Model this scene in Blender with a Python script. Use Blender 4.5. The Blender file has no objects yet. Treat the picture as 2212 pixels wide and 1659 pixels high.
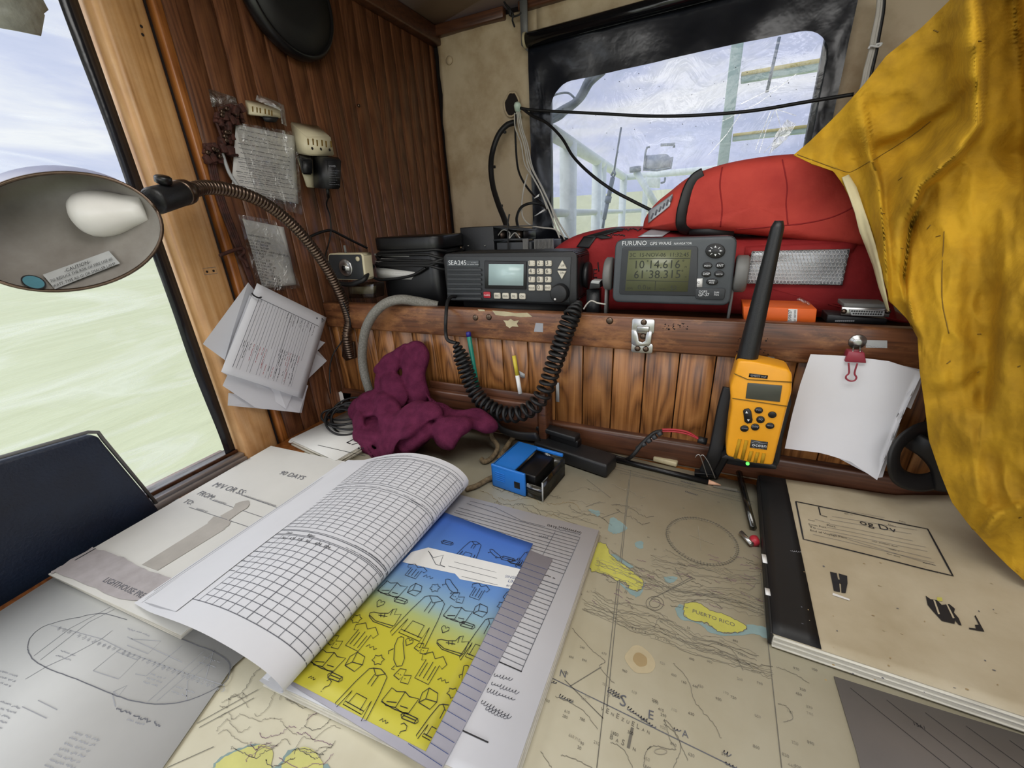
# Wheelhouse chart table by the window of a small ship.
import bpy, bmesh, math, random
from mathutils import Vector, Matrix, noise
C = bpy.context.scene.collection
random.seed(7)
PI = math.pi

# ---------------------------------------------------------------- camera
F = 880.0; CX, CY = 1106.0, 829.5
TZ = 0.75                     # chart table top
CAM = Vector((0, 0, TZ + 0.35))
_dn = Vector((114, 2170, F)).normalized()
_lf = Vector((-2031., -250., F)); _lf = (_lf - _lf.dot(_dn)*_dn).normalized()
_X = -_lf; _Z = -_dn; _Y = _Z.cross(_X)
if _Y.z < 0: _Y = -_Y
MW = Matrix((_X, _Y, _Z))     # world = MW @ (right, down, forward)
cam = bpy.data.cameras.new('camera'); camo = bpy.data.objects.new('camera', cam); C.objects.link(camo)
cam.sensor_width = 36.0; cam.lens = 36.0*F/2212.0; cam.clip_start = 0.01; cam.clip_end = 2000
_r = MW @ Vector((1, 0, 0)); _u = MW @ Vector((0, -1, 0)); _b = MW @ Vector((0, 0, -1))
camo.matrix_world = Matrix(((_r.x, _u.x, _b.x, CAM.x), (_r.y, _u.y, _b.y, CAM.y), (_r.z, _u.z, _b.z, CAM.z), (0, 0, 0, 1)))
bpy.context.scene.camera = camo
vs = bpy.context.scene.view_settings
vs.view_transform = 'Standard'; vs.look = 'None'; vs.gamma = 1; vs.use_curve_mapping = False
vs.exposure = 0.0
bpy.context.scene.cycles.max_bounces = 8
bpy.context.scene.cycles.transparent_max_bounces = 16

# ---------------------------------------------------------------- sky
def S(r, g, b):
    f = lambda c: (c/255/12.92) if c/255 <= 0.04045 else ((c/255+0.055)/1.055)**2.4
    return (f(r), f(g), f(b), 1)
W = bpy.data.worlds.new('overcast_sky'); bpy.context.scene.world = W; W.use_nodes = True
nt = W.node_tree; nt.nodes.clear()
def N(t, kind, **k):
    n = t.nodes.new(kind)
    for a, v in k.items():
        if a.startswith('i_'):
            key = a[2:]; key = int(key) if key.isdigit() else key
            n.inputs[key].default_value = v
        else: setattr(n, a, v)
    return n
def ramp(t, stops, fac):
    n = t.nodes.new('ShaderNodeValToRGB'); e = n.color_ramp.elements
    while len(e) < len(stops): e.new(0.5)
    for i, (p, c) in enumerate(stops): e[i].position = p; e[i].color = c
    t.links.new(fac, n.inputs[0]); return n
out = N(nt, 'ShaderNodeOutputWorld'); bg = N(nt, 'ShaderNodeBackground')
tc = N(nt, 'ShaderNodeTexCoord'); mp = N(nt, 'ShaderNodeMapping'); mp.inputs['Scale'].default_value = (1.2, 1.2, 4.5)
nz = N(nt, 'ShaderNodeTexNoise'); nz.inputs['Scale'].default_value = 1.9; nz.inputs['Detail'].default_value = 7; nz.inputs['Roughness'].default_value = 0.55; nz.inputs['Distortion'].default_value = 0.4
nt.links.new(tc.outputs['Generated'], mp.inputs['Vector']); nt.links.new(mp.outputs[0], nz.inputs['Vector'])
cr = ramp(nt, [(0.34, S(176, 190, 226)), (0.50, S(205, 213, 240)), (0.64, S(242, 245, 250)), (0.78, S(205, 212, 232))], nz.outputs['Fac'])
nt.links.new(cr.outputs[0], bg.inputs['Color']); bg.inputs['Strength'].default_value = 1.05
nt.links.new(bg.outputs[0], out.inputs['Surface'])

# ---------------------------------------------------------------- lights
def area(name, loc, target, sx, sy, power, col=(1, 1, 1)):
    l = bpy.data.lights.new(name, 'AREA'); l.shape = 'RECTANGLE'; l.size = sx; l.size_y = sy; l.energy = power; l.color = col
    o = bpy.data.objects.new(name, l); C.objects.link(o); o.location = loc
    o.rotation_euler = (Vector(target)-Vector(loc)).to_track_quat('-Z', 'Y').to_euler()
    return o
sun = bpy.data.lights.new('hazy_sun', 'SUN'); sun.energy = 1.1; sun.angle = math.radians(35); sun.color = (1, 0.97, 0.9)
suno = bpy.data.objects.new('hazy_sun', sun); C.objects.link(suno); suno.location = (-3, -1, 4)
suno.rotation_euler = (Vector((0, 0, 0))-Vector((-1.5, -0.9, 1.9))).to_track_quat('-Z', 'Y').to_euler()
area('overhead_fill', (0.02, 0.22, 1.515), (0.02, 0.40, 0.75), 0.7, 0.35, 4.2, (1.0, 0.98, 0.95))  # unseen panel added under the ceiling to brighten the table
area('daylight_side_window', (-0.86, -0.25, 1.25), (0.1, 0.35, 0.8), 1.0, 0.8, 3.2, (0.97, 0.99, 1.0))
area('aft_fill', (0.35, -1.5, 1.35), (0.0, 0.7, 1.0), 1.5, 0.8, 10, (1.0, 0.97, 0.93))  # fill light added behind the camera to lift the cabin; no doorway built

# ---------------------------------------------------------------- planes and pixels
LW = -0.665      # plank wall beside the chart table
BW = 1.065       # forward bulkhead with the window
RF = 0.565       # face of the shelf front
def ray(px, py): return MW @ Vector((px-CX, py-CY, F))
class Plane:
    def __init__(s, O, U, V):
        s.O = Vector(O); s.U = Vector(U).normalized(); s.V = Vector(V); s.V = (s.V - s.V.dot(s.U)*s.U).normalized(); s.N = s.U.cross(s.V)
        if s.N.dot(CAM - s.O) < 0: s.N = -s.N
    def at(s, u, v, h=0): return s.O + s.U*u + s.V*v + s.N*h
    def hit(s, px, py):
        r = ray(px, py); t = (s.O-CAM).dot(s.N)/r.dot(s.N); return CAM + r*t
    def uv(s, px, py): d = s.hit(px, py)-s.O; return (d.dot(s.U), d.dot(s.V))
def PT(dz=0): return Plane((0, 0, TZ+dz), (1, 0, 0), (0, 1, 0))
def PB(y): return Plane((0, y, 0), (1, 0, 0), (0, 0, 1))
def PS(x): return Plane((x, 0, 0), (0, 1, 0), (0, 0, 1))
def ZP(ox, oy, s): return lambda x, y: (ox+x/s, oy+y/s)
def tab(px, py, dz=0): return PT(dz).hit(px, py)
def bk(px, py, y): return PB(y).hit(px, py)
def sd(px, py, x): return PS(x).hit(px, py)

# ---------------------------------------------------------------- mesh builder
class MB:
    def __init__(s): s.bm = bmesh.new(); s.mats = []
    def mi(s, m):
        if m not in s.mats: s.mats.append(m)
        return s.mats.index(m)
    def face(s, pts, m):
        try:
            f = s.bm.faces.new([s.bm.verts.new(p) for p in pts]); f.material_index = s.mi(m); return f
        except ValueError: return None
    def merge(s, t, m, X=None):
        i = s.mi(m); mp = {}
        for v in t.verts: mp[v] = s.bm.verts.new(X @ v.co if X else v.co)
        for f in t.faces:
            g = s.bm.faces.new([mp[v] for v in f.verts]); g.material_index = i
        t.free()
    def box(s, c, d, m, R=None, bev=0, seg=2):
        t = bmesh.new(); bmesh.ops.create_cube(t, size=1)
        for v in t.verts: v.co = Vector((v.co.x*d[0], v.co.y*d[1], v.co.z*d[2]))
        if bev: bmesh.ops.bevel(t, geom=t.edges[:], offset=bev, segments=seg, affect='EDGES', profile=0.5)
        X = Matrix.Translation(Vector(c)) @ (R.to_4x4() if R else Matrix.Identity(4)); s.merge(t, m, X)
    def prism(s, poly, d, m, bev=0, seg=2):
        t = bmesh.new(); a = [t.verts.new(p) for p in poly]; b = [t.verts.new(Vector(p)+Vector(d)) for p in poly]
        n = len(a); t.faces.new(a); t.faces.new(b[::-1])
        for i in range(n): t.faces.new([a[i], a[i-1], b[i-1], b[i]])
        bmesh.ops.recalc_face_normals(t, faces=t.faces[:])
        if bev: bmesh.ops.bevel(t, geom=t.edges[:], offset=bev, segments=seg, affect='EDGES', profile=0.5)
        s.merge(t, m)
    def tube(s, path, r, m, seg=8, rf=None, flat=1.0):
        P = [Vector(p) for p in path]; n = len(P)
        T = [(P[min(i+1, n-1)]-P[max(i-1, 0)]).normalized() for i in range(n)]
        up = Vector((0, 0, 1)) if abs(T[0].z) < 0.9 else Vector((1, 0, 0))
        nn = (up - up.dot(T[0])*T[0]).normalized(); rings = []; k = s.mi(m)
        for i in range(n):
            nn = nn - nn.dot(T[i])*T[i]
            nn = nn.normalized() if nn.length > 1e-6 else T[i].orthogonal().normalized()
            bb = T[i].cross(nn); rr = rf(i/(n-1)) if rf else r
            rings.append([s.bm.verts.new(P[i]+nn*math.cos(a)*rr+bb*math.sin(a)*rr*flat) for a in [2*PI*j/seg for j in range(seg)]])
        for i in range(n-1):
            for j in range(seg):
                f = s.bm.faces.new([rings[i][j-1], rings[i][j], rings[i+1][j], rings[i+1][j-1]]); f.material_index = k
        for q in (rings[0][::-1], rings[-1]):
            f = s.bm.faces.new(q); f.material_index = k
    def lathe(s, prof, o, axis, m, seg=32, sy=1.0, caps=True):
        o = Vector(o); ax = Vector(axis).normalized(); u = ax.orthogonal().normalized(); v = ax.cross(u); k = s.mi(m); R = []
        for r, h in prof:
            r = max(r, 1e-5)
            R.append([s.bm.verts.new(o+ax*h+u*math.cos(2*PI*j/seg)*r+v*math.sin(2*PI*j/seg)*r*sy) for j in range(seg)])
        for i in range(len(R)-1):
            for j in range(seg):
                f = s.bm.faces.new([R[i][j-1], R[i][j], R[i+1][j], R[i+1][j-1]]); f.material_index = k
        if caps:
            for q in (R[0][::-1], R[-1]):
                f = s.bm.faces.new(q); f.material_index = k
    def cyl(s, a, b, r, m, seg=16, bev=0):
        a = Vector(a); b = Vector(b); L = (b-a).length
        pr = [(r-bev, 0), (r, bev), (r, L-bev), (r-bev, L)] if bev else [(r, 0), (r, L)]
        s.lathe(pr, a, b-a, m, seg)
    def sheet(s, f, nu, nv, m, th=0.0):
        k = s.mi(m); G = [[Vector(f(i/nu, j/nv)) for j in range(nv+1)] for i in range(nu+1)]
        A = [[s.bm.verts.new(p) for p in r] for r in G]
        for i in range(nu):
            for j in range(nv):
                q = s.bm.faces.new([A[i][j], A[i+1][j], A[i+1][j+1], A[i][j+1]]); q.material_index = k
        if th:
            def nrm(i, j):
                a = G[min(i+1, nu)][j]-G[max(i-1, 0)][j]; b = G[i][min(j+1, nv)]-G[i][max(j-1, 0)]
                c = a.cross(b); return c.normalized() if c.length > 1e-9 else Vector((0, 0, 1))
            B = [[s.bm.verts.new(G[i][j]-nrm(i, j)*th) for j in range(nv+1)] for i in range(nu+1)]
            for i in range(nu):
                for j in range(nv):
                    q = s.bm.faces.new([B[i][j+1], B[i+1][j+1], B[i+1][j], B[i][j]]); q.material_index = k
            for i in range(nu):
                for (a, b) in (((i, 0), (i+1, 0)), ((i+1, nv), (i, nv))):
                    q = s.bm.faces.new([A[b[0]][b[1]], A[a[0]][a[1]], B[a[0]][a[1]], B[b[0]][b[1]]]); q.material_index = k
            for j in range(nv):
                for (a, b) in (((0, j+1), (0, j)), ((nu, j), (nu, j+1))):
                    q = s.bm.faces.new([A[b[0]][b[1]], A[a[0]][a[1]], B[a[0]][a[1]], B[b[0]][b[1]]]); q.material_index = k
    def build(s, name, m=None, parent=None, loc=None, sharp=0.6, fix=False):
        if fix: bmesh.ops.recalc_face_normals(s.bm, faces=s.bm.faces[:])
        for f in s.bm.faces: f.smooth = True
        for e in s.bm.edges:
            if len(e.link_faces) == 2 and e.calc_face_angle(0) > sharp: e.smooth = False
        me = bpy.data.meshes.new(name)
        co = [v.co for v in s.bm.verts]
        if parent: loc = Vector(parent['_w'])
        elif loc is None:
            xs = [c.x for c in co]; ys = [c.y for c in co]; zs = [c.z for c in co]
            loc = Vector(((min(xs)+max(xs))/2, (min(ys)+max(ys))/2, min(zs)))
        loc = Vector(loc)
        for v in s.bm.verts: v.co = v.co - loc
        s.bm.to_mesh(me); s.bm.free()
        for mm in s.mats: me.materials.append(MAT[mm] if isinstance(mm, str) else mm)
        o = bpy.data.objects.new(name, me); C.objects.link(o); o['_w'] = list(loc)
        if parent: o.parent = parent
        else: o.location = loc
        return o
def thing(name, label, cat, loc, group=None):
    o = bpy.data.objects.new(name, None); C.objects.link(o); o.location = Vector(loc); o['_w'] = list(Vector(loc)); o.empty_display_size = 0.02
    o['label'] = label; o['category'] = cat
    if group: o['group'] = group
    return o
def tag(o, label, cat, group=None, kind=None):
    o['label'] = label; o['category'] = cat
    if group: o['group'] = group
    if kind: o['kind'] = kind
    return o
def struct(o): o['kind'] = 'structure'; return o

def smooth_path(pts, n=8):
    P = [Vector(p) for p in pts]; out = []
    for i in range(len(P)-1):
        p0 = P[max(i-1, 0)]; p1 = P[i]; p2 = P[i+1]; p3 = P[min(i+2, len(P)-1)]
        for k in range(n):
            t = k/n
            out.append(0.5*((2*p1)+(p2-p0)*t+(2*p0-5*p1+4*p2-p3)*t*t+(3*p1-p0-3*p2+p3)*t**3))
    out.append(P[-1]); return out

from mathutils.bvhtree import BVHTree
def bvh(*objs):
    V = []; Fc = []
    for o in objs:
        n = len(V); w = Vector(o['_w']); V += [v.co+w for v in o.data.vertices]; Fc += [[i+n for i in q.vertices] for q in o.data.polygons]
    return BVHTree.FromPolygons(V, Fc)
def onto(tree, px, py, h=0.0005, fall=None):      # where the sight line through a pixel meets a built surface
    d = ray(px, py).normalized(); q, n, i, s = tree.ray_cast(CAM, d)
    if q is None: return fall if fall is not None else None
    if n.dot(d) > 0: n = -n
    return q+n*h
def patch(b, tree, quad, m, h=0.001, nu=10, nv=4, th=0.0008):      # a strip of fabric laid on the surface; quad = tl, tr, br, bl pixels
    A = [Vector(p) for p in quad]; G = []
    for i in range(nu+1):
        row = []
        for j in range(nv+1):
            p = A[0].lerp(A[1], i/nu).lerp(A[3].lerp(A[2], i/nu), j/nv); row.append(onto(tree, p.x, p.y, h))
        G.append(row)
    last = next((q for r_ in G for q in r_ if q), None)
    if last is None: return
    for r_ in G:
        for j in range(nv+1):
            if r_[j] is None: r_[j] = last.copy()
            last = r_[j]
    b.sheet(lambda a, c: G[min(nu, int(round(a*nu)))][min(nv, int(round(c*nv)))], nu, nv, m, th)

# ---------------------------------------------------------------- print on surfaces (ink lies in the same mesh as its sheet)
_tc = {}
def glyphs(txt):
    if txt in _tc: return _tc[txt]
    cu = bpy.data.curves.new('t', 'FONT'); cu.body = txt; cu.size = 1; cu.resolution_u = 2
    ob = bpy.data.objects.new('t', cu); C.objects.link(ob)
    dg = bpy.context.evaluated_depsgraph_get(); me = bpy.data.meshes.new_from_object(ob.evaluated_get(dg))
    V = [(v.co.x, v.co.y) for v in me.vertices]; Fc = [tuple(p.vertices) for p in me.polygons]
    bpy.data.objects.remove(ob); bpy.data.curves.remove(cu); bpy.data.meshes.remove(me)
    if V:
        x0 = min(v[0] for v in V); x1 = max(v[0] for v in V); V = [(a-x0, b) for a, b in V]; w = x1-x0
    else: w = 0.3
    _tc[txt] = (V, Fc, w); return _tc[txt]
class Ink:
    def __init__(s, mb, surf, h=0.00035, px=None):
        s.mb = mb; s.f = surf.at if isinstance(surf, Plane) else surf; s.h = h
        if isinstance(surf, Plane): s.K = surf.uv
        if px: s.K = px
    def P(s, u, v, h=None): return s.f(u, v, s.h if h is None else h)
    def poly(s, pts, m, h=None):
        t = bmesh.new(); vv = [t.verts.new((a, b, 0)) for a, b in pts]
        try: f = t.faces.new(vv)
        except ValueError: t.free(); return
        bmesh.ops.triangulate(t, faces=[f])
        for v in t.verts: v.co = s.P(v.co.x, v.co.y, h)
        s.mb.merge(t, m)
    def line(s, pts, w, m, closed=False, h=None, sub=0):
        p = [Vector((a, b)) for a, b in pts]
        if closed: p = p+[p[0]]
        if sub:
            q = []
            for i in range(len(p)-1):
                L = (p[i+1]-p[i]).length; k = max(1, int(L/sub))
                q += [p[i].lerp(p[i+1], j/k) for j in range(k)]
            p = q+[p[-1]]
        n = len(p)
        if n < 2: return
        A = []
        for i in range(n):
            d = p[min(i+1, n-1)]-p[max(i-1, 0)]
            if d.length < 1e-9: d = Vector((1, 0))
            d.normalize(); nn = Vector((-d.y, d.x))*w/2
            A.append((p[i]+nn, p[i]-nn))
        k = s.mb.mi(m); R = [[s.mb.bm.verts.new(s.P(a.x, a.y, h)) for a in r] for r in A]
        for i in range(n-1):
            f = s.mb.bm.faces.new([R[i][0], R[i][1], R[i+1][1], R[i+1][0]]); f.material_index = k
    def text(s, txt, at, size, m, ang=0, align='L', sx=1.0, h=None):
        V, Fc, w = glyphs(txt); ca, sa = math.cos(ang), math.sin(ang); off = {'L': 0, 'C': -w/2, 'R': -w}[align]
        k = s.mb.mi(m)
        B = [s.mb.bm.verts.new(s.P(at[0]+((x+off)*sx*ca-y*sa)*size, at[1]+((x+off)*sx*sa+y*ca)*size, h)) for x, y in V]
        for f in Fc:
            g = s.mb.bm.faces.new([B[i] for i in f]); g.material_index = k
    def fit(s, txt, a, b, m, size=None, h=None):      # baseline from a to b, both (u, v)
        d = Vector(b)-Vector(a); V, Fc, w = glyphs(txt); ang = math.atan2(d.y, d.x); L = d.length
        if size is None: size = L/w
        s.text(txt, a, size, m, ang, 'L', L/(w*size), h)
    def pfit(s, txt, a, b, m, size=None): s.fit(txt, s.K(*a), s.K(*b), m, size)
    def pline(s, pts, w, m, closed=False, **k): s.line([s.K(*p) for p in pts], w, m, closed, **k)
    def ppoly(s, pts, m, **k): s.poly([s.K(*p) for p in pts], m, **k)
    def circ(s, c, r, w, m, n=28, ry=None, ang=0):
        ry = ry or r; ca, sa = math.cos(ang), math.sin(ang)
        pts = [(c[0]+r*math.cos(a)*ca-ry*math.sin(a)*sa, c[1]+r*math.cos(a)*sa+ry*math.sin(a)*ca) for a in [2*PI*i/n for i in range(n)]]
        if w: s.line(pts, w, m, True)
        else: s.poly(pts, m)
    def scrib(s, a, b, amp, w, m, n=None, rnd=random):
        if amp >= 0.002 and n is None:      # handwriting: a running hand with loops of uneven height
            a = Vector(a); b = Vector(b); d = b-a; L = d.length; t = d.normalized(); q = Vector((-t.y, t.x)); N_ = max(12, int(L/(amp*0.16))); hh = 1.0; pts = []
            for i in range(N_+1):
                f_ = i/N_; ph = L*f_/(amp*0.95)*2*PI
                if i % 6 == 0: hh = rnd.uniform(0.35, 1.15)
                pts.append(tuple(a+d*f_+t*(amp*0.32*math.sin(ph*1.0+0.8))+q*(amp*hh*0.62*math.sin(ph))))
            s.line(pts, w*0.8, m); return
        a = Vector(a); b = Vector(b); d = b-a; L = d.length; n = n or max(3, int(L/(amp*0.9))); t = d.normalized(); q = Vector((-t.y, t.x)); pts = []
        for i in range(n+1):
            pts.append(tuple(a+d*(i/n)+q*(amp*rnd.uniform(-1, 1)*(0.5 if i % 2 else 1))))
        s.line(pts, w, m)
    def words(s, a, b, amp, w, m, rnd=random):      # a line of print too small to read: dashes of uneven length
        a = Vector(a); b = Vector(b); L = (b-a).length; t = (b-a)/L; x = 0
        while x < L*0.98:
            k = min(rnd.uniform(2.5, 9)*amp, L-x)
            s.scrib(a+t*x, a+t*(x+k), amp*0.45, w, m, n=max(2, int(k/(amp*0.45)))); x += k+amp*1.2

# ---------------------------------------------------------------- materials (all procedural)
MAT = {}
def mat(name, col, rough=0.55, metal=0.0, var=0.12, vs_=40.0, bump=0.0, bs=120.0, spec=0.5, emit=None, col2=None, stretch=None, alpha=None, coat=0.0, sheen=0.0, thr=(0.3, 0.7)):
    m = bpy.data.materials.new(name); m.use_nodes = True; t = m.node_tree; b = t.nodes['Principled BSDF']
    tc = N(t, 'ShaderNodeTexCoord'); mp = N(t, 'ShaderNodeMapping')
    if stretch: mp.inputs['Scale'].default_value = stretch
    t.links.new(tc.outputs['Object'], mp.inputs['Vector'])
    nz = N(t, 'ShaderNodeTexNoise'); nz.inputs['Scale'].default_value = vs_; nz.inputs['Detail'].default_value = 6; nz.inputs['Roughness'].default_value = 0.6
    t.links.new(mp.outputs[0], nz.inputs['Vector'])
    c2 = col2 or tuple([c*(1-var) for c in col[:3]]+[1]); c1 = col if col2 else tuple([min(1, c*(1+var*0.6)) for c in col[:3]]+[1])
    r = ramp(t, [(thr[0], c2), (thr[1], c1)], nz.outputs['Fac'])
    t.links.new(r.outputs[0], b.inputs['Base Color'])
    b.inputs['Roughness'].default_value = rough; b.inputs['Metallic'].default_value = metal; b.inputs['Specular IOR Level'].default_value = spec
    if coat: b.inputs['Coat Weight'].default_value = coat; b.inputs['Coat Roughness'].default_value = 0.15
    if sheen: b.inputs['Sheen Weight'].default_value = sheen
    if bump:
        n2 = N(t, 'ShaderNodeTexNoise'); n2.inputs['Scale'].default_value = bs; n2.inputs['Detail'].default_value = 4; t.links.new(mp.outputs[0], n2.inputs['Vector'])
        bp = N(t, 'ShaderNodeBump'); bp.inputs['Strength'].default_value = bump; bp.inputs['Distance'].default_value = 0.002
        t.links.new(n2.outputs['Fac'], bp.inputs['Height']); t.links.new(bp.outputs[0], b.inputs['Normal'])
    if emit: b.inputs['Emission Color'].default_value = emit[0]; b.inputs['Emission Strength'].default_value = emit[1]
    if alpha is not None: b.inputs['Alpha'].default_value = alpha
    MAT[name] = m; return m

def wood(name, dark, mid, light, across='Y', along='Z', plank=0.0, origin=0.0, rough=0.38, scale=1.0, tint=0.25, wear=None, coat=0.25, ringw=0.2):
    m = bpy.data.materials.new(name); m.use_nodes = True; t = m.node_tree; L = t.links.new; b = t.nodes['Principled BSDF']
    geo = N(t, 'ShaderNodeNewGeometry'); sp = N(t, 'ShaderNodeSeparateXYZ'); L(geo.outputs['Position'], sp.inputs[0])
    ax = {'X': 0, 'Y': 1, 'Z': 2}
    def math_(op, a, b_=None):
        n = N(t, 'ShaderNodeMath', operation=op)
        for i, v in enumerate([a, b_]):
            if v is None: continue
            if isinstance(v, (int, float)): n.inputs[i].default_value = v
            else: L(v, n.inputs[i])
        return n.outputs[0]
    A = sp.outputs[ax[across]]; Z = sp.outputs[ax[along]]
    third = [a for a in 'XYZ' if a not in (across, along)][0]; T3 = sp.outputs[ax[third]]
    if plank:
        idx = math_('FLOOR', math_('DIVIDE', math_('SUBTRACT', A, origin), plank))
        wn = N(t, 'ShaderNodeTexWhiteNoise', noise_dimensions='1D'); L(idx, wn.inputs['W']); rnd = wn.outputs['Value']
    else:
        rnd = math_('ADD', 0.37, 0.0)
    cv = N(t, 'ShaderNodeCombineXYZ'); L(math_('ADD', math_('MULTIPLY', A, 1.0), math_('MULTIPLY', rnd, 7.3)), cv.inputs[0]); L(T3, cv.inputs[1]); L(math_('ADD', Z, math_('MULTIPLY', rnd, 3.1)), cv.inputs[2])
    # slow wander that bends the growth rings
    mA = N(t, 'ShaderNodeMapping'); mA.inputs['Scale'].default_value = (16*scale, 8*scale, 2.6*scale); L(cv.outputs[0], mA.inputs['Vector'])
    nA = N(t, 'ShaderNodeTexNoise'); nA.inputs['Scale'].default_value = 1; nA.inputs['Detail'].default_value = 1.5; L(mA.outputs[0], nA.inputs['Vector'])
    ring = math_('FRACT', math_('MULTIPLY', nA.outputs['Fac'], 17.0))
    ring = math_('ABSOLUTE', math_('SUBTRACT', math_('MULTIPLY', ring, 2.0), 1.0))
    # pores
    mB = N(t, 'ShaderNodeMapping'); mB.inputs['Scale'].default_value = (420*scale, 200*scale, 9*scale); L(cv.outputs[0], mB.inputs['Vector'])
    nB = N(t, 'ShaderNodeTexNoise'); nB.inputs['Scale'].default_value = 1; nB.inputs['Detail'].default_value = 3; L(mB.outputs[0], nB.inputs['Vector'])
    f = math_('ADD', math_('MULTIPLY', ring, ringw), math_('MULTIPLY', nB.outputs['Fac'], 1.05-ringw))
    r = ramp(t, [(0.22, dark), (0.48, mid), (0.82, light)], f)
    hs = N(t, 'ShaderNodeHueSaturation'); L(r.outputs[0], hs.inputs['Color'])
    L(math_('ADD', 1.0-tint/2, math_('MULTIPLY', rnd, tint)), hs.inputs['Value'])
    col = hs.outputs[0]
    nC = N(t, 'ShaderNodeTexNoise'); nC.inputs['Scale'].default_value = 9; nC.inputs['Detail'].default_value = 8; nC.inputs['Roughness'].default_value = 0.7; L(geo.outputs['Position'], nC.inputs['Vector'])
    mx = N(t, 'ShaderNodeMix', data_type='RGBA', blend_type='MULTIPLY'); mx.inputs[0].default_value = 0.8
    rc = ramp(t, [(0.3, (0.62, 0.58, 0.55, 1)), (0.6, (1, 1, 1, 1))], nC.outputs['Fac']); L(col, mx.inputs[6]); L(rc.outputs[0], mx.inputs[7]); col = mx.outputs[2]
    if wear:
        nD = N(t, 'ShaderNodeTexNoise'); nD.inputs['Scale'].default_value = 26; nD.inputs['Detail'].default_value = 9; nD.inputs['Roughness'].default_value = 0.75
        mD = N(t, 'ShaderNodeMapping'); mD.inputs['Scale'].default_value = tuple(0.35 if 'XYZ'[i] == along else 1.0 for i in range(3)); L(geo.outputs['Position'], mD.inputs['Vector']); L(mD.outputs[0], nD.inputs['Vector'])
        rd = ramp(t, [(0.50, (0, 0, 0, 1)), (0.66, (1, 1, 1, 1))], nD.outputs['Fac']); m2 = N(t, 'ShaderNodeMix', data_type='RGBA')
        L(rd.outputs[0], m2.inputs[0]); L(col, m2.inputs[6]); m2.inputs[7].default_value = wear; col = m2.outputs[2]
    L(col, b.inputs['Base Color']); b.inputs['Roughness'].default_value = rough
    b.inputs['Coat Weight'].default_value = coat; b.inputs['Coat Roughness'].default_value = 0.25
    bp = N(t, 'ShaderNodeBump'); bp.inputs['Strength'].default_value = 0.25; bp.inputs['Distance'].default_value = 0.001; L(f, bp.inputs['Height']); L(bp.outputs[0], b.inputs['Normal'])
    MAT[name] = m; return m

def film(name, tint, haze, scale, streak=(1, 1, 1), rough=0.08, amount=0.5, gloss=0.06):
    m = bpy.data.materials.new(name); m.use_nodes = True; t = m.node_tree; L = t.links.new; t.nodes.clear()
    o = N(t, 'ShaderNodeOutputMaterial'); tr = N(t, 'ShaderNodeBsdfTransparent'); tr.inputs[0].default_value = tint
    df = N(t, 'ShaderNodeBsdfTranslucent'); df.inputs[0].default_value = (0.9, 0.92, 0.95, 1); gl = N(t, 'ShaderNodeBsdfGlossy'); gl.inputs['Roughness'].default_value = rough
    geo = N(t, 'ShaderNodeNewGeometry'); mp = N(t, 'ShaderNodeMapping'); mp.inputs['Scale'].default_value = streak; L(geo.outputs['Position'], mp.inputs['Vector'])
    nz = N(t, 'ShaderNodeTexNoise'); nz.inputs['Scale'].default_value = scale; nz.inputs['Detail'].default_value = 6; nz.inputs['Distortion'].default_value = 1.2; L(mp.outputs[0], nz.inputs['Vector'])
    r = ramp(t, [(0.5, (haze*0.25,)*3+(1,)), (0.62, (haze,)*3+(1,)), (0.7, (haze*0.4,)*3+(1,))], nz.outputs['Fac'])
    m1 = N(t, 'ShaderNodeMixShader'); L(r.outputs[0], m1.inputs[0]); L(tr.outputs[0], m1.inputs[1]); L(df.outputs[0], m1.inputs[2])
    bp = N(t, 'ShaderNodeBump'); bp.inputs['Strength'].default_value = amount; bp.inputs['Distance'].default_value = 0.01; L(nz.outputs['Fac'], bp.inputs['Height']); L(bp.outputs[0], gl.inputs['Normal'])
    m2 = N(t, 'ShaderNodeMixShader'); m2.inputs[0].default_value = gloss; L(m1.outputs[0], m2.inputs[1]); L(gl.outputs[0], m2.inputs[2]); L(m2.outputs[0], o.inputs[0])
    MAT[name] = m; return m

wood('wood_wall', S(62, 34, 20), S(106, 66, 42), S(136, 90, 58), 'Y', 'Z', plank=0.0362, origin=0.427, tint=0.22, rough=0.42, ringw=0.26)
wood('wood_panel', S(74, 42, 18), S(142, 92, 48), S(176, 122, 70), 'X', 'Z', plank=0.0446, origin=-0.6839, tint=0.3, ringw=0.38)
wood('wood_rail', S(60, 34, 20), S(108, 66, 40), S(134, 86, 54), 'Z', 'X', scale=0.8, rough=0.42, wear=S(158, 108, 66))
wood('wood_trim', S(50, 28, 18), S(86, 52, 34), S(106, 66, 44), 'Z', 'X', scale=0.8, rough=0.4)
wood('wood_post', S(168, 118, 62), S(200, 152, 98), S(216, 174, 126), 'Y', 'Z', scale=0.5, rough=0.45, coat=0.15)
wood('wood_post_dark', S(96, 50, 18), S(150, 90, 38), S(182, 118, 58), 'Y', 'Z', scale=0.6, rough=0.4)
mat('groove', S(22, 10, 6), 0.8)
mat('beige_vinyl', S(196, 178, 148), 0.55, vs_=7, bump=0.8, bs=16, col2=S(156, 132, 98), thr=(0.36, 0.58))
mat('ceiling_panel', S(178, 164, 150), 0.6, var=0.08, vs_=12)
mat('floor_paint', S(96, 98, 100), 0.6)
mat('black_vinyl', S(22, 25, 32), 0.22, var=0.3, vs_=12, bump=0.9, bs=16)
mat('black_gloss', S(16, 17, 20), 0.15)
mat('black_plastic', S(26, 27, 29), 0.42, bump=0.15, bs=900)
mat('black_rubber', S(20, 20, 21), 0.55)
mat('black_satin', S(15, 15, 17), 0.35)
mat('dark_grey', S(52, 55, 58), 0.5, bump=0.1, bs=900)
mat('grey_case', S(74, 79, 83), 0.5, bump=0.12, bs=900)
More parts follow.
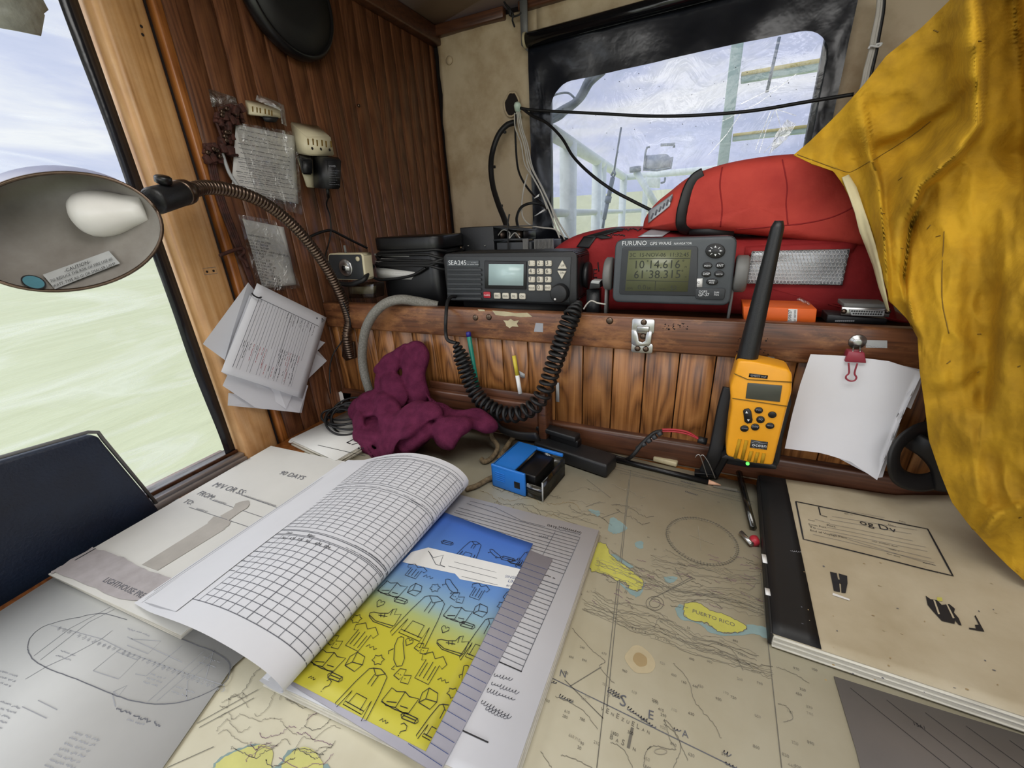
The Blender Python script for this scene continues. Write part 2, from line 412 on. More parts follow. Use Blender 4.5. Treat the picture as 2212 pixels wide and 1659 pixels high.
mat('mid_grey', S(112, 112, 110), 0.5)
mat('light_grey', S(176, 178, 178), 0.5)
mat('white', S(232, 232, 230), 0.5, var=0.05)
mat('enamel', S(150, 146, 140), 0.4, var=0.12, vs_=25, col2=S(126, 120, 114))
mat('enamel_out', S(150, 152, 178), 0.3)
mat('bulb_glass', S(230, 228, 224), 0.3, var=0.03)
mat('bronze', S(104, 88, 76), 0.3, metal=0.9, var=0.25, vs_=90)
mat('steel', S(190, 190, 188), 0.28, metal=0.95, var=0.2, vs_=60)
mat('aluminium', S(200, 202, 208), 0.35, metal=0.6, var=0.15, vs_=60)
mat('rust', S(84, 44, 34), 0.75, col2=S(40, 22, 18), vs_=120, bump=0.6, bs=200)
mat('cream_plastic', S(214, 204, 172), 0.4, var=0.08)
mat('cream_dirty', S(186, 174, 140), 0.5, var=0.2)
mat('chart_paper', S(205, 200, 178), 0.6, col2=S(186, 178, 152), vs_=7, thr=(0.3, 0.62))
mat('ink_chart', S(112, 108, 98), 0.8)
mat('ink_faint', S(158, 152, 136), 0.8)
mat('ink_magenta', S(140, 112, 128), 0.8)
mat('ink_land', S(196, 192, 92), 0.7)
mat('ink_land_pale', S(206, 204, 126), 0.7)
mat('ink_shoal', S(136, 160, 160), 0.7)
mat('stain', S(168, 146, 106), 0.8)
mat('ink_sound', S(132, 128, 116), 0.8)
mat('stain_light', S(188, 174, 142), 0.8)
mat('ink_black', S(34, 34, 38), 0.6)
mat('ink_grey', S(100, 102, 110), 0.7)
mat('ink_pale', S(158, 160, 166), 0.7)
mat('ink_blue', S(60, 78, 132), 0.7)
mat('ink_red', S(176, 100, 104), 0.7)
mat('ink_white', S(225, 228, 230), 0.6)
mat('paper', S(216, 217, 222), 0.6, var=0.05, vs_=8)
mat('paper_warm', S(212, 211, 206), 0.6, var=0.07, vs_=8)
mat('paper_grey', S(172, 170, 180), 0.6, var=0.06)
mat('paper_edge', S(212, 208, 194), 0.7, stretch=(1, 1, 60), vs_=30, var=0.25)
mat('plan_paper', S(190, 191, 190), 0.6, var=0.08, vs_=6)
mat('cover_print', S(172, 167, 160), 0.7)
mat('cover_print_dark', S(158, 152, 152), 0.7, col2=S(176, 170, 172), vs_=60)
mat('log_cover', S(196, 185, 160), 0.65, col2=S(172, 158, 130), vs_=14)
mat('chart_grey', S(112, 106, 102), 0.5, var=0.12, vs_=14)
mat('navy_vinyl', S(30, 42, 62), 0.45, col2=S(24, 30, 44), vs_=14, bump=0.3, bs=300)
mat('tape_silver', S(168, 170, 160), 0.45, col2=S(138, 140, 132), vs_=60, bump=0.5, bs=120)
mat('maroon_fleece', S(104, 42, 70), 0.95, col2=S(78, 28, 52), vs_=60, bump=0.7, bs=700, spec=0.1)
mat('life_red', S(190, 70, 58), 0.75, col2=S(168, 54, 48), vs_=18, bump=0.6, bs=90, spec=0.25)
mat('life_red_dark', S(158, 44, 44), 0.75, col2=S(134, 34, 38), vs_=18, bump=0.6, bs=90, spec=0.25)
mat('life_red_pale', S(206, 96, 84), 0.6, bump=0.35, bs=50)
mat('reflective', S(176, 180, 186), 0.35, metal=0.3, var=0.2, vs_=30)
mat('orange_box', S(226, 100, 30), 0.5, var=0.08)
mat('vhf_yellow', S(240, 166, 34), 0.4, var=0.05)
mat('lcd_dark', S(72, 74, 66), 0.2, var=0.05)
mat('lcd_gps', S(112, 116, 88), 0.25, var=0.05)
mat('lcd_radio', S(168, 190, 190), 0.2, var=0.04, emit=(S(168, 190, 190), 0.15))
mat('lcd_text', S(38, 42, 32), 0.5)
mat('key_cream', S(206, 200, 184), 0.45, var=0.04)
mat('key_red', S(176, 40, 52), 0.45)
mat('led_green', S(60, 230, 60), 0.3, emit=((0.1, 1, 0.1, 1), 2.0))
mat('oilskin', S(190, 148, 36), 0.8, col2=S(150, 114, 30), vs_=22, bump=0.45, bs=160, thr=(0.32, 0.62), spec=0.2)
mat('oilskin_back', S(196, 186, 148), 0.7, var=0.12)
mat('oilskin_mark', S(120, 92, 24), 0.8)
mat('blue_plastic', S(34, 112, 196), 0.35, var=0.04)
mat('red_plastic', S(178, 44, 58), 0.4)
mat('clip_maroon', S(140, 44, 60), 0.35)
mat('pen_green', S(30, 130, 112), 0.35)
mat('pen_blue', S(40, 40, 130), 0.35)
mat('pencil_yellow', S(206, 186, 60), 0.45)
mat('pencil_wood', S(206, 160, 130), 0.6)
mat('rope', S(134, 116, 88), 0.9, col2=S(88, 74, 54), vs_=160, bump=0.8, bs=400)
mat('hose_braid', S(150, 148, 140), 0.5, col2=S(108, 106, 98), vs_=400, bump=0.7, bs=700)
mat('wire_white', S(196, 192, 182), 0.5)
mat('wire_red', S(170, 40, 50), 0.45)
mat('glow_white', S(214, 236, 220), 0.4)
mat('deck_white', S(236, 246, 243), 0.6, var=0.04)
mat('mast_green', S(176, 200, 192), 0.6, var=0.1)
mat('mast_yellow', S(206, 190, 110), 0.6, var=0.15)
mat('outside_grey', S(120, 132, 146), 0.6)
mat('sticker_blue', S(80, 132, 146), 0.5)
mat('mirror', S(150, 160, 172), 0.3, metal=0.6)
film('film_side', (0.97, 0.985, 0.98, 1), 0.34, 6.0, (0.3, 0.6, 4.0), amount=0.6, gloss=0.05)
film('film_front', (0.97, 0.97, 0.98, 1), 0.10, 14.0, (1, 1, 1), amount=0.35, gloss=0.04)
film('crease_glint', (0.8, 0.82, 0.85, 1), 1.0, 60.0, (1, 1, 1), rough=0.25, amount=0.2, gloss=0.35)
film('clear_bag', (0.95, 0.95, 0.95, 1), 0.22, 40.0, (1, 1, 1), rough=0.15, amount=1.0, gloss=0.22)
film('smoked', (0.5, 0.5, 0.48, 1), 0.05, 30.0, (1, 1, 1), rough=0.08, amount=0.1, gloss=0.1)

# sea
m = bpy.data.materials.new('sea_water'); m.use_nodes = True; t = m.node_tree; b = t.nodes['Principled BSDF']
geo = N(t, 'ShaderNodeNewGeometry'); mp = N(t, 'ShaderNodeMapping'); mp.inputs['Scale'].default_value = (0.5, 0.12, 1); mp.inputs['Rotation'].default_value = (0, 0, 0.5)
t.links.new(geo.outputs['Position'], mp.inputs['Vector']); nz = N(t, 'ShaderNodeTexNoise'); nz.inputs['Scale'].default_value = 2.2; nz.inputs['Detail'].default_value = 6; t.links.new(mp.outputs[0], nz.inputs['Vector'])
r = ramp(t, [(0.3, S(218, 222, 168)), (0.7, S(228, 232, 180))], nz.outputs['Fac']); t.links.new(r.outputs[0], b.inputs['Base Color']); b.inputs['Roughness'].default_value = 0.6
bp = N(t, 'ShaderNodeBump'); bp.inputs['Strength'].default_value = 0.5; bp.inputs['Distance'].default_value = 0.5; t.links.new(nz.outputs['Fac'], bp.inputs['Height']); t.links.new(bp.outputs[0], b.inputs['Normal'])
MAT['sea'] = m
# exercise book cover: printed blending from blue to yellow
m = bpy.data.materials.new('exercise_cover'); m.use_nodes = True; t = m.node_tree; b = t.nodes['Principled BSDF']
geo = N(t, 'ShaderNodeNewGeometry'); sp = N(t, 'ShaderNodeSeparateXYZ'); t.links.new(geo.outputs['Position'], sp.inputs[0])
mr = N(t, 'ShaderNodeMapRange'); mr.inputs[1].default_value = 0.14; mr.inputs[2].default_value = 0.33; t.links.new(sp.outputs[1], mr.inputs[0])
r = ramp(t, [(0.22, S(194, 186, 56)), (0.33, S(172, 184, 120)), (0.41, S(146, 178, 192)), (0.56, S(104, 146, 206)), (0.95, S(68, 110, 196))], mr.outputs[0]); t.links.new(r.outputs[0], b.inputs['Base Color']); b.inputs['Roughness'].default_value = 0.4
MAT['exercise_cover'] = m

# ================================================================ THE ROOM
R = random.Random(3)
def boxobj(name, lo, hi, m, **k):
    b = MB(); lo = Vector(lo); hi = Vector(hi); b.box((lo+hi)/2, hi-lo, m, **k); return b.build(name)
FZ = -0.35; CZ = 1.535
struct(boxobj('floor', (-1.1, -2.0, FZ-0.05), (1.3, 1.2, FZ), 'floor_paint'))
struct(boxobj('ceiling', (-0.80, -1.6, CZ), (1.2, BW+0.1, CZ+0.05), 'ceiling_panel'))
# plank wall on the left, each board proud of a dark backing
b = MB(); y = 0.427
b.box((LW-0.022, (0.41+BW)/2, (FZ+CZ)/2), (0.03, BW-0.41, CZ-FZ), 'groove')
k = 0
while y < BW-0.002:
    y1 = min(y+0.0362, BW)
    gap = 0.0012 if k != 3 else 0.0034
    b.box((LW-0.006, (y+gap/2+y1-0.0006)/2, (FZ+CZ)/2), (0.012, y1-y-gap/2-0.0006, CZ-FZ-0.004), 'wood_wall', bev=0.0008, seg=1)
    y = y1; k += 1
b.box((LW-0.004, 0.4195, (FZ+CZ)/2), (0.018, 0.013, CZ-FZ-0.004), 'wood_post_dark', bev=0.003)
struct(b.build('wall_left'))
struct(boxobj('wall_left.001', (-0.76, -1.6, FZ), (-0.70, 0.36, TZ-0.012), 'wood_post_dark'))
# pale post beside the side window
b = MB(); b.box((LW-0.03, 0.379, (FZ+CZ)/2), (0.066, 0.056, CZ-FZ-0.004), 'wood_post', bev=0.008, seg=3)
I = Ink(b, Plane((LW+0.003, 0, 0), (0, 1, 0), (0, 0, 1)), 0.0004)
for (px, py) in ((447, 587), (461, 585), (305, 57), (308, 75)):
    u, v = I.K(px, py); I.circ((u, v), 0.0017, 0, 'groove')
u, v = I.K(454, 586); I.line([(u-0.009, v-0.004), (u+0.009, v-0.004), (u+0.009, v+0.005), (u-0.009, v+0.005)], 0.0006, 'mid_grey', True)
struct(b.build('trim_1'))
# trims under the ceiling
b = MB(); b.box((LW+0.011, 0.74, 1.517), (0.024, 0.655, 0.036), 'wood_trim', bev=0.003); struct(b.build('trim_2'))
b = MB(); b.box((-0.56, BW-0.014, 1.524), (0.19, 0.02, 0.022), 'wood_trim', bev=0.003); b.box((0.07, BW-0.014, 1.527), (1.0, 0.02, 0.016), 'wood_trim', bev=0.003); struct(b.build('trim_3'))

# forward bulkhead, lined with beige vinyl, with the window opening
OX0, OX1, OZ0, OZ1 = -0.392, 0.172, 1.00, 1.452
def lining(u0, u1, v0, v1, nu, nv, rag=False):
    def f(a, c):
        x = u0+(u1-u0)*a; z = v0+(v1-v0)*c
        d = 0.006*noise.noise(Vector((x*9, z*5, 1.3)))+0.003*noise.noise(Vector((x*30, z*12, 4)))
        if rag and a == 0: x += 0.006*noise.noise(Vector((0, z*14, 2)))+0.003*noise.noise(Vector((0, z*50, 2)))
        return (x, BW-0.008-d, z)
    return f
b = MB()
b.sheet(lining(-0.653, OX0, FZ+0.01, CZ-0.012, 26, 90, True), 26, 90, 'beige_vinyl', 0.003)
b.sheet(lining(OX1, 0.566, FZ+0.01, CZ-0.012, 30, 60), 30, 60, 'beige_vinyl', 0.003)
b.sheet(lining(OX0, OX1, OZ1, CZ-0.012, 30, 6), 30, 6, 'beige_vinyl', 0.003)
b.sheet(lining(OX0, OX1, FZ+0.01, OZ0, 30, 30), 30, 30, 'beige_vinyl', 0.003)
Y1 = BW+0.07
for lo, hi in (((-0.76, BW, FZ), (OX0, Y1, CZ)), ((OX1, BW, FZ), (0.95, Y1, CZ)), ((OX0, BW, OZ1), (OX1, Y1, CZ)), ((OX0, BW, FZ), (OX1, Y1, OZ0))):
    lo = Vector(lo); hi = Vector(hi); b.box((lo+hi)/2, hi-lo, 'groove')
p = bk(1106, 226, BW-0.014)
ringp = [(p.x+0.019*math.cos(a)*(1+0.18*noise.noise(Vector((math.cos(a)*2, math.sin(a)*2, 0)))), BW-0.0165, p.z+0.024*math.sin(a)*(1+0.2*noise.noise(Vector((math.cos(a)*2, 5, math.sin(a)*2))))) for a in [2*PI*i/24 for i in range(24)]]
b.face(ringp[::-1], 'groove'); b.tube(ringp+[ringp[0]], 0.0022, 'beige_vinyl', 6)
p = bk(970, 130, BW-0.012); b.lathe([(0.009, 0), (0.009, 0.002), (0.006, 0.004), (0.001, 0.005)], (p.x, BW-0.010, p.z), (0, -1, 0), 'beige_vinyl', 20)
struct(b.build('wall_front'))
struct(boxobj('wall_right', (0.568, 0.1, FZ), (0.60, BW, CZ), 'wood_trim'))

# the front window: pane behind the roll-up curtain
def rrect(x0, x1, z0, z1, r, n=8):
    pts = []
    for cx, cz, a0 in ((x1-r, z1-r, 0), (x0+r, z1-r, 90), (x0+r, z0+r, 180), (x1-r, z0+r, 270)):
        for i in range(n+1):
            a = math.radians(a0+90*i/n); pts.append((cx+r*math.cos(a), cz+r*math.sin(a)))
    return pts
b = MB()
for lo, hi in (((OX0, Y1-0.03, OZ0), (OX0+0.012, Y1-0.01, OZ1)), ((OX1-0.012, Y1-0.03, OZ0), (OX1, Y1-0.01, OZ1)), ((OX0, Y1-0.03, OZ1-0.012), (OX1, Y1-0.01, OZ1)), ((OX0, Y1-0.03, OZ0), (OX1, Y1-0.01, OZ0+0.012))):
    lo = Vector(lo); hi = Vector(hi); b.box((lo+hi)/2, hi-lo, 'dark_grey', bev=0.002)
b.box(((OX0+OX1)/2, Y1-0.02, (OZ0+OZ1)/2), (OX1-OX0-0.02, 0.003, OZ1-OZ0-0.02), 'film_front')
struct(b.build('window_2'))

# side window: sill track and head
b = MB()
for (x0, x1, z0, z1, m) in ((-0.715, -0.667, 0.738, 0.750, 'aluminium'), (-0.712, -0.710, 0.750, 0.758, 'wood_trim'), (-0.709, -0.694, 0.750, 0.754, 'light_grey'), (-0.690, -0.687, 0.750, 0.760, 'wood_trim'), (-0.684, -0.672, 0.750, 0.756, 'aluminium')):
    b.box(((x0+x1)/2, -0.62, (z0+z1)/2), (x1-x0, 1.94, z1-z0), m)
b.box((-0.70, -0.62, 1.515), (0.05, 1.94, 0.036), 'wood_post')
struct(b.build('window_1'))

# plastic film taped across the side window
def ff(a, c):
    y = -0.9+1.251*a; z = 0.752+0.742*c
    return (-0.6925+0.004*noise.noise(Vector((y*3, z*9, 0)))+0.0015*noise.noise(Vector((y*9, z*30, 3))), y+(0.003*noise.noise(Vector((0, z*11, 7))) if a == 1 else 0), z)
root = thing('plastic_film', 'clear wrinkled plastic film stretched over the side window opening', 'plastic film', (-0.69, 0, 0.752))
b = MB(); b.sheet(ff, 60, 70, 'film_side'); b.build('film', parent=root)
b = MB()
def hem(a, c):
    z = 0.752+0.742*c; w = 0.018+0.004*noise.noise(Vector((1, z*7, 3)))
    return (-0.689, 0.3485-w*(1-a), z)
b.sheet(hem, 2, 60, 'black_vinyl', 0.001); o = b.build('hem', parent=root); o['label'] = 'dark hem along the post'
# silver tape on the film
b = MB(); I = Ink(b, PS(-0.6835), 0.0)
def tape_strip(pts, m='tape_silver'):
    q = [PS(-0.6835).hit(*p) for p in pts]; b.prism(q, (0.0012, 0, 0), m)
tape_strip([(-60, -20), (88, -8), (104, 22), (94, 30), (96, 34), (88, 78), (40, 68), (-60, 50)])
tag(b.build('duct_tape'), 'strip of silver grey tape on the plastic film, upper left corner', 'tape')

# roll-up curtain with clear panel
root = thing('roll_up_curtain', 'black vinyl roll-up curtain with a clear centre hanging over the front window', 'window curtain', (-0.11, 1.04, 1.47))
outer = rrect(-0.408, 0.186, 0.975, 1.475, 0.004); inner = rrect(-0.358, 0.160, 1.048, 1.376, 0.05)
def slope(x, z): return z+(0.0 if z < 1.2 else (0.014*min(1, max(0, (x+0.36)/0.2))-0.006))
n = len(outer)
cb = MB(); rings = []
for k in range(9):
    t = k/8; r_ = []
    for i in range(n):
        x = outer[i][0]*(1-t)+inner[i][0]*t; z = outer[i][1]*(1-t)+slope(*inner[i])*t
        r_.append(Vector((x, 1.043+0.005*noise.noise(Vector((x*14, z*10, 0)))+0.003*math.sin(t*PI), z)))
    rings.append(r_)
kk = cb.mi('black_vinyl')
def fine(r_):
    out = []
    for i in range(n):
        a = r_[i]; c = r_[(i+1) % n]; m_ = max(1, int((c-a).length/0.03))
        out += [(i, j/m_) for j in range(m_)]
    return out
idx = fine(rings[0]); G = []
for r_ in rings:
    row = []
    for i, t in idx:
        p = r_[i].lerp(r_[(i+1) % n], t); p.y = 1.040+0.006*noise.noise(Vector((p.x*12, p.z*12, 0)))+0.003*noise.noise(Vector((p.x*40, p.z*20, 5))); row.append(cb.bm.verts.new(p))
    G.append(row)
for a in range(8):
    for i in range(len(idx)):
        f = cb.bm.faces.new([G[a][i-1], G[a][i], G[a+1][i], G[a+1][i-1]]); f.material_index = kk
cb.build('border', parent=root)
cb = MB(); cb.face([(x, 1.0475, slope(x, z)) for x, z in rrect(-0.375, 0.172, 1.030, 1.392, 0.055)], 'film_front')
I = Ink(cb, PB(1.0465), 0.0)  # pale strips and a patch painted as highlights on the film's creases
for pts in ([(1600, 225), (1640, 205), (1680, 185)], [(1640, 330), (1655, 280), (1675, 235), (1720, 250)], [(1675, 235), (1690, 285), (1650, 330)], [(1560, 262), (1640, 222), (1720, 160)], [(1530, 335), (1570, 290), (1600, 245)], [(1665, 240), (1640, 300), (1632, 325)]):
    I.line([tuple(v) for v in [I.K(*p) for p in pts]], 0.0016, 'crease_glint')
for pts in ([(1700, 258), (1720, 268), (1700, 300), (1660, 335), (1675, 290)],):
    I.ppoly(pts, 'crease_glint')
for k in range(60):
    u, v = I.K(R.uniform(1200, 1780), R.uniform(110, 330)); I.circ((u, v), R.uniform(0.0004, 0.0010), 0, 'dark_grey', 6)
o = cb.build('clear_panel', parent=root); o['label'] = 'clear plastic panel with rounded corners'
cb = MB(); a = Vector((-0.405, 1.026, 1.458)); c = Vector((0.19, 1.026, 1.47)); cb.cyl(a, c, 0.013, 'black_gloss', 20); cb.cyl(a-Vector((0.006, 0, 0)), a, 0.0145, 'cream_dirty', 20, 0.001); cb.build('roller', parent=root)
cb = MB(); cb.prism([bk(1122, 0, 1.03), bk(1138, 0, 1.03), bk(1140, 112, 1.03), bk(1126, 98, 1.03)], (0, 0.004, 0), 'mid_grey'); cb.cyl(bk(1132, 95, 1.031), bk(1132, 95, 1.02), 0.003, 'steel', 10); cb.build('bracket', parent=root)

# ================================================================ TABLE
root = thing('chart_table', 'wooden chart table top under the charts and log books', 'table', (-0.15, 0.22, FZ))
b = MB(); poly = [(-0.612, -0.14), (0.40, -0.14), (0.40, RF-0.001), (-0.655, RF-0.001), (-0.655, 0.24)]
b.prism([(x, y, TZ-0.03) for x, y in poly], (0, 0, 0.03), 'wood_post_dark', bev=0.003); b.build('table_top', parent=root)
b = MB(); b.box((0.360, 0.20, TZ+0.006), (0.045, 0.66, 0.012), 'wood_trim', bev=0.003); b.build('edge_strip', parent=root)
for x in (-0.58, 0.36):
    b = MB(); b.box((x, 0.22, (FZ+TZ-0.03)/2), (0.03, 0.62, TZ-0.03-FZ), 'wood_post_dark', bev=0.003); b.build('side_panel', parent=root)

# ================================================================ SHELF behind the table
root = thing('equipment_shelf', 'plank-fronted shelf along the back of the chart table, holding the radio gear', 'shelf', (-0.1, RF, FZ)); SH = root
b = MB(); b.box((-0.05, RF+0.014, 0.86), (1.21, 0.004, 0.20), 'groove')
x = -0.6839
while x < 0.54:
    lo = max(x+0.0007, -0.655); hi = x+0.0446-0.0007
    if hi > lo+0.004: b.box(((lo+hi)/2, RF+0.009, 0.853), (hi-lo, 0.008, 0.146), 'wood_panel', bev=0.0008, seg=1)
    x += 0.0446
b.build('plank_panel', parent=root)
b = MB(); b.box((-0.05, RF+0.0075, 0.945), (1.22, 0.017, 0.048), 'wood_rail', bev=0.003)
I = Ink(b, PB(RF-0.001), 0.0003)
z4 = ZP(900, 440, 5.267)
for pts in ([(860, 1215), (1000, 1225), (1120, 1245), (1260, 1240), (1315, 1285), (1180, 1290), (1100, 1278), (1000, 1280), (900, 1265)],
            [(985, 1325), (1040, 1330), (1070, 1310), (1110, 1335), (1165, 1325), (1140, 1365), (1160, 1400), (1090, 1395), (1060, 1415), (1020, 1390), (1010, 1355)],
            [(1355, 1355), (1440, 1362), (1438, 1460), (1335, 1455)], [(695, 1200), (770, 1205), (780, 1222), (710, 1222)]):
    I.ppoly([z4(*p) for p in pts], 'ink_pale' if pts[0][0] > 1300 else 'cream_dirty')
z5 = ZP(1280, 440, 3.072)
I.ppoly([z5(*p) for p in [(1815, 905), (1955, 908), (1955, 958), (1812, 955)]], 'light_grey')
u, v = I.K(1888, 743); I.scrib((u-0.010, v-0.002), (u+0.010, v-0.003), 0.0016, 0.0003, 'ink_grey')
for k in range(60):
    px = R.choice([R.uniform(1430, 1490), R.uniform(1590, 1660)]); py = R.uniform(698, 712)+(0 if px < 1500 else R.uniform(20, 60))
    u, v = I.K(px, py); I.circ((u, v), R.uniform(0.0004, 0.0011), 0, 'groove', 6)
b.build('top_rail', parent=root)
b = MB(); b.box((-0.05, RF+0.0045, 0.770), (1.22, 0.019, 0.040), 'wood_trim', bev=0.006, seg=3); b.build('bottom_rail', parent=root)
b = MB(); b.box((-0.02, (RF+0.017+BW-0.02)/2, 0.935), (1.24, BW-0.02-RF-0.017, 0.016), 'wood_trim'); b.build('shelf_board', parent=root)
for (px, py) in ((1027, 686), (1056, 685), (1317, 693)):
    p = bk(px, py, RF-0.001); b = MB(); b.lathe([(0.0050, 0), (0.0046, 0.0010), (0.0030, 0.0018), (0.0008, 0.0018)], p, (0, -1, 0), 'bronze', 14); b.build('screw', parent=root)
# pen pocket
b = MB(); b.box((-0.315, RF-0.016, 0.832), (0.21, 0.004, 0.020), 'wood_trim', bev=0.002)
b.box((-0.315, RF-0.0235, 0.800), (0.21, 0.012, 0.060), 'wood_trim', bev=0.003); b.box((-0.202, RF-0.018, 0.805), (0.014, 0.032, 0.092), 'wood_trim', bev=0.003)
b.build('pen_pocket', parent=root)
# latch plate
zB = ZP(1000, 640, 3.456); L_ = MB(); Y = RF-0.0012
def pz(pts, y): return [bk(*zB(*p), y) for p in pts]
def rect_r(c, w, h, r): return [(c[0]+x, c[1]+z) for x, z in rrect(-w/2, w/2, -h/2, h/2, r, 4)]
c = bk(*zB(1345, 225), Y)
L_.prism([(x, Y, z) for x, z in rect_r((c.x, c.z+0.0005), 0.0295, 0.0200, 0.003)], (0, -0.0015, 0), 'steel', bev=0.0004)
c2 = bk(*zB(1337, 385), Y)
L_.prism([(x, Y, z) for x, z in rect_r((c2.x, c2.z), 0.0285, 0.0140, 0.003)], (0, -0.0015, 0), 'steel', bev=0.0004)
L_.prism(pz([(1260, 245), (1300, 255), (1312, 290), (1315, 330), (1340, 342), (1362, 330), (1366, 290), (1380, 255), (1415, 262), (1405, 350), (1388, 372), (1290, 368), (1258, 350)], Y-0.001), (0, -0.003, 0), 'steel', bev=0.0008)
L_.prism(pz([(1300, 218), (1395, 222), (1392, 262), (1305, 256)], Y-0.0015), (0, -0.005, 0), 'steel', bev=0.001)
for q in ((1350, 195), (1303, 390), (1365, 395), (1345, 300)):
    L_.lathe([(0.0042, 0), (0.0038, 0.0012), (0.0012, 0.002)], bk(*zB(*q), Y-0.0015), (0, -1, 0), 'bronze', 12)
o = L_.build('latch', parent=root); o['label'] = 'stainless steel hook latch plate on the top rail'

# navy seat back beyond the table edge
X0 = -0.663
root = thing('chair', 'dark navy vinyl seat back rising past the left edge of the chart table', 'chair', (X0, 0.0, FZ))
def S2(px, py): return PS(X0).hit(px, py)
tl = S2(0, 1000); tr = S2(200, 941)
pts = [(X0, -0.22, 0.60), (X0, -0.22, tl.z-0.03), tl, tr, S2(214, 944), S2(224, 958), S2(341, 1098), (X0, S2(341, 1098).y+0.01, 0.60)]
b = MB(); b.prism(pts, (-0.016, 0, 0), 'navy_vinyl', bev=0.003, seg=3); b.build('backrest', parent=root)
b = MB(); b.tube([Vector(p)+Vector((-0.008, 0.0035 if i > 2 else 0, 0.0035)) for i, p in enumerate(pts[1:-1])], 0.0022, 'mid_grey', 6); b.build('piping', parent=root)
b = MB()
for yy in (-0.14, 0.14): b.box((X0-0.008, yy, (FZ+0.62)/2), (0.014, 0.03, 0.62-FZ), 'dark_grey', bev=0.002)
b.build('frame', parent=root)

# ================================================================ OUTSIDE
sl = math.tan(math.radians(2.7)); b = MB()
for i in range(24):
    for j in range(24):
        x0 = -900+75*i; y0 = -900+75*j
        b.face([(x0, y0, -4+sl*y0), (x0+75, y0, -4+sl*y0), (x0+75, y0+75, -4+sl*(y0+75)), (x0, y0+75, -4+sl*(y0+75))], 'sea')
o = b.build('sea'); tag(o, 'pale green sea beyond both windows', 'sea', kind='stuff')

z3 = ZP(1200, 300, 6.381)
YC = 3.2
cz = bk(*z3(950, 530), YC); RZ = cz.z
def onz(px, py, z): r = ray(px, py); t = (z-CAM.z)/r.z; return CAM+r*t
A0 = onz(*z3(-60, -90), RZ)
lowc = bk(*z3(930, 1000), YC).z
root = thing('deck_railing', 'white painted steel deck railing seen through the front window', 'railing', (cz.x, YC, RZ-1.0))
def px_on(pa, pb, px):      # point on 3-D segment pa-pb whose image column is px (bisection)
    lo, hi = 0.0, 1.0
    def col(p):
        c = MW.transposed() @ (p-CAM); return CX+F*c.x/c.z
    for _ in range(40):
        m_ = (lo+hi)/2
        if (col(pa.lerp(pb, m_)) < px) == (col(pa) < col(pb)): lo = m_
        else: hi = m_
    return pa.lerp(pb, lo)
RE = bk(1760, 352, YC-0.1); RE.z = RZ
b = MB(); b.tube([A0, cz], 0.022, 'deck_white', 10); b.build('top_rail', parent=root)
b = MB(); b.tube([cz, RE], 0.020, 'deck_white', 10); b.build('top_rail', parent=root)
b = MB(); a_ = A0.copy(); a_.z = lowc; c_ = cz.copy(); c_.z = lowc; d_ = RE.copy(); d_.z = lowc
b.tube([a_, c_, d_], 0.013, 'deck_white', 8); b.build('mid_rail', parent=root)
for zx, r_ in ((175, 0.030), (575, 0.022), (645, 0.022), (940, 0.024)):
    p = px_on(A0, cz, z3(zx, 0)[0]); b = MB(); b.cyl(p, p-Vector((0, 0, 1.4)), r_, 'deck_white', 10); b.build('post', parent=root)
p = px_on(cz, RE, z3(1255, 0)[0]); b = MB(); b.cyl(p, p-Vector((0, 0, 1.4)), 0.018, 'deck_white', 10); b.build('post', parent=root)

# ladder mast with yellow rungs
z7 = ZP(1400, 0, 2.3695); YM = 2.4
root = thing('ladder_mast', 'grey green mast with two yellow topped cross bars outside the front window', 'mast', bk(1570, 400, YM))
b = MB(); b.prism([bk(*z7(430, 200), YM), bk(*z7(492, 200), YM), bk(*z7(405, 880), YM), bk(*z7(350, 880), YM)], (0, 0.05, 0), 'mast_green', bev=0.004); b.build('mast_pole', parent=root)
for pts in ([(478, 370), (960, 285), (960, 345), (475, 423)], [(435, 685), (900, 628), (900, 670), (432, 722)]):
    b = MB(); q = [bk(*z7(*p), YM+0.01) for p in pts]; b.prism(q, (0, 0.03, 0), 'mast_green', bev=0.003)
    top = [q[0], q[1], q[1]*0.62+q[2]*0.38, q[0]*0.62+q[3]*0.38]; b.prism([v+Vector((0, -0.004, 0)) for v in top], (0, 0.003, 0), 'mast_yellow'); b.build('cross_bar', parent=root)

# mirror / searchlight box, wiper arm, small box, rigging
b = MB(); Y = 2.9
b.prism([bk(*z3(*p), Y) for p in [(1235, 225), (1530, 205), (1600, 260), (1590, 395), (1215, 440), (1222, 300)]], (0, 0.04, 0), 'mirror', bev=0.006)
b.tube([bk(*z3(*p), Y-0.01) for p in [(1300, 110), (1260, 120), (1240, 190), (1215, 430), (1400, 435), (1590, 400), (1610, 250)]], 0.006, 'outside_grey', 6)
b.tube([bk(*z3(*p), Y-0.01) for p in [(1450, 85), (1640, 75), (1630, 120)]], 0.008, 'outside_grey', 6)
tag(b.build('deck_mirror'), 'grey mirror in a thin metal frame above the far deck railing', 'mirror')
b = MB(); b.tube([bk(*z3(1110, 450), 2.7), bk(*z3(1400, 930), 2.7)], 0.018, 'deck_white', 8); b.cyl(bk(*z3(1100, 455), 2.7), bk(*z3(1100, 385), 2.7), 0.032, 'outside_grey', 10)
tag(b.build('deck_pole'), 'slanting white pole with a grey head behind the life jackets', 'pole')
b = MB(); b.prism([bk(*z3(*p), YC-0.05) for p in [(1280, 540), (1450, 540), (1440, 680), (1275, 670)]], (0, -0.06, 0), 'deck_white', bev=0.006); b.tube(smooth_path([bk(*z3(*p), YC-0.05) for p in [(1450, 610), (1500, 590), (1510, 530)]]), 0.006, 'outside_grey', 6)
tag(b.build('junction_box'), 'small pale box fixed under the far deck railing', 'box')
b = MB(); Y = 2.0
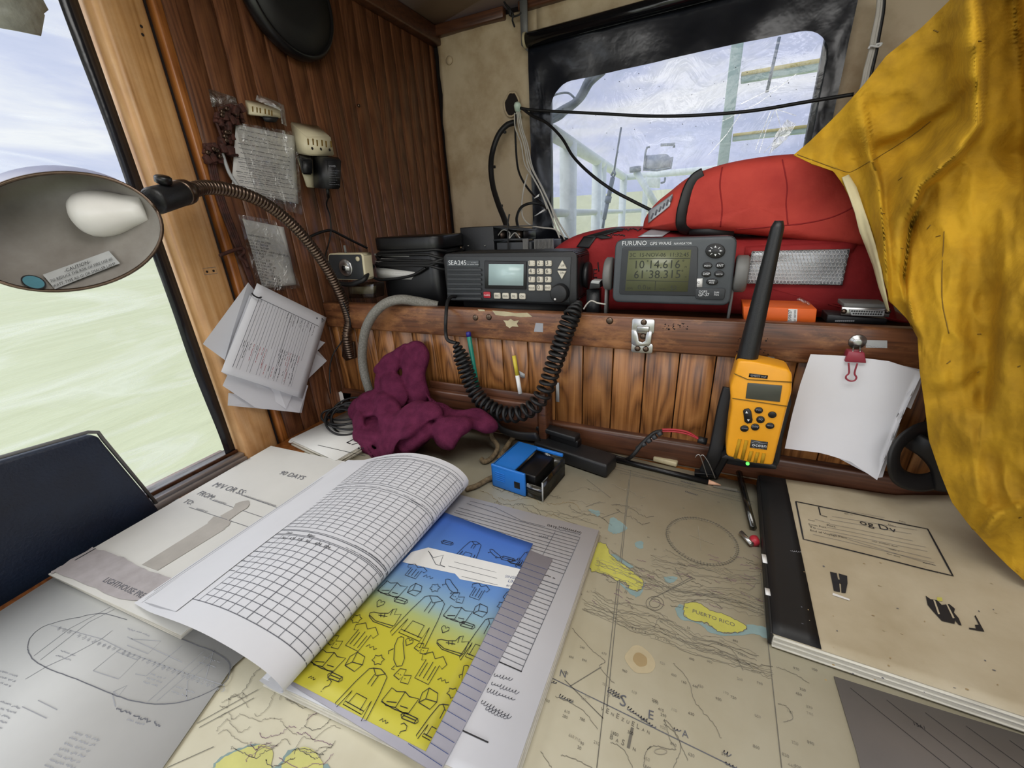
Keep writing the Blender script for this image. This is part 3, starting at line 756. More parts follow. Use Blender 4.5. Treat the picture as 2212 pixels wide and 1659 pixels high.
b.tube([bk(*z3(905, -160), Y), bk(*z3(810, 430), Y)], 0.004, 'outside_grey', 6); b.tube([bk(*z3(*p), Y) for p in [(810, 430), (770, 500), (795, 540), (820, 490), (805, 430)]], 0.005, 'outside_grey', 6)
b.tube([bk(*z3(790, 530), Y), bk(*z3(735, 790), Y)], 0.010, 'outside_grey', 6); b.tube([bk(*z3(735, 790), Y), bk(*z3(715, 880), Y)], 0.014, 'outside_grey', 6)
b.tube([bk(*z3(715, 880), Y), bk(*z3(670, 1110), Y)], 0.009, 'outside_grey', 6); b.tube([bk(*z3(670, 1110), Y), bk(*z3(650, 1230), Y)], 0.006, 'outside_grey', 6)
tag(b.build('rigging_wire'), 'grey rigging wire with a turnbuckle outside the front window', 'wire')
b = MB(); b.tube([bk(*z7(672, 190), 1.9), bk(*z7(608, 472), 1.9)], 0.005, 'outside_grey', 6); tag(b.build('rigging_wire'), 'short thin wire hanging down beside the ladder mast', 'wire')
z6 = ZP(900, 0, 3.19); Y = 1.45
b = MB()
for k, (r_, pts) in enumerate(((0.012, [(1250, 480), (1180, 560), (1110, 690), (1000, 760), (880, 830)]), (0.010, [(1290, 490), (1200, 570), (1130, 680), (1010, 780), (890, 850)]), (0.004, [(1040, 540), (980, 600), (900, 700)]), (0.003, [(1100, 690), (1040, 640), (940, 660), (880, 720)]), (0.004, [(1060, 740), (1000, 810), (900, 860)]), (0.004, [(1190, 500), (1150, 590), (1090, 690)]))):
    b.tube(smooth_path([bk(*z6(*p), Y) for p in pts]), r_, 'outside_grey', 6)
tag(b.build('cable_bunch'), 'bunch of grey cables outside, upper left of the front window', 'cables')

# ================================================================ CHARTS ON THE TABLE
zC = ZP(1160, 1000, 2.5167)        # chart close-up
zL = ZP(0, 900, 2.1857)            # lower left close-up
z5 = ZP(600, 1060, 2.769)
zR = ZP(1600, 980, 2.443)
def wig(pts, amp, n=10, seed=1):
    P = smooth_path([(p[0], p[1], 0) for p in pts], n); return [(p.x+amp*noise.noise(Vector((i*0.7, seed, 0))), p.y+amp*noise.noise(Vector((i*0.7, seed, 9)))) for i, p in enumerate(P)]
CH = PT(0.0012)
b = MB()
poly = [(-0.600, -0.12), (0.345, -0.12), (0.345, 0.30), (0.117, 0.545), (-0.10, 0.561), (-0.50, 0.561), (-0.58, 0.40)]
b.prism([(x, y, TZ+0.0003) for x, y in poly], (0, 0, 0.0009), 'chart_paper')
I = Ink(b, CH, 0.00030)
# borders and graticule
for a, c in (((420, 20), (1180, 215)), ((400, 28), (1170, 226)), ((450, 55), (1120, 188)), ((500, 90), (325, 1659)), ((1215, 600), (1330, 1659)), ((60, 1160), (1080, 1659)), ((510, 40), (380, 1330)), ((360, 1390), (150, 1180)), ((180, 1215), (350, 1110)), ((350, 300), (450, 265)), ((620, 740), (850, 630)), ((750, 570), (790, 640)), ((270, 90), (400, 190)), ((265, 240), (345, 210)), ((700, 700), (840, 620))):
    I.pline([zC(*a), zC(*c)], 0.0007, 'ink_chart' if a != (60, 1160) else 'ink_grey', sub=0.05)
# shoals then land
for pts in ([(385, 370), (400, 300), (440, 310), (490, 355), (450, 380), (420, 385)], [(270, 250), (340, 265), (330, 290)], [(530, 435), (570, 425), (575, 465), (540, 460)], [(750, 790), (790, 770), (830, 850), (900, 870), (940, 890), (1000, 920), (1060, 930), (1140, 880), (1250, 900), (1250, 955), (1180, 930), (1080, 940), (960, 930), (870, 870), (780, 850)], [(385, 500), (430, 500), (520, 560), (500, 570), (400, 525)], [(430, 640), (540, 700), (580, 660), (590, 650), (560, 720), (520, 720)], [(690, 620), (760, 620), (740, 650), (700, 650)]):
    I.ppoly([zC(*p) for p in wig(pts+[pts[0]], 8, 6, len(pts))], 'ink_shoal', h=0.0002)
for pts in ([(330, 430), (380, 450), (400, 500), (480, 560), (540, 610), (580, 650), (560, 690), (510, 690), (480, 650), (430, 640), (380, 610), (290, 580), (270, 500)], [(800, 765), (870, 760), (940, 800), (1030, 830), (1110, 870), (1140, 895), (1110, 920), (1040, 925), (980, 915), (920, 870), (850, 860), (800, 830)]):
    I.ppoly([zC(*p) for p in wig(pts+[pts[0]], 9, 6, len(pts))], 'ink_land', h=0.00035)
    I.pline([zC(*p) for p in wig(pts+[pts[0]], 9, 6, len(pts))], 0.0006, 'ink_chart', h=0.0005)
I.h = 0.0006
I.pfit('PUERTO RICO', zC(845, 815), zC(1075, 893), 'ink_chart')
# contours
rc = random.Random(11)
base = [[(320, 520), (420, 560), (560, 620), (640, 640), (760, 690), (900, 700), (1060, 730), (1230, 790)],
        [(400, 470), (520, 540), (640, 600), (760, 650), (900, 670), (1080, 690), (1220, 740)],
        [(300, 680), (400, 740), (520, 760), (640, 800), (760, 870), (880, 940), (1000, 960), (1200, 1040)],
        [(250, 750), (380, 800), (520, 860), (660, 900), (800, 960), (980, 1010), (1150, 1080), (1280, 1110)],
        [(620, 500), (760, 530), (900, 560), (1050, 580), (1210, 600)]]
for k, bp_ in enumerate(base):
    for j in range(7):
        q = [(x+rc.uniform(-8, 8), y+j*(10 if k != 2 else 14)+rc.uniform(-14, 14)) for x, y in bp_]
        I.pline([zC(*p) for p in wig(q, 16, 8, k*9+j)], 0.00035, 'ink_sound' if j % 2 else 'ink_faint')
for pts in ([(190, 900), (300, 1020), (370, 1080), (340, 1110), (420, 1200)], [(740, 1090), (820, 1180), (860, 1300), (960, 1420), (1000, 1500)], [(690, 1420), (760, 1480), (780, 1560), (740, 1659)], [(600, 1560), (640, 1540), (750, 1560), (720, 1500), (700, 1420), (690, 1400), (720, 1420), (760, 1490), (820, 1620)], [(580, 1659), (590, 1580), (620, 1540)], [(20, 1570), (80, 1659)], [(130, 1590), (200, 1610), (300, 1659)], [(1300, 1110), (1400, 1150), (1480, 1200)], [(1310, 1310), (1360, 1330), (1390, 1390), (1340, 1410)], [(400, 1520), (470, 1560), (520, 1659)], [(1100, 680), (1160, 690), (1200, 640)], [(100, 1270), (240, 1340), (330, 1450)], [(640, 900), (660, 850), (720, 860)], [(700, 470), (860, 560), (960, 590)], [(850, 960), (1040, 1000), (1120, 1130)], [(0, 250), (200, 330), (300, 380)], [(0, 280), (220, 360), (300, 420)], [(20, 260), (150, 280), (330, 340)]):
    I.pline([zC(*p) for p in wig(pts, 9, 10, len(pts))], 0.0004, 'ink_sound')
for r_ in (30, 48): I.pline([zC(640+r_*math.cos(a)*1.0, 765+r_*math.sin(a)*0.8) for a in [2*PI*i/16 for i in range(17)]], 0.0005, 'ink_chart')
I.pline([zC(672+34*math.cos(a), 1570+16*math.sin(a)) for a in [2*PI*i/16 for i in range(17)]], 0.0005, 'ink_faint')
# compass rose
cu, cv_ = CH.uv(*zC(893, 418)); 
e1 = Vector(CH.uv(*zC(1095, 470)))-Vector((cu, cv_)); rr = e1.length
I.circ((cu, cv_), rr, 0.0005, 'ink_chart', 60); I.circ((cu, cv_), rr*0.93, 0.0004, 'ink_faint', 60)
for k in range(72):
    a = 2*PI*k/72; l = 0.93 if k % 6 else 0.88; I.line([(cu+rr*math.cos(a)*l, cv_+rr*math.sin(a)*l), (cu+rr*1.03*math.cos(a), cv_+rr*1.03*math.sin(a))], 0.0006, 'ink_chart')
I.line([(cu-rr*0.35, cv_+0.003), (cu+rr*0.35, cv_-0.003)], 0.0004, 'ink_faint'); I.line([(cu, cv_-rr*0.5), (cu-0.004, cv_+rr*0.6)], 0.0004, 'ink_faint')
# soundings: small figures across the sea
for k in range(150):
    zx, zy = rc.uniform(0, 1500), rc.uniform(60, 1659)
    if 690 < zx < 1100 and 290 < zy < 560: continue
    u, v = CH.uv(*zC(zx, zy)); I.text(str(rc.randint(2, 99)*(10 if zy > 950 else 1)), (u, v), 0.0028, rc.choice(['ink_sound', 'ink_chart', 'ink_faint']), 0)
for k in range(70):
    zx, zy = rc.uniform(300, 1250), rc.uniform(480, 780); u, v = CH.uv(*zC(zx, zy)); I.scrib((u, v), (u+rc.uniform(0.004, 0.012), v+rc.uniform(-0.004, 0.002)), 0.0012, 0.0004, rc.choice(['ink_chart', 'ink_magenta']))
# names
for s_, a, c, m_ in (('N', (122, 1160), (155, 1170), 'ink_grey'), ('S', (448, 1318), (482, 1330), 'ink_grey'), ('E', (605, 1390), (632, 1400), 'ink_grey'), ('A', (788, 1488), (824, 1500), 'ink_grey')):
    I.pfit(s_, zC(*a), zC(*c), m_)
for w_, a, c in (('VENEZUELAN', (345, 1345), (625, 1485)), ('BASIN', (395, 1500), (550, 1580)), ('MUERTOS', (480, 890), (600, 935)), ('TROUGH', (640, 955), (730, 980))):
    A_ = Vector(zC(*a)); B_ = Vector(zC(*c)); n = len(w_)
    for i, ch in enumerate(w_):
        p = A_.lerp(B_, i/n); q = A_.lerp(B_, (i+0.5)/n); I.pfit(ch, tuple(p), tuple(q), 'ink_chart')
for a, c in (((385, 1225), (450, 1262)), ((380, 1240), (450, 1280)), ((490, 1330), (640, 1440)), ((120, 1265), (190, 1300)), ((740, 1445), (780, 1460)), ((560, 1385), (600, 1400)), ((1010, 1570), (1050, 1590)), ((1020, 1630), (1080, 1659)), ((805, 155), (870, 175)), ((780, 100), (860, 120)), ((1020, 145), (1130, 165)), ((60, 1180), (110, 1200))):
    I.scrib(CH.uv(*zC(*a)), CH.uv(*zC(*c)), 0.0022, 0.0007, 'ink_grey')
I.ppoly([zC(*p) for p in [(960, 118), (1090, 145), (1085, 160), (955, 132)]], 'ink_chart')
# stains
for (zx, zy, ra, m_) in ((560, 1070, 0.012, 'stain_light'), (563, 1072, 0.006, 'stain')):
    u, v = CH.uv(*zC(zx, zy)); I.poly([(u+ra*(1+0.2*noise.noise(Vector((math.cos(a), math.sin(a), ra*90))))*math.cos(a), v+ra*(1+0.2*noise.noise(Vector((math.cos(a), math.sin(a), 7))))*math.sin(a)) for a in [2*PI*i/28 for i in range(28)]], m_, h=0.00015+ra*0.001*(-1)+0.0001)
# lower left corner of the chart: land and shoal between the plan and the log book
for pts, m_ in (([(1000, 1659), (1040, 1610), (1110, 1575), (1200, 1545), (1250, 1560), (1270, 1640), (1310, 1650), (1360, 1580), (1440, 1570), (1520, 1640), (1560, 1659), (1700, 1900), (900, 1900)], 'ink_shoal'), ([(1010, 1659), (1060, 1610), (1150, 1570), (1250, 1550), (1290, 1590), (1280, 1650), (1290, 1750), (980, 1750)], 'ink_land_pale'), ([(1330, 1640), (1400, 1570), (1470, 1570), (1530, 1659), (1500, 1750), (1340, 1750)], 'ink_land_pale')):
    I.ppoly([zL(*p) for p in wig(pts+[pts[0]], 10, 5, 3)], m_, h=0.0002 if m_ == 'ink_shoal' else 0.0004)
for k in range(26):
    zx, zy = rc.uniform(1000, 1450), rc.uniform(1300, 1640); q = [(zx, zy)]
    for j in range(5): q.append((q[-1][0]+rc.uniform(10, 60), q[-1][1]+rc.uniform(-50, 40)))
    I.pline([zL(*p) for p in wig(q, 12, 6, k)], 0.0004, rc.choice(['ink_chart', 'ink_faint', 'ink_magenta']))
for a, c in (((930, 1450), (1220, 1290)), ((940, 1470), (1200, 1330)), ((790, 1659), (1010, 1560))): I.pline([zL(*a), zL(*c)], 0.0005, 'ink_chart')
# contours at the upper left, behind the box and cloth
for k in range(26):
    px = rc.uniform(1020, 1330); py = rc.uniform(1040, 1130); q = [(px, py)]
    for j in range(4): q.append((q[-1][0]+rc.uniform(8, 26), q[-1][1]+rc.uniform(-6, 16)))
    I.pline(wig(q, 6, 6, k), 0.0005, rc.choice(['ink_chart', 'ink_faint', 'stain']))
tag(b.build('nautical_chart'), 'large beige nautical chart with yellow islands and a compass rose, covering the table', 'chart')

# darker chart piece at the lower right
b = MB(); q = [tab(*p, 0.0015) for p in [(1801, 1462), (1850, 1625), (1862, 1675), (1900, 1800)]]+[Vector((0.343, 0.10, TZ+0.0015)), Vector((0.343, 0.295, TZ+0.0015)), tab(2000, 1525, 0.0015)]
b.prism(q, (0, 0, 0.0008), 'chart_grey'); I = Ink(b, PT(0.0023), 0.0003)
for k in range(9):
    x0 = 0.14+0.022*k; I.line([(x0, 0.285), (x0+0.16*(1-0.05*k), 0.16)] if x0+0.16 < 0.34 else [(x0, 0.285), (0.34, 0.285-(0.34-x0)*0.78)], 0.0004, 'ink_black')
for k in range(60):
    u, v = rc.uniform(0.145, 0.335), rc.uniform(0.12, 0.28); I.text(str(rc.randint(100, 2900)), (u, v), 0.0036, 'ink_black', -0.1)
tag(b.build('chart_overlay'), 'dark grey chart piece on the nautical chart at the lower right corner', 'chart')

# ship's plan sheet, lower left
b = MB(); q = [(-0.6155, -0.10), (-0.268, -0.10)]; q2 = [tab(*p, 0.0030) for p in [(350, 1659), (503, 1438)]]
poly = [Vector((-0.6185, -0.10, TZ+0.0022)), Vector((-0.330, -0.10, TZ+0.0022)), q2[0], q2[1], Vector((-0.325, 0.23, TZ+0.0022)), Vector((-0.647, 0.235, TZ+0.0022)), tab(0, 1322, 0.0022)]
for v in poly: v.z = TZ+0.0022
b.prism(poly, (0, 0, 0.0008), 'plan_paper'); PP = PT(0.0030); I = Ink(b, PP, 0.0003)
def pl(pts, w=0.0006, m='ink_pale'): I.pline([zL(*p) for p in pts], w, m)
hull = [(130, 1100), (160, 1150), (240, 1195), (360, 1240), (530, 1310), (640, 1345), (780, 1358), (920, 1330), (1050, 1265), (1082, 1220), (1080, 1160), (1010, 1110), (930, 1080), (860, 1050)]
pl(wig(hull, 3, 6), 0.0007, 'ink_grey'); pl(wig([(130, 1100), (140, 1050), (190, 1000), (270, 970), (360, 950), (480, 930), (600, 960)], 3, 6), 0.0006, 'ink_grey')
for pts in ([(240, 985), (480, 1050), (620, 1120), (870, 1210), (1060, 1270)], [(440, 1200), (550, 1110), (650, 1150), (560, 1240), (440, 1200)], [(160, 1130), (330, 1000), (520, 900)], [(190, 1150), (420, 970), (540, 910)], [(220, 1180), (330, 1130), (480, 1050), (530, 1010)], [(530, 1310), (545, 1370)], [(535, 1300), (600, 1270), (560, 1320), (535, 1300)], [(600, 1080), (700, 1120), (760, 1060), (620, 1050)], [(640, 1215), (690, 1225), (860, 1080)], [(700, 1345), (960, 1110)], [(740, 1345), (1000, 1120)], [(880, 1340), (885, 1250), (1010, 1150)], [(120, 1240), (220, 1180)], [(180, 1340), (270, 1385)], [(105, 1370), (220, 1425)], [(600, 1040), (860, 1160)], [(1010, 1100), (970, 1240)]):
    pl(pts)
for k in range(34):
    a = Vector((270, 1000)).lerp(Vector((1040, 1290)), k/33); u, v = PP.uv(*zL(*a)); I.text(str(rc.randint(1, 99)), (u, v), 0.0042, 'ink_pale', -0.3)
for (x0, y0, n, dy, L_) in ((350, 1490, 9, 26, 120), (0, 1200, 3, 22, 90), (0, 1345, 8, 24, 95), (285, 1105, 2, 22, 70), (830, 1275, 2, 22, 90), (710, 1215, 3, 18, 70), (600, 1000, 1, 20, 110), (600, 1430, 1, 20, 80), (960, 1135, 2, 24, 80)):
    for j in range(n):
        a = zL(x0-j*dy*0.9, y0+j*dy); c = zL(x0-j*dy*0.9+L_, y0+j*dy+L_*0.33); I.words(PP.uv(*a), PP.uv(*c), 0.0016, 0.0006, 'ink_pale', rc)
I.words(PP.uv(*zL(550, 1378)), PP.uv(*zL(760, 1460)), 0.0024, 0.0008, 'ink_grey', rc)
tag(b.build('plan_sheet'), "pale ship's plan sheet with a hull outline, lower left of the table", 'plan')

# ================================================================ BIG LOG BOOK
root = thing('log_book', 'open log book with gridded pages rolled over to the left', 'log book', (-0.29, 0.24, TZ+0.003)); LG = root
# left cover lying face up
zt = 0.0125
TL_ = tab(585, 963, zt); TR_ = Vector((-0.40, 0.386, 0)); BR_ = tab(391, 1372, zt); BL_ = tab(104, 1240, zt)
def cov(a, c, z0=zt):
    p = (BL_.lerp(BR_, a)).lerp(TL_.lerp(TR_, a), c); return (p.x, p.y, TZ+z0)
b = MB()
b.sheet(lambda a, c: cov(a, c), 16, 16, 'paper_warm')
for k in range(5):
    zz = zt-0.0018-0.0018*k; off = 0.0015*k
    b.prism([Vector((BL_.x+off*0.4, BL_.y+0.0006*k, TZ+zz)), Vector((BR_.x-off, BR_.y+0.001*(k % 2), TZ+zz)), Vector((TR_.x, TR_.y, TZ+zz)), Vector((TL_.x+off*0.3, TL_.y-0.0008*k, TZ+zz))], (0, 0, 0.0014), 'paper_edge')
CP = PT(zt); I = Ink(b, CP, 0.0004, px=CP.uv)
def covz(u, v, h):
    return Vector((u, v, TZ+zt+0.0003+h))
I.f = covz
z4 = ZP(300, 940, 2.962)
I.pfit('90 DAYS', z4(893, 250), z4(1043, 288), 'ink_grey')
I.pfit('M/V OR SS:', z4(466, 328), z4(660, 385), 'ink_grey'); I.pfit('FROM:', z4(370, 380), z4(462, 415), 'ink_grey'); I.pfit('TO:', z4(278, 432), z4(330, 448), 'ink_grey')
for a, c in (((655, 385), (885, 465)), ((468, 418), (800, 530)), ((320, 462), (705, 590))): I.pline([z4(*a), z4(*c)], 0.0006, 'ink_grey')
for a, c in (((670, 385), (880, 455)), ((480, 415), (560, 440)), ((370, 470), (440, 492))): I.scrib(CP.uv(*z4(*a)), CP.uv(*z4(*c)), 0.0022, 0.0005, 'ink_grey')
I.h = 0.001; I.pfit('LIGHTHOUSE PRESS', zL(485, 782), zL(690, 872), 'ink_grey')
lh = [(705, 425), (675, 420), (625, 440), (605, 462), (600, 485), (555, 500), (510, 520), (450, 540), (440, 560), (330, 650), (100, 760), (-20, 830), (110, 850), (200, 790), (350, 700), (490, 590), (540, 582), (580, 575), (570, 550), (620, 520), (640, 490), (700, 460)]
for ih, lh in enumerate(([(475, 545), (20, 830), (120, 868), (555, 600)], [(440, 562), (480, 522), (540, 530), (590, 552), (575, 582), (540, 600)], [(520, 520), (600, 475), (645, 497), (575, 548)], [(600, 478), (620, 440), (665, 425), (702, 420), (708, 445), (695, 468), (642, 498)])): I.ppoly([z4(*p) for p in lh], 'cover_print', h=0.0002+0.00012*ih)
rocks = [(440, 620), (560, 660), (640, 700), (700, 730), (800, 760), (900, 790), (830, 830), (700, 870), (560, 860), (420, 800), (280, 745), (240, 742), (300, 700)]
I.ppoly([zL(*p) for p in wig(rocks+[rocks[0]], 10, 4, 3)], 'cover_print_dark', h=0.0007)
I.pline([zL(*p) for p in [(355, 682), (455, 625)]], 0.0014, 'ink_black'); I.pline([z4(*p) for p in [(612, 205), (650, 178), (715, 152)]], 0.0014, 'ink_black')
b.build('left_cover', parent=root)

# right pages
b = MB(); xr0, xr1, yr0, yr1 = -0.292, -0.074, 0.108, 0.3765
for k in range(6):
    d = 0.0008*((k*7) % 3); b.prism([(xr0+d*0.5, yr0+d, TZ+0.0025+0.0016*k), (xr1-0.010-d, yr0+0.012+d, TZ+0.0025+0.0016*k), (xr1-d, yr0+0.02+d, TZ+0.0025+0.0016*k), (xr1-d, yr1-d, TZ+0.0025+0.0016*k), (xr0, yr1-d, TZ+0.0025+0.0016*k)], (0, 0, 0.0014), 'paper_edge' if k < 5 else 'paper')
b.bm.verts.ensure_lookup_table()
RP = PT(0.0123); I = Ink(b, RP, 0.0002)
I.pfit('DATE', z5(1610, 210), z5(1665, 228), 'ink_black'); I.scrib(RP.uv(*z5(1680, 215)), RP.uv(*z5(1815, 250)), 0.0026, 0.0006, 'ink_black'); I.scrib(RP.uv(*z5(1670, 228)), RP.uv(*z5(1810, 262)), 0.0012, 0.0007, 'ink_grey')
p0 = RP.uv(*z5(1808, 280)); p1 = RP.uv(*z5(1455, 1085)); q0 = RP.uv(*z5(1130, 70)); 
I.line([p0, p1], 0.0006, 'ink_grey'); I.pline([z5(1808, 280), z5(1440, 180), z5(1130, 75)], 0.0006, 'ink_grey'); I.pline([z5(1660, 245), z5(1540, 470)], 0.0006, 'ink_grey'); I.pline([z5(1150, 62), z5(1300, 100), z5(1460, 180), z5(1600, 215)], 0.0005, 'ink_grey')
for k in range(1, 32):
    t = k/32; y = p0[1]+(p1[1]-p0[1])*t; x1 = p0[0]+(p1[0]-p0[0])*t
    x0 = -0.25 if k < 9 else (x1-0.030)
    if 12 <= k <= 13: continue
    I.line([(x0, y+0.0010*(k % 2)), (x1, y)], 0.00055 if k not in (14, 16) else 0.0009, 'ink_grey')
I.words((p0[0]-0.028, p0[1]-(p0[1]-p1[1])*12.6/32), (p0[0]-0.008, p0[1]-(p0[1]-p1[1])*12.7/32), 0.0018, 0.0007, 'ink_black')
for a, c in (((1560, 270), (1620, 280)), ((1290, 1100), (1400, 1130)), ((1275, 1150), (1440, 1210)), ((1250, 1190), (1415, 1250)), ((1215, 1260), (1390, 1355)), ((1240, 1300), (1370, 1360))): I.scrib(RP.uv(*z5(*a)), RP.uv(*z5(*c)), 0.0026, 0.0006, 'ink_grey')
I.pline([z5(1105, 1435), z5(1260, 1507)], 0.0010, 'ink_black'); I.pline([z5(1320, 1022), z5(1460, 1083)], 0.0009, 'ink_black')
b.build('right_pages', parent=root)

# the rolled-over pages
prof = [(-0.468, 0.0175), (-0.440, 0.022), (-0.405, 0.0345), (-0.370, 0.0455), (-0.335, 0.0520), (-0.300, 0.0520), (-0.272, 0.0460), (-0.2565, 0.0350), (-0.2545, 0.0250), (-0.262, 0.0160), (-0.278, 0.0120), (-0.290, 0.0115)]
PR = smooth_path([(x, 0, z) for x, z in prof], 6)
cum = [0]
for i in range(1, len(PR)): cum.append(cum[-1]+(PR[i]-PR[i-1]).length)
LU = cum[-1]
def profat(u):
    u = max(0, min(LU, u)); i = 0
    while i < len(cum)-2 and cum[i+1] < u: i += 1
    t = (u-cum[i])/(cum[i+1]-cum[i]+1e-9); p = PR[i].lerp(PR[i+1], t); d = (PR[i+1]-PR[i]).normalized()
    return p, Vector((-d.z, 0, d.x))
V0, V1 = 0.107, 0.382
def curl(u, v, h):        # u along the sheet from its free edge, v along the book
    p, n_ = profat(u); t = (v-V0)/(V1-V0)
    s_ = 0.90+0.16*t
    n_ = Vector((n_.x, 0, n_.z)); q = p+n_*h
    z = 0.0115+(q.z-0.0115)*s_; x = q.x+0.004*(t-0.5)+(0.010*math.sin(min(1, u/0.1)*PI/2) - 0.010)*(1-t)*0.5
    y = v-0.004*math.sin(PI*min(1, u/LU))*(1-2*t)
    return Vector((x, y, TZ+z))
def layer(b, h, du, d0, d1, m, nu=40, nv=12, umax=None):
    umax = umax or LU
    b.sheet(lambda a, c: curl(du+(umax-du)*a, V0+d0+(V1-V0-d0-d1)*c, h), nu, nv, m)
b = MB(); rl = random.Random(5)
layer(b, 0, 0.0, 0, 0, 'paper', 48, 16)
for k in range(1, 9):
    layer(b, -0.0011*k, 0.0, 0.002*k*rl.uniform(0.6, 1.2)*0.5, rl.uniform(0, 0.004), 'paper', 40, 4, LU-0.01)
I = Ink(b, curl, 0.00035)
WG = 'ink_grey'
u0, u1 = 0.035, LU-0.030
def vl(v, a=u0, c=u1, w=0.0006): I.line([(a, v), (c, v)], w, WG, sub=0.006)
def ul(u, a, c, w=0.0006): I.line([(u, a), (u, c)], w, WG, sub=0.03)
# edges of the turned leaves showing near the free edge
for k in range(16):
    u = 0.003+0.0021*k+rl.uniform(-0.0006, 0.0006); a = 0.110+rl.uniform(0, 0.06); I.line([(u, a), (u+rl.uniform(-0.002, 0.002), 0.379-rl.uniform(0, 0.05))], rl.choice([0.0004, 0.0007, 0.0011]), rl.choice(['ink_pale', 'white', 'light_grey']), sub=0.04)
# lower table
ul(u0, 0.128, 0.163); vl(0.128, u0, u1, 0.0007); vl(0.163, u0, u0+0.045)
for k in range(1, 14):
    v = 0.128+0.0068*k; vl(v, u0+0.048 if v < 0.166 else u0+0.012, u1)
for k in range(17):
    u = u0+0.048+k*0.0124
    if u < u1: ul(u, 0.128, 0.215, 0.0009 if k == 6 else 0.0006)
vl(0.222, u0+0.01, u1, 0.0008); vl(0.2235, u0+0.01, u1, 0.0005); vl(0.215, u0+0.01, u1, 0.0006)
for k, s_ in enumerate(('No.', 'A.M.', 'P.M.', 'No.', 'A.M.', 'P.M.')): I.text(s_, (u0+0.052+k*0.0135, 0.209), 0.0052, 'ink_black')
I.text('Bilges', (u0+0.086, 0.2165), 0.0050, 'ink_black'); I.text('Tanks', (u0+0.048, 0.2165), 0.0050, 'ink_black')
for k in range(6): I.words((u0+0.014, 0.176+0.0068*k), (u0+0.040, 0.176+0.0068*k), 0.0012, 0.0004, 'ink_grey', rl)
# middle and upper tables
for v0_, v1_, n in ((0.228, 0.300, 13), (0.312, 0.366, 11)):
    for k in range(n+1): vl(v0_+(v1_-v0_)*k/n, u0+0.004, u1, 0.0005)
    for k in range(18):
        u = u0+0.010+k*0.0128*(1.0 if k < 9 else 1.02)
        if u < u1: ul(u, v0_, v1_, 0.0006)
vl(0.303, u0+0.004, u1, 0.0007); vl(0.309, u0+0.004, u1, 0.0007)
for k in range(8): I.words((u0+0.012+0.026*k, 0.3048), (u0+0.030+0.026*k, 0.3048), 0.0011, 0.0004, 'ink_grey', rl)
vl(0.368, u0+0.004, u1, 0.0007); vl(0.373, u0+0.02, u1-0.02, 0.0005); I.words((u0+0.03, 0.3745), (u0+0.10, 0.3745), 0.0012, 0.0005, 'ink_grey', rl)
for k in range(40):
    u = rl.uniform(u0+0.14, u1-0.01); v = rl.choice([0.302, 0.224, 0.218, 0.30]); I.words((u, v), (u+0.012, v), 0.0010, 0.0004, 'ink_grey', rl)
o = b.build('rolled_pages', parent=root); o['label'] = 'thick bundle of gridded pages rolled over to the left'
# fanned free edges of the turned pages
b = MB()
for k in range(10):
    x0 = -0.470-0.0006*k; z0 = TZ+0.0155+0.0006*k
    b.sheet(lambda a, c, k=k: Vector((-0.472+0.0025*k*0.9+0.05*a+0.002*math.sin(c*5+k), V0+0.004+(V1-V0-0.008)*c, TZ+0.0150+0.0009*k+a*0.012)), 3, 8, 'paper')
b.build('page_fan', parent=root)

# ================================================================ EXERCISE BOOK on the right pages
ez = 0.0135
ex = [(-0.268, 0.116), (-0.136, 0.119), (-0.137, 0.3235), (-0.262, 0.334)]
root = thing('exercise_book', 'yellow and blue exercise book with school doodles lying on the open log book', 'exercise book', (-0.20, 0.22, TZ+ez-0.001))
b = MB(); inner_ = [Vector((-0.267, 0.1145, TZ+ez-0.0010)), Vector((-0.121, 0.112, TZ+ez-0.0010)), Vector((-0.1105, 0.312, TZ+ez-0.0010)), Vector((-0.262, 0.330, TZ+ez-0.0010))]
b.prism(inner_, (0, 0, 0.0022), 'paper_grey'); I = Ink(b, PT(ez+0.0012), 0.0002)
for k in range(26): I.line([(-0.15, 0.118+0.0072*k), (-0.121+0.010*k/26, 0.1165+0.0072*k)], 0.0004, 'ink_blue')
o = b.build('inner_page', parent=root); o['label'] = 'grey ruled page beside the cover'
b = MB(); n = 20
def exc(u, v, h=0):      # lifts slightly along its right edge
    u = min(u, -0.1362-0.0008*(v > 0.3)) if h > 0 else u
    return Vector((u, v, TZ+ez+0.0018+0.0012*max(0, (u+0.18)/0.045)**2*max(0, (v-0.15)/0.18)+h))
b.sheet(lambda a, c: exc(*(Vector(ex[0]).lerp(Vector(ex[1]), a)).lerp(Vector(ex[3]).lerp(Vector(ex[2]), a), c)), 12, 18, 'exercise_cover', 0.0005)
EP = PT(ez+0.0025); I = Ink(b, exc, 0.0004, px=EP.uv)
I.ppoly([z5(*p) for p in [(745, 425), (800, 365), (900, 338), (1510, 490), (1450, 610), (1090, 528), (1060, 495), (905, 462)]], 'white')
I.h = 0.0006
for a, c in (((1055, 425), (1350, 500)), ((1020, 450), (1330, 530)), ((1100, 512), (1315, 565))): I.pline([z5(*a), z5(*c)], 0.0005, 'ink_grey')
I.pfit('SINGLE', z5(1358, 520), z5(1440, 534), 'ink_blue'); I.pfit('LINE', z5(1377, 548), z5(1432, 560), 'ink_blue'); I.pfit('80 PG', z5(1366, 574), z5(1412, 583), 'ink_blue')
I.pline([z5(*p) for p in [(900, 360), (930, 400), (990, 385), (970, 440), (1000, 455), (945, 440), (905, 365)]], 0.0007, 'ink_grey')
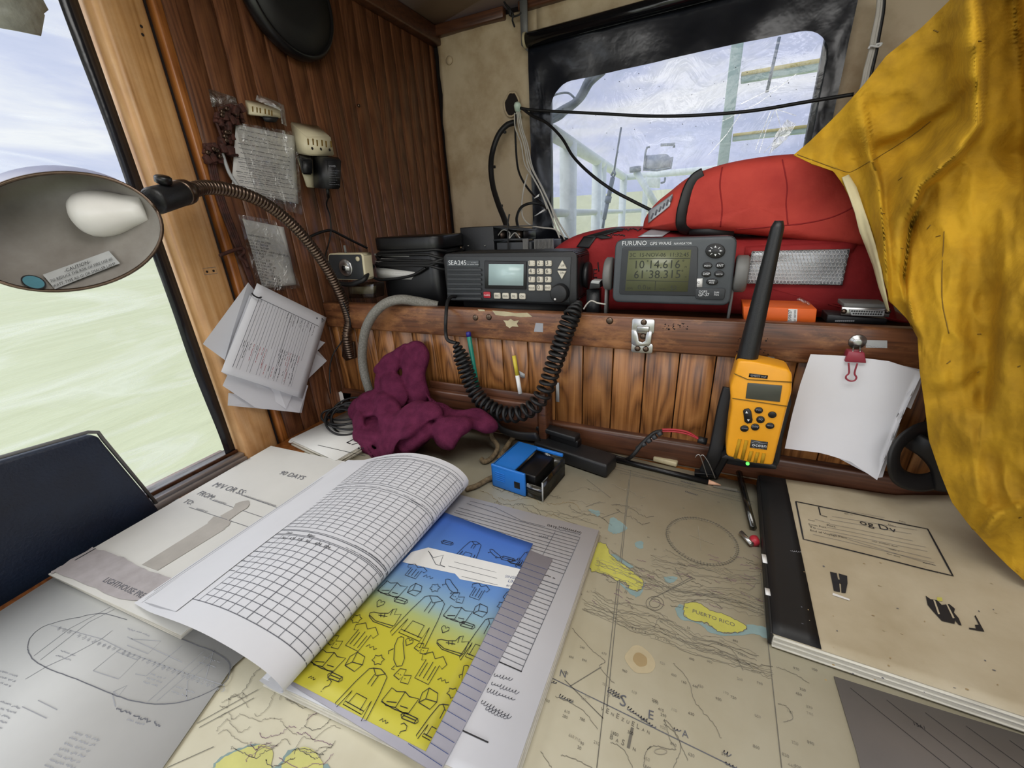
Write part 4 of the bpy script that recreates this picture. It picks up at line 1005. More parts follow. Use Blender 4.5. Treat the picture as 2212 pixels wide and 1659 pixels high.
D = {
 'shoe': [[(0, .35), (.05, .2), (.3, .05), (.95, .1), (1, .3), (.95, .85), (.75, .7), (.7, 1), (.6, .9), (.55, .65), (.3, .5), (.1, .45), (0, .35)], [(.03, .25), (.35, .12), (.98, .22)], [(.6, .9), (.65, .6)], [(.35, .5), (.42, .35)], [(.45, .6), (.52, .4)], [(.3, .4), (.6, .5)]],
 'hood': [[(.3, 1), (.2, .95), (.1, .6), (0, .05), (.1, 0), (.18, .4), (.2, .1), (.8, .1), (.82, .4), (.9, 0), (1, .05), (.9, .6), (.8, .95), (.7, 1), (.5, .88), (.3, 1)], [(.3, 1), (.5, 1.05), (.7, 1)], [(.44, .9), (.44, .65)], [(.56, .9), (.56, .65)], [(.3, .15), (.33, .4), (.67, .4), (.7, .15)], [(.2, .17), (.8, .17)]],
 'shirt': [[(.3, 1), (.05, .8), (.12, .6), (.25, .68), (.25, 0), (.75, 0), (.75, .68), (.88, .6), (.95, .8), (.7, 1), (.5, .82), (.3, 1)], [(.35, .6), (.35, .1)], [(.5, .7), (.5, .1)], [(.65, .6), (.65, .1)]],
 'book': [[(.5, .1), (.2, 0), (0, .1), (.05, .75), (.25, .7), (.5, .85), (.7, .75), (1, .85), (.95, .15), (.75, .05), (.5, .1), (.5, .85)], [(.15, .15), (.45, .3)], [(.6, .25), (.85, .3)], [(0, .05), (.48, .02), (.97, .1)]],
 'pencil': [[(0, .35), (.15, .7), (.9, .75), (1, .5), (.9, .2), (.15, .05), (0, .35)], [(.15, .7), (.15, .05)], [(.85, .75), (.85, .2)], [(.15, .4), (.85, .5)]],
 'heart': [[(.5, 0), (0, .6), (.1, .95), (.35, .95), (.5, .7), (.65, .95), (.9, .95), (1, .6), (.5, 0)]],
 'eraser': [[(.1, .1), (0, .6), (.2, .95), (.8, .9), (1, .5), (.85, .05), (.1, .1)], [(.1, .1), (.35, .4), (1, .5)], [(.35, .4), (.2, .95)]],
 'splat': [[(.5+.5*(1 if k % 2 else .68)*math.cos(k*PI/6), .5+.5*(1 if k % 2 else .68)*math.sin(k*PI/6)) for k in range(13)]],
 'quest': [[(.1, .8), (.3, 1), (.7, .9), (.8, .6), (.45, .35), (.45, .15)], [(.4, 0), (.5, .02)]],
 'chip': [[(0, .3), (.1, .9), (.45, 1), (.5, .6), (.9, .8), (1, .2), (.55, .1), (.5, .5), (.4, .2), (0, .3)], [(.15, .5), (.2, .55)], [(.3, .5), (.35, .55)], [(.65, .4), (.7, .45)]],
 'wave': [[(0, .2), (.2, .8), (.4, .3), (.6, .8), (.8, .3), (1, .7)]],
 'board': [[(.1, 1), (0, .9), (.1, .6), (.5, .15), (.8, 0), (1, .1), (.9, .35), (.4, .8), (.25, 1), (.1, 1)], [(.15, .5), (.0, .35), (.1, .25)], [(.7, .0), (.65, -.15), (.8, -.12)]]}
def doodle(nm, zx, zy, w, hgt, ang=0.0):
    c = Vector(EP.uv(*z5(zx, zy))); wx = (Vector(EP.uv(*z5(zx+w/2, zy)))-Vector(EP.uv(*z5(zx-w/2, zy)))).length; hy = (Vector(EP.uv(*z5(zx, zy-hgt/2)))-Vector(EP.uv(*z5(zx, zy+hgt/2)))).length
    ca, sa = math.cos(ang), math.sin(ang)
    for st in D[nm]:
        pts = [(c.x+((x-.5)*wx)*ca-((y_-.5)*hy)*sa, c.y+((x-.5)*wx)*sa+((y_-.5)*hy)*ca) for x, y_ in st]; I.line(pts, 0.0006, 'ink_black')
for d in (('shoe', 640, 745, 190, 110), ('shoe', 1045, 910, 190, 120), ('hood', 860, 765, 240, 270), ('hood', 520, 1200, 230, 260), ('hood', 1220, 900, 150, 280), ('hood', 960, 1400, 180, 240), ('shirt', 500, 870, 190, 140), ('shirt', 910, 1055, 190, 170), ('shirt', 820, 480, 150, 70), ('shirt', 1200, 600, 130, 90), ('book', 690, 580, 150, 90), ('book', 1080, 730, 150, 100), ('book', 305, 1005, 180, 110), ('book', 735, 1245, 200, 130), ('pencil', 738, 652, 90, 45), ('pencil', 1135, 800, 100, 45), ('pencil', 345, 1110, 105, 50), ('pencil', 790, 1355, 120, 55), ('pencil', 1015, 308, 80, 30), ('pencil', 1375, 405, 90, 34), ('heart', 610, 675, 50, 40), ('heart', 998, 830, 50, 42), ('heart', 782, 905, 50, 42), ('eraser', 822, 590, 80, 70), ('eraser', 1215, 715, 85, 75), ('eraser', 465, 1020, 105, 100), ('eraser', 905, 1240, 110, 115), ('splat', 940, 580, 65, 50), ('splat', 1345, 690, 70, 55), ('splat', 600, 1010, 80, 60), ('splat', 1050, 1210, 85, 65), ('chip', 1075, 640, 90, 60), ('chip', 340, 905, 100, 70), ('chip', 748, 1110, 110, 80), ('chip', 1390, 640, 80, 60), ('board', 730, 960, 130, 150), ('board', 1140, 1110, 110, 110), ('board', 1040, 570, 120, 60), ('quest', 290, 1165, 50, 70), ('quest', 745, 1430, 70, 75), ('wave', 560, 935, 70, 30), ('wave', 990, 1135, 70, 30), ('wave', 635, 1378, 55, 30), ('wave', 205, 1120, 45, 24), ('wave', 900, 515, 60, 26), ('chip', 860, 945, 90, 60), ('shoe', 1420, 420, 90, 45), ('hood', 1150, 360, 130, 110), ('hood', 1480, 420, 80, 100), ('splat', 470, 765, 70, 50), ('board', 1300, 375, 90, 34)):
    doodle(*d)
b.build('cover', parent=root)

# ================================================================ DECK LOG on the right
gx = [(0.0885, 0.3010), (0.318, 0.2935), (0.304, 0.5600), (0.1005, 0.5480)]
def dl(a, c, z=0.0):
    p = Vector(gx[0]).lerp(Vector(gx[1]), a).lerp(Vector(gx[3]).lerp(Vector(gx[2]), a), c); cu = max(0, (a-0.70)/0.30)*max(0, (c-0.80)/0.20)
    return Vector((p.x, p.y-0.012*cu, TZ+0.0155+0.022*cu+0.0006+0.001*abs(math.sin(a*5)*math.sin(c*3))+z))
def dlz(u, v, h): 
    c = max(0, min(1, (v-0.297)/(0.556-0.297))); x0 = 0.0885+0.012*c; a = max(0, min(1, (u-x0)/(0.2295-0.026*c)))
    cu = max(0, (a-0.70)/0.30)*max(0, (c-0.80)/0.20); return Vector((u, v, TZ+0.0158+0.022*cu+0.0006+0.001*abs(math.sin(a*5)*math.sin(c*3))+h))
root = thing('deck_log', 'beige deck log book with a black taped spine and a framed title', 'log book', (0.2, 0.43, TZ+0.002))
b = MB()
for k in range(7):
    d = 0.0010*((k*5) % 3)
    b.prism([(gx[0][0]+0.001, gx[0][1]-0.0015+d*0.7, TZ+0.0030+0.0017*k), (gx[1][0]-0.003, gx[1][1]-0.0015+d*0.7, TZ+0.0030+0.0017*k), (gx[2][0]-0.004, gx[2][1]-0.006, TZ+0.0030+0.0017*k), (gx[3][0]+0.002, gx[3][1]-0.002, TZ+0.0030+0.0017*k)], (0, 0, 0.0014), 'paper_edge')
b.build('page_block', parent=root)
b = MB(); b.sheet(lambda a, c: dl(a, c), 24, 24, 'log_cover', 0.0007)
DP = PT(0.0165); I = Ink(b, dlz, 0.0005, px=DP.uv)
zR = ZP(1600, 980, 2.443)
fr = [(290, 255), (985, 400), (1118, 647), (330, 455)]
def dense(pts, m_=0.02): 
    return pts
I.line([I.K(*zR(*p)) for p in fr], 0.0016, 'ink_black', closed=True, sub=0.01)
I.line([I.K(*zR(*p)) for p in [(410, 285), (420, 328), (455, 338)]], 0.0012, 'ink_black')
for a, c in (((410, 285), (530, 303)), ((480, 335), (930, 405)), ((470, 352), (900, 425)), ((530, 300), (760, 340)), ((465, 375), (910, 462)), ((455, 393), (975, 495)), ((400, 400), (985, 518)), ((470, 425), (1005, 555)), ((380, 430), (1020, 578)), ((560, 455), (1030, 592)), ((750, 352), (870, 370)), ((390, 350), (470, 372))):
    I.line([I.K(*zR(*a)), I.K(*zR(*c))], 0.0004, 'ink_grey', sub=0.02)
I.pfit('og Dv', zR(630, 375), zR(825, 420), 'ink_black')
for s_, a, c in (('Port', (455, 385), (500, 395)), ('From Port', (360, 380), (452, 398)), ('To', (362, 393), (395, 402)), ('End of Voyage Port', (368, 412), (560, 455)), ('Date', (778, 378), (820, 390)), ('Time', (835, 358), (870, 366))): I.pfit(s_, zR(*a), zR(*c), 'ink_black')
for a, c in (((355, 352), (390, 360)), ((545, 318), (590, 328)), ((690, 465), (830, 495)), ((780, 505), (835, 517)), ((770, 530), (840, 548)), ((960, 575), (1030, 592))): I.words(I.K(*zR(*a)), I.K(*zR(*c)), 0.0012, 0.0005, 'ink_black')
for pts, m_ in (([(470, 628), (505, 635), (512, 668), (522, 670), (515, 637), (560, 650), (562, 690), (552, 740), (530, 738), (528, 690), (518, 688), (523, 735), (490, 728)], 'ink_black'), ([(485, 738), (575, 772), (572, 780), (483, 750)], 'white'),
                ([(975, 752), (1000, 770), (1035, 775), (1060, 800), (1100, 795), (1130, 820), (1125, 840), (1150, 870), (1165, 908), (1150, 905), (1130, 880), (1128, 900), (1060, 885), (1010, 830), (985, 800)], 'ink_black'), ([(1035, 760), (1060, 760), (1065, 780), (1035, 778)], 'ink_land'),
                ([(1015, 775), (1025, 778), (1050, 850), (1040, 850)], 'log_cover'), ([(1080, 790), (1088, 792), (1128, 870), (1118, 872)], 'log_cover'), ([(1238, 855), (1285, 942), (1205, 928), (1203, 920), (1240, 925), (1235, 905), (1255, 905), (1232, 860)], 'ink_black')):
    I.ppoly([zR(*p) for p in pts], m_, h=0.0007 if m_ == 'log_cover' else 0.0005)
I.scrib(I.K(*zR(258, 515)), I.K(*zR(320, 522)), 0.002, 0.0004, 'ink_pale')
for k in range(40):
    u, v = I.K(*zR(R.uniform(300, 1400), R.uniform(560, 1300))); 
    if u < 0.30: I.circ((u, v), R.uniform(0.0003, 0.0012), 0, R.choice(['stain', 'ink_grey', 'stain_light']), 7, ry=R.uniform(0.0003, 0.0009))
b.build('front_cover', parent=root)
b = MB()
def spine(a, c):
    q = dl(a*0.145*(1-0.0*c), c); return q+Vector((0, 0, 0.0007))
b.sheet(spine, 4, 16, 'black_rubber', 0.0008)
b.box(((gx[0][0]+gx[3][0])/2-0.0008, (gx[0][1]+gx[3][1])/2, TZ+0.0095), (0.0025, 0.246, 0.0135), 'black_rubber', R=Matrix.Rotation(-0.0486, 3, 'Z'), bev=0.0008)
for (zx, zy, w_) in ((125, 555, 12), (142, 730, 8)):
    p = DP.hit(*zR(zx, zy)); b.box((p.x, p.y, TZ+0.0168), (0.004, 0.012 if w_ == 12 else 0.008, 0.0006), 'white')
b.build('spine_tape', parent=root)

# pen, pencil, rubber scrap
a = tab(1592, 1003, 0.008); c = tab(1627, 1140, 0.006)
root = thing('ballpoint_pen', 'clear ballpoint pen with a red end lying beside the deck log spine', 'pen', (a+c)/2)
b = MB(); b.cyl(a, c, 0.0038, 'smoked', 12); b.build('barrel', parent=root)
b = MB(); b.cyl(a.lerp(c, 0.15), c, 0.0014, 'ink_black', 8); b.build('refill', parent=root)
b = MB(); e0 = tab(1601, 1150, 0.006); e1 = tab(1624, 1176, 0.006); b.cyl(e0, e1, 0.0026, 'steel', 12); b.build('metal_tip', parent=root)
b = MB(); e = tab(1630, 1168, 0.006); b.lathe([(0.001, -0.006), (0.0045, -0.004), (0.0050, 0.0), (0.0045, 0.004), (0.001, 0.0055)], e, (c-a).normalized(), 'red_plastic', 14); b.build('red_cap', parent=root)
a = tab(1322, 990, 0.006); c = tab(1530, 1041, 0.005); d = tab(1557, 1048, 0.0035)
root = thing('pencil', 'black pencil with a bare wooden tip lying along the back of the chart', 'pencil', (a+c)/2)
b = MB(); b.cyl(a, c, 0.0038, 'black_satin', 6); b.build('barrel', parent=root)
b = MB(); b.lathe([(0.0036, 0), (0.0008, (d-c).length)], c, d-c, 'pencil_wood', 10); b.build('tip', parent=root)
b = MB(); p = tab(1437, 1002, 0.0); b.box((p.x, p.y, TZ+0.006), (0.034, 0.012, 0.008), 'cream_dirty', R=Matrix.Rotation(-0.15, 3, 'Z'), bev=0.002)
tag(b.build('eraser'), 'worn off-white eraser behind the black pencil', 'eraser')

# ================================================================ RADIO GEAR on the shelf
SZ = 0.943                    # top of the shelf board
z4 = ZP(900, 440, 5.267)
Y = 0.600; PF = PB(Y)
def V3(zp, y, Z_=None): return bk(*(Z_(*zp) if Z_ else zp), y)
# --- marine radio
root = thing('marine_radio', 'dark grey marine radio with a pale screen and cream keypad on the shelf', 'radio', (-0.28, 0.65, SZ)); RAD = root
tl = bk(955, 543, Y); br = bk(1246, 667, Y); x0, x1 = tl.x, br.x; zt_, zb = bk(1100, 545, Y).z, bk(1100, 655, Y).z
cxr, czr = (x0+x1)/2, (zt_+zb)/2; wr, hr = x1-x0, zt_-zb
b = MB(); pts = rrect(x0, x1, zb, zt_, 0.010, 5)
b.prism([(x, Y, z) for x, z in pts], (0, 0.020, 0), 'black_plastic', bev=0.002)
pts = rrect(x0+0.001, x1-0.001, zb+0.001, zt_-0.001, 0.010, 5); b.prism([(x, Y+0.0195, z) for x, z in pts], (0, 0.055, 0), 'black_plastic', bev=0.002)
b.box((cxr, Y+0.04, (SZ+zb)/2), (wr*0.8, 0.05, zb-SZ+0.004), 'black_plastic')
b.build('case', parent=root)
b = MB(); q = [z4(350, 600), z4(1760, 605), z4(1740, 1125), z4(355, 1090)]
b.prism([bk(*p, Y) for p in q], (0, -0.0015, 0), 'dark_grey', bev=0.0006); FP = b.build('front_panel', parent=root)
b = MB()
for k in range(7):
    y_ = 735+k*54.5; b.prism([V3((358, y_), Y-0.0015, z4), V3((735, y_+2), Y-0.0015, z4), V3((748, y_+30), Y-0.0015, z4), V3((358, y_+30), Y-0.0015, z4)], (0, -0.0030, 0), 'dark_grey', bev=0.0005)
b.build('speaker_grille', parent=FP)
b = MB(); b.prism([V3(p, Y-0.0012, z4) for p in [(355, 645), (712, 645), (712, 715), (355, 712)]], (0, -0.0025, 0), 'grey_case', bev=0.0005)
I = Ink(b, PB(Y-0.0040), 0.0)
I.pfit('SEA', z4(365, 697), z4(465, 698), 'ink_white'); I.pfit('245', z4(472, 698), z4(565, 699), 'ink_white')
I.words(I.K(*z4(575, 690)), I.K(*z4(705, 692)), 0.0012, 0.0005, 'ink_white'); I.words(I.K(*z4(620, 672)), I.K(*z4(690, 672)), 0.0010, 0.0004, 'ink_white'); b.build('name_plate', parent=FP)
b = MB(); b.prism([V3(p, Y-0.0014, z4) for p in [(775, 648), (1255, 655), (1250, 975), (780, 962)]], (0, -0.0020, 0), 'black_satin', bev=0.0008)
b.prism([V3(p, Y-0.0033, z4) for p in [(822, 685), (1218, 688), (1214, 933), (818, 926)]], (0, -0.0004, 0), 'lcd_radio'); b.build('screen', parent=FP)
keys = []
lab = [['1', '2', '3'], ['4', '5', '6'], ['7', '8', '9'], ['MODE', '0', 'ENT']]
for r_ in range(4):
    for c_ in range(3):
        keys.append((1320+c_*95-c_*r_*1.2, 675+r_*92, 35, 32, lab[r_][c_], 'key_cream'))
for k, s_ in enumerate(('ESC', 'SEND', 'SQ', 'CH')): keys.append((928+k*95, 1043+k*2, 34, 32, s_, 'key_cream'))
keys.append((812, 1033, 36, 33, 'ALARM', 'key_red'))
for (cx_, cy_, w_, h_, s_, m_) in keys:
    c0 = V3((cx_-w_, cy_+h_), Y, z4); c1 = V3((cx_+w_, cy_-h_), Y, z4)
    b = MB(); b.prism([(x, Y-0.0013, z) for x, z in rrect(c0.x, c1.x, c0.z, c1.z, 0.0015, 3)], (0, -0.0032, 0), m_, bev=0.0006)
    I = Ink(b, PB(Y-0.0047), 0.0)
    if len(s_) == 1:
        I.text(s_, (c0.x+0.0015, c0.z+0.0022), 0.0085, 'ink_black')
        for j in range(3): I.words((c0.x+0.0080, c0.z+0.0028+0.0026*j), (c0.x+0.0100, c0.z+0.0028+0.0026*j), 0.0008, 0.0004, 'ink_grey')
    else: I.text(s_, ((c0.x+c1.x)/2, (c0.z+c1.z)/2-0.0013), 0.0044 if len(s_) < 4 else 0.0034, 'ink_black' if m_ != 'key_red' else 'ink_white', align='C')
    b.build('key', parent=FP)
for pts, s_, at in (([(1662, 642), (1714, 738), (1610, 738)], 'UP', (1662, 718)), ([(1606, 760), (1708, 764), (1658, 858)], 'DN', (1656, 800))):
    b = MB(); b.prism([V3(p, Y-0.0013, z4) for p in pts], (0, -0.0032, 0), 'key_cream', bev=0.0006); I = Ink(b, PB(Y-0.0047), 0.0); u, v = I.K(*z4(*at)); I.text(s_, (u, v), 0.0048, 'ink_black', align='C'); b.build('key', parent=FP)
b = MB(); c = V3((1640, 1012), Y-0.001, z4); b.lathe([(0.0142, 0), (0.0138, 0.010), (0.0130, 0.0122), (0.0120, 0.0128), (0.001, 0.0128)], c, (0, -1, 0), 'black_plastic', 36)
b.cyl(c+Vector((-0.0050, -0.0128, -0.0078)), c+Vector((-0.0050, -0.0134, -0.0078)), 0.0016, 'white', 10); b.build('knob', parent=root)
b = MB(); p = bk(1262, 600, Y+0.05); b.cyl((x1, Y+0.045, czr), (x1+0.008, Y+0.045, czr), 0.020, 'black_plastic', 24, 0.002); b.build('side_knob', parent=root)

# --- handset cord: plain lead at the left, coils under, back up to the right
lead = [bk(*p, y) for p, y in (((984, 641), 0.597), ((974, 642), 0.583), ((966, 655), 0.566), ((963, 690), 0.545), ((963, 720), 0.545), ((968, 735), 0.541), ((985, 741), 0.539))]
cen = smooth_path([bk(*p, y) for p, y in (((985, 742), .541), ((998, 775), .538), ((1014, 820), .533), ((1035, 860), .527), ((1068, 886), .520), ((1110, 896), .518), ((1150, 880), .522), ((1176, 845), .528), ((1192, 800), .533), ((1206, 760), .536), ((1220, 720), .538), ((1232, 690), .541), ((1243, 668), .552), ((1250, 655), .566))], 40)
seg = [0]
for i in range(1, len(cen)): seg.append(seg[-1]+(cen[i]-cen[i-1]).length)
LT = seg[-1]; turns = 43; RR = 0.0112; NS = turns*14; hel = []
nn = Vector((0, 1, 0)); j = 0
for i in range(NS+1):
    s_ = LT*i/NS
    while j < len(seg)-2 and seg[j+1] < s_: j += 1
    t = (s_-seg[j])/(seg[j+1]-seg[j]+1e-9); p = cen[j].lerp(cen[j+1], t); T = (cen[j+1]-cen[j]).normalized()
    nn = (nn-nn.dot(T)*T).normalized(); bb = T.cross(nn)
    # wind tightly at the bottom of the loop, looser at the ends
    f = i/NS; ph = 2*PI*turns*(f-0.045*math.sin(2*PI*f)*(-1)); rr = RR*min(1, 0.3+f*12, 0.3+(1-f)*10)
    hel.append(p+nn*math.cos(ph)*rr+bb*math.sin(ph)*rr)
b = MB(); b.tube(smooth_path(lead, 8), 0.0030, 'black_rubber', 8); b.tube(hel, 0.0026, 'black_rubber', 6)
tag(b.build('handset_cord', sharp=2), 'black coiled handset cord hanging from the marine radio in a loop', 'cord')

# --- GPS navigator
z5g = ZP(1280, 440, 3.072); Y = 0.600
root = thing('gps_navigator', 'grey satellite navigator with a greenish position screen on a bracket', 'navigator', (-0.04, 0.63, SZ))
q = [bk(*z5g(*p), Y) for p in [(150, 240), (965, 212), (912, 680), (128, 655)]]
b = MB()
def quadround(q, r, n=5):
    out = []; m_ = len(q)
    for i in range(m_):
        a, p, c = q[i-1], q[i], q[(i+1) % m_]; d0 = (a-p).normalized()*r; d1 = (c-p).normalized()*r
        for k in range(n+1):
            t = k/n; out.append((p+d0)*(1-t)**2+p*2*t*(1-t)+(p+d1)*t*t)
    return out
b.prism(quadround(q, 0.011), (0, 0.026, 0), 'grey_case', bev=0.0035, seg=3)
cc = sum(q, Vector())/4; b.prism([cc+(v-cc)*0.86+Vector((0, 0.022, 0)) for v in quadround(q, 0.012)], (0, 0.035, 0), 'dark_grey', bev=0.004)
GC = b.build('case', parent=root)
I = None
b = MB(); b.prism(quadround([V3(p, Y+0.0002, z5g) for p in [(198, 288), (702, 282), (690, 612), (175, 600)]], 0.004), (0, -0.0016, 0), 'dark_grey', bev=0.0007)
b.prism([V3(p, Y-0.0013, z5g) for p in [(240, 312), (655, 306), (630, 583), (216, 578)]], (0, -0.0006, 0), 'lcd_gps')
I = Ink(b, PB(Y-0.0021), 0.0)
I.pfit('3C  15-NOV-06  11:32:45', z5g(247, 352), z5g(638, 350), 'lcd_text'); 
I.pfit("10 14.616", z5g(284, 430), z5g(580, 428), 'lcd_text'); I.pfit("61 38.315", z5g(274, 496), z5g(582, 494), 'lcd_text')
for p in ((366, 380), (360, 445), (602, 378), (596, 445)): u, v = I.K(*z5g(*p)); I.circ((u, v), 0.0009, 0.0005, 'lcd_text', 8)
I.pline([z5g(240, 366), z5g(648, 362)], 0.0008, 'lcd_text'); I.pline([z5g(225, 508), z5g(632, 518)], 0.0008, 'lcd_text'); I.pline([z5g(418, 512), z5g(414, 575)], 0.0008, 'lcd_text')
I.pfit('SOG:', z5g(228, 568), z5g(268, 568), 'lcd_text'); I.pfit('0.0', z5g(298, 568), z5g(352, 570), 'lcd_text'); I.pfit('kt', z5g(362, 570), z5g(385, 570), 'lcd_text'); I.pfit('COG:', z5g(443, 572), z5g(488, 574), 'lcd_text'); I.pfit("53", z5g(516, 574), z5g(556, 574), 'lcd_text')
for y_ in (425, 490): I.pfit('N' if y_ == 425 else 'W', z5g(612, y_), z5g(624, y_), 'lcd_text')
b.build('screen', parent=GC)
b = MB(); I = Ink(b, PB(Y-0.0004), 0.0)
I.pfit('FURUNO', z5g(196, 277), z5g(358, 275), 'ink_white'); I.pfit('GPS WAAS', z5g(380, 275), z5g(522, 272), 'ink_white'); I.pfit('NAVIGATOR', z5g(540, 272), z5g(658, 270), 'ink_white')
o = b.build('lettering', parent=root)
def ell(cx_, cy_, rx, ry, y, n=20): return [V3((cx_+rx*math.cos(2*PI*i/n), cy_+ry*math.sin(2*PI*i/n)), y, z5g) for i in range(n)]
b = MB(); b.prism(ell(815, 313, 66, 50, Y-0.0002), (0, -0.0022, 0), 'black_satin', bev=0.0007); I = Ink(b, PB(Y-0.0026), 0.0)
for k in range(8):
    a = k*PI/4; c0 = Vector((815, 313)); d = Vector((math.cos(a)*48, math.sin(a)*36)); t_ = Vector((-math.sin(a)*8, math.cos(a)*6))
    if k % 2 == 0: I.ppoly([z5g(*(c0+d)), z5g(*(c0+d*0.6+t_)), z5g(*(c0+d*0.6-t_))], 'ink_white')
    else: I.pline([z5g(*(c0+d*0.6)), z5g(*(c0+d*0.95))], 0.0007, 'ink_white')
b.build('cursor_pad', parent=GC)
for (cx_, cy_, rx, s_) in ((763, 410, 32, 'MENU'), (847, 410, 30, 'ENT'), (755, 465, 32, 'DISP'), (840, 465, 34, 'GOTO'), (793, 518, 40, 'MARK')):
    b = MB(); b.prism(ell(cx_, cy_, rx, 22, Y-0.0002), (0, -0.0022, 0), 'black_satin', bev=0.0006); I = Ink(b, PB(Y-0.0026), 0.0)
    if s_ == 'MARK': I.pfit('MARK', z5g(770, 516), z5g(812, 516), 'ink_white'); I.pfit('MOB', z5g(774, 530), z5g(806, 531), 'ink_white')
    else: I.pfit(s_, z5g(cx_-22, cy_+8), z5g(cx_+22, cy_+8), 'ink_white')
    b.build('button', parent=GC)
b = MB(); b.prism(quadround([V3(p, Y-0.0002, z5g) for p in [(682, 558), (885, 560), (872, 638), (682, 632)]], 0.004), (0, -0.0018, 0), 'dark_grey', bev=0.0007); I = Ink(b, PB(Y-0.0022), 0.0)
I.pfit('DGPS', z5g(706, 590), z5g(760, 590), 'ink_white'); I.pfit('GP-37', z5g(702, 614), z5g(774, 612), 'ink_white'); I.pfit('DIM', z5g(806, 596), z5g(838, 596), 'ink_white'); I.pfit('PWR', z5g(806, 610), z5g(838, 611), 'ink_white'); b.build('button', parent=GC)
b = MB(); b.prism([V3(p, Y-0.0002, z5g) for p in [(678, 498), (730, 496), (728, 553), (674, 553)]], (0, -0.0008, 0), 'white'); I = Ink(b, PB(Y-0.0012), 0.0); I.pfit('#2', z5g(684, 530), z5g(710, 530), 'ink_black'); o = b.build('sticker', parent=root); o['label'] = 'small white number sticker'
for s_, (px, py) in ((-1, (118, 465)), (1, (985, 465))):
    b = MB(); c = V3((px, py), Y+0.02, z5g); b.cyl(c+Vector((-0.006*s_ - 0.002, 0, 0)), c+Vector((0.007*s_, 0, 0)), 0.0235, 'mid_grey', 24, 0.002); b.build('knob', parent=root)
b = MB(); cl = V3((110, 480), Y+0.02, z5g); cr_ = V3((975, 480), Y+0.02, z5g)
b.box((cl.x-0.002, Y+0.02, (cl.z+SZ)/2), (0.003, 0.020, cl.z-SZ), 'mid_grey'); b.box((cr_.x-0.006, Y+0.02, (cr_.z+SZ)/2), (0.003, 0.020, cr_.z-SZ), 'mid_grey')
b.box(((cl.x+cr_.x)/2-0.004, Y+0.02, SZ+0.002), (cr_.x-cl.x-0.004, 0.020, 0.004), 'mid_grey'); b.build('bracket', parent=root)

# --- boxes behind the radio
y = 0.72
tl = V3((490, 275), y, z4); tr = V3((870, 262), y, z4)
b = MB(); b.box(((tl.x+tr.x)/2, y+0.03, (tl.z+SZ)/2), (tr.x-tl.x, 0.06, tl.z-SZ), 'black_plastic', bev=0.001)
for zx in (587, 778): b.cyl(V3((zx, 480), y-0.001, z4), V3((zx, 480), y+0.002, z4), 0.0018, 'steel', 8)
r0 = V3((875, 262), y+0.004, z4); r1 = V3((1225, 305), y+0.004, z4); rb = V3((875, 410), y+0.004, z4)
b.box(((r0.x+r1.x)/2, y+0.065, r0.z-0.002), (r1.x-r0.x, 0.002, 0.002), 'dark_grey'); b.box(((r0.x+r1.x)/2, y+0.03, rb.z-0.001), (r1.x-r0.x, 0.060, 0.003), 'dark_grey')
b.box((r1.x, y+0.03, (r0.z+rb.z)/2-0.004), (0.0015, 0.058, r0.z-rb.z-0.008), 'black_plastic'); b.prism([V3(p, y+0.001, z4) for p in [(870, 262), (1225, 305), (1228, 312), (870, 272)]], (0, 0.06, 0), 'dark_grey')
b.box(((r0.x+r1.x)/2, y+0.060, (r0.z+rb.z)/2-0.004), (r1.x-r0.x, 0.002, r0.z-rb.z-0.006), 'groove')
for zx, zy, rr, m_ in ((960, 350, 0.009, 'bronze'), (1100, 360, 0.010, 'black_rubber'), (905, 345, 0.011, 'mid_grey'), (1165, 350, 0.008, 'bronze')):
    b.cyl(V3((zx, zy), y+0.03, z4), V3((zx, zy), y+0.058, z4), rr, m_, 12, 0.001)
b.tube(smooth_path([V3(p, y+0.02, z4) for p in [(900, 400), (980, 300), (1060, 330), (1050, 400), (1120, 330), (1180, 400)]]), 0.0012, 'wire_white', 5)
b.tube(smooth_path([V3(p, y-0.004, z4) for p in [(1055, 120), (1035, 240), (1040, 400), (1045, 540)]]), 0.0016, 'black_rubber', 6)
tag(b.build('power_box'), 'black electronics box with an open side full of parts behind the marine radio', 'electronics box')
b = MB(); a = V3((880, 410), y-0.01, z4); c = V3((1285, 520), y-0.01, z4); b.box(((a.x+c.x)/2, y+0.03, (a.z+SZ)/2-0.003), (c.x-a.x, 0.06, a.z-SZ-0.006), 'dark_grey', bev=0.001)
for k in range(6): b.box((V3((1235+k*9, 460), y, z4).x, y-0.007, (a.z+SZ)/2), (0.0012, 0.006, a.z-SZ), 'mid_grey')
tag(b.build('amplifier'), 'flat dark grey finned unit under the open electronics box', 'electronics box')
b = MB(); a = V3((1330, 405), y, z4); c = V3((1540, 520), y, z4); b.box(((a.x+c.x)/2, y+0.03, (a.z+SZ)/2-0.002), (c.x-a.x, 0.05, a.z-SZ-0.002), 'black_plastic', bev=0.001)
for k in range(14): b.box((a.x+0.002+k*0.0026, y+0.002, (a.z+SZ)/2), (0.0010, 0.008, a.z-SZ), 'mid_grey')
tag(b.build('heat_sink'), 'small black ribbed heat sink just left of the lower life jacket', 'heat sink')

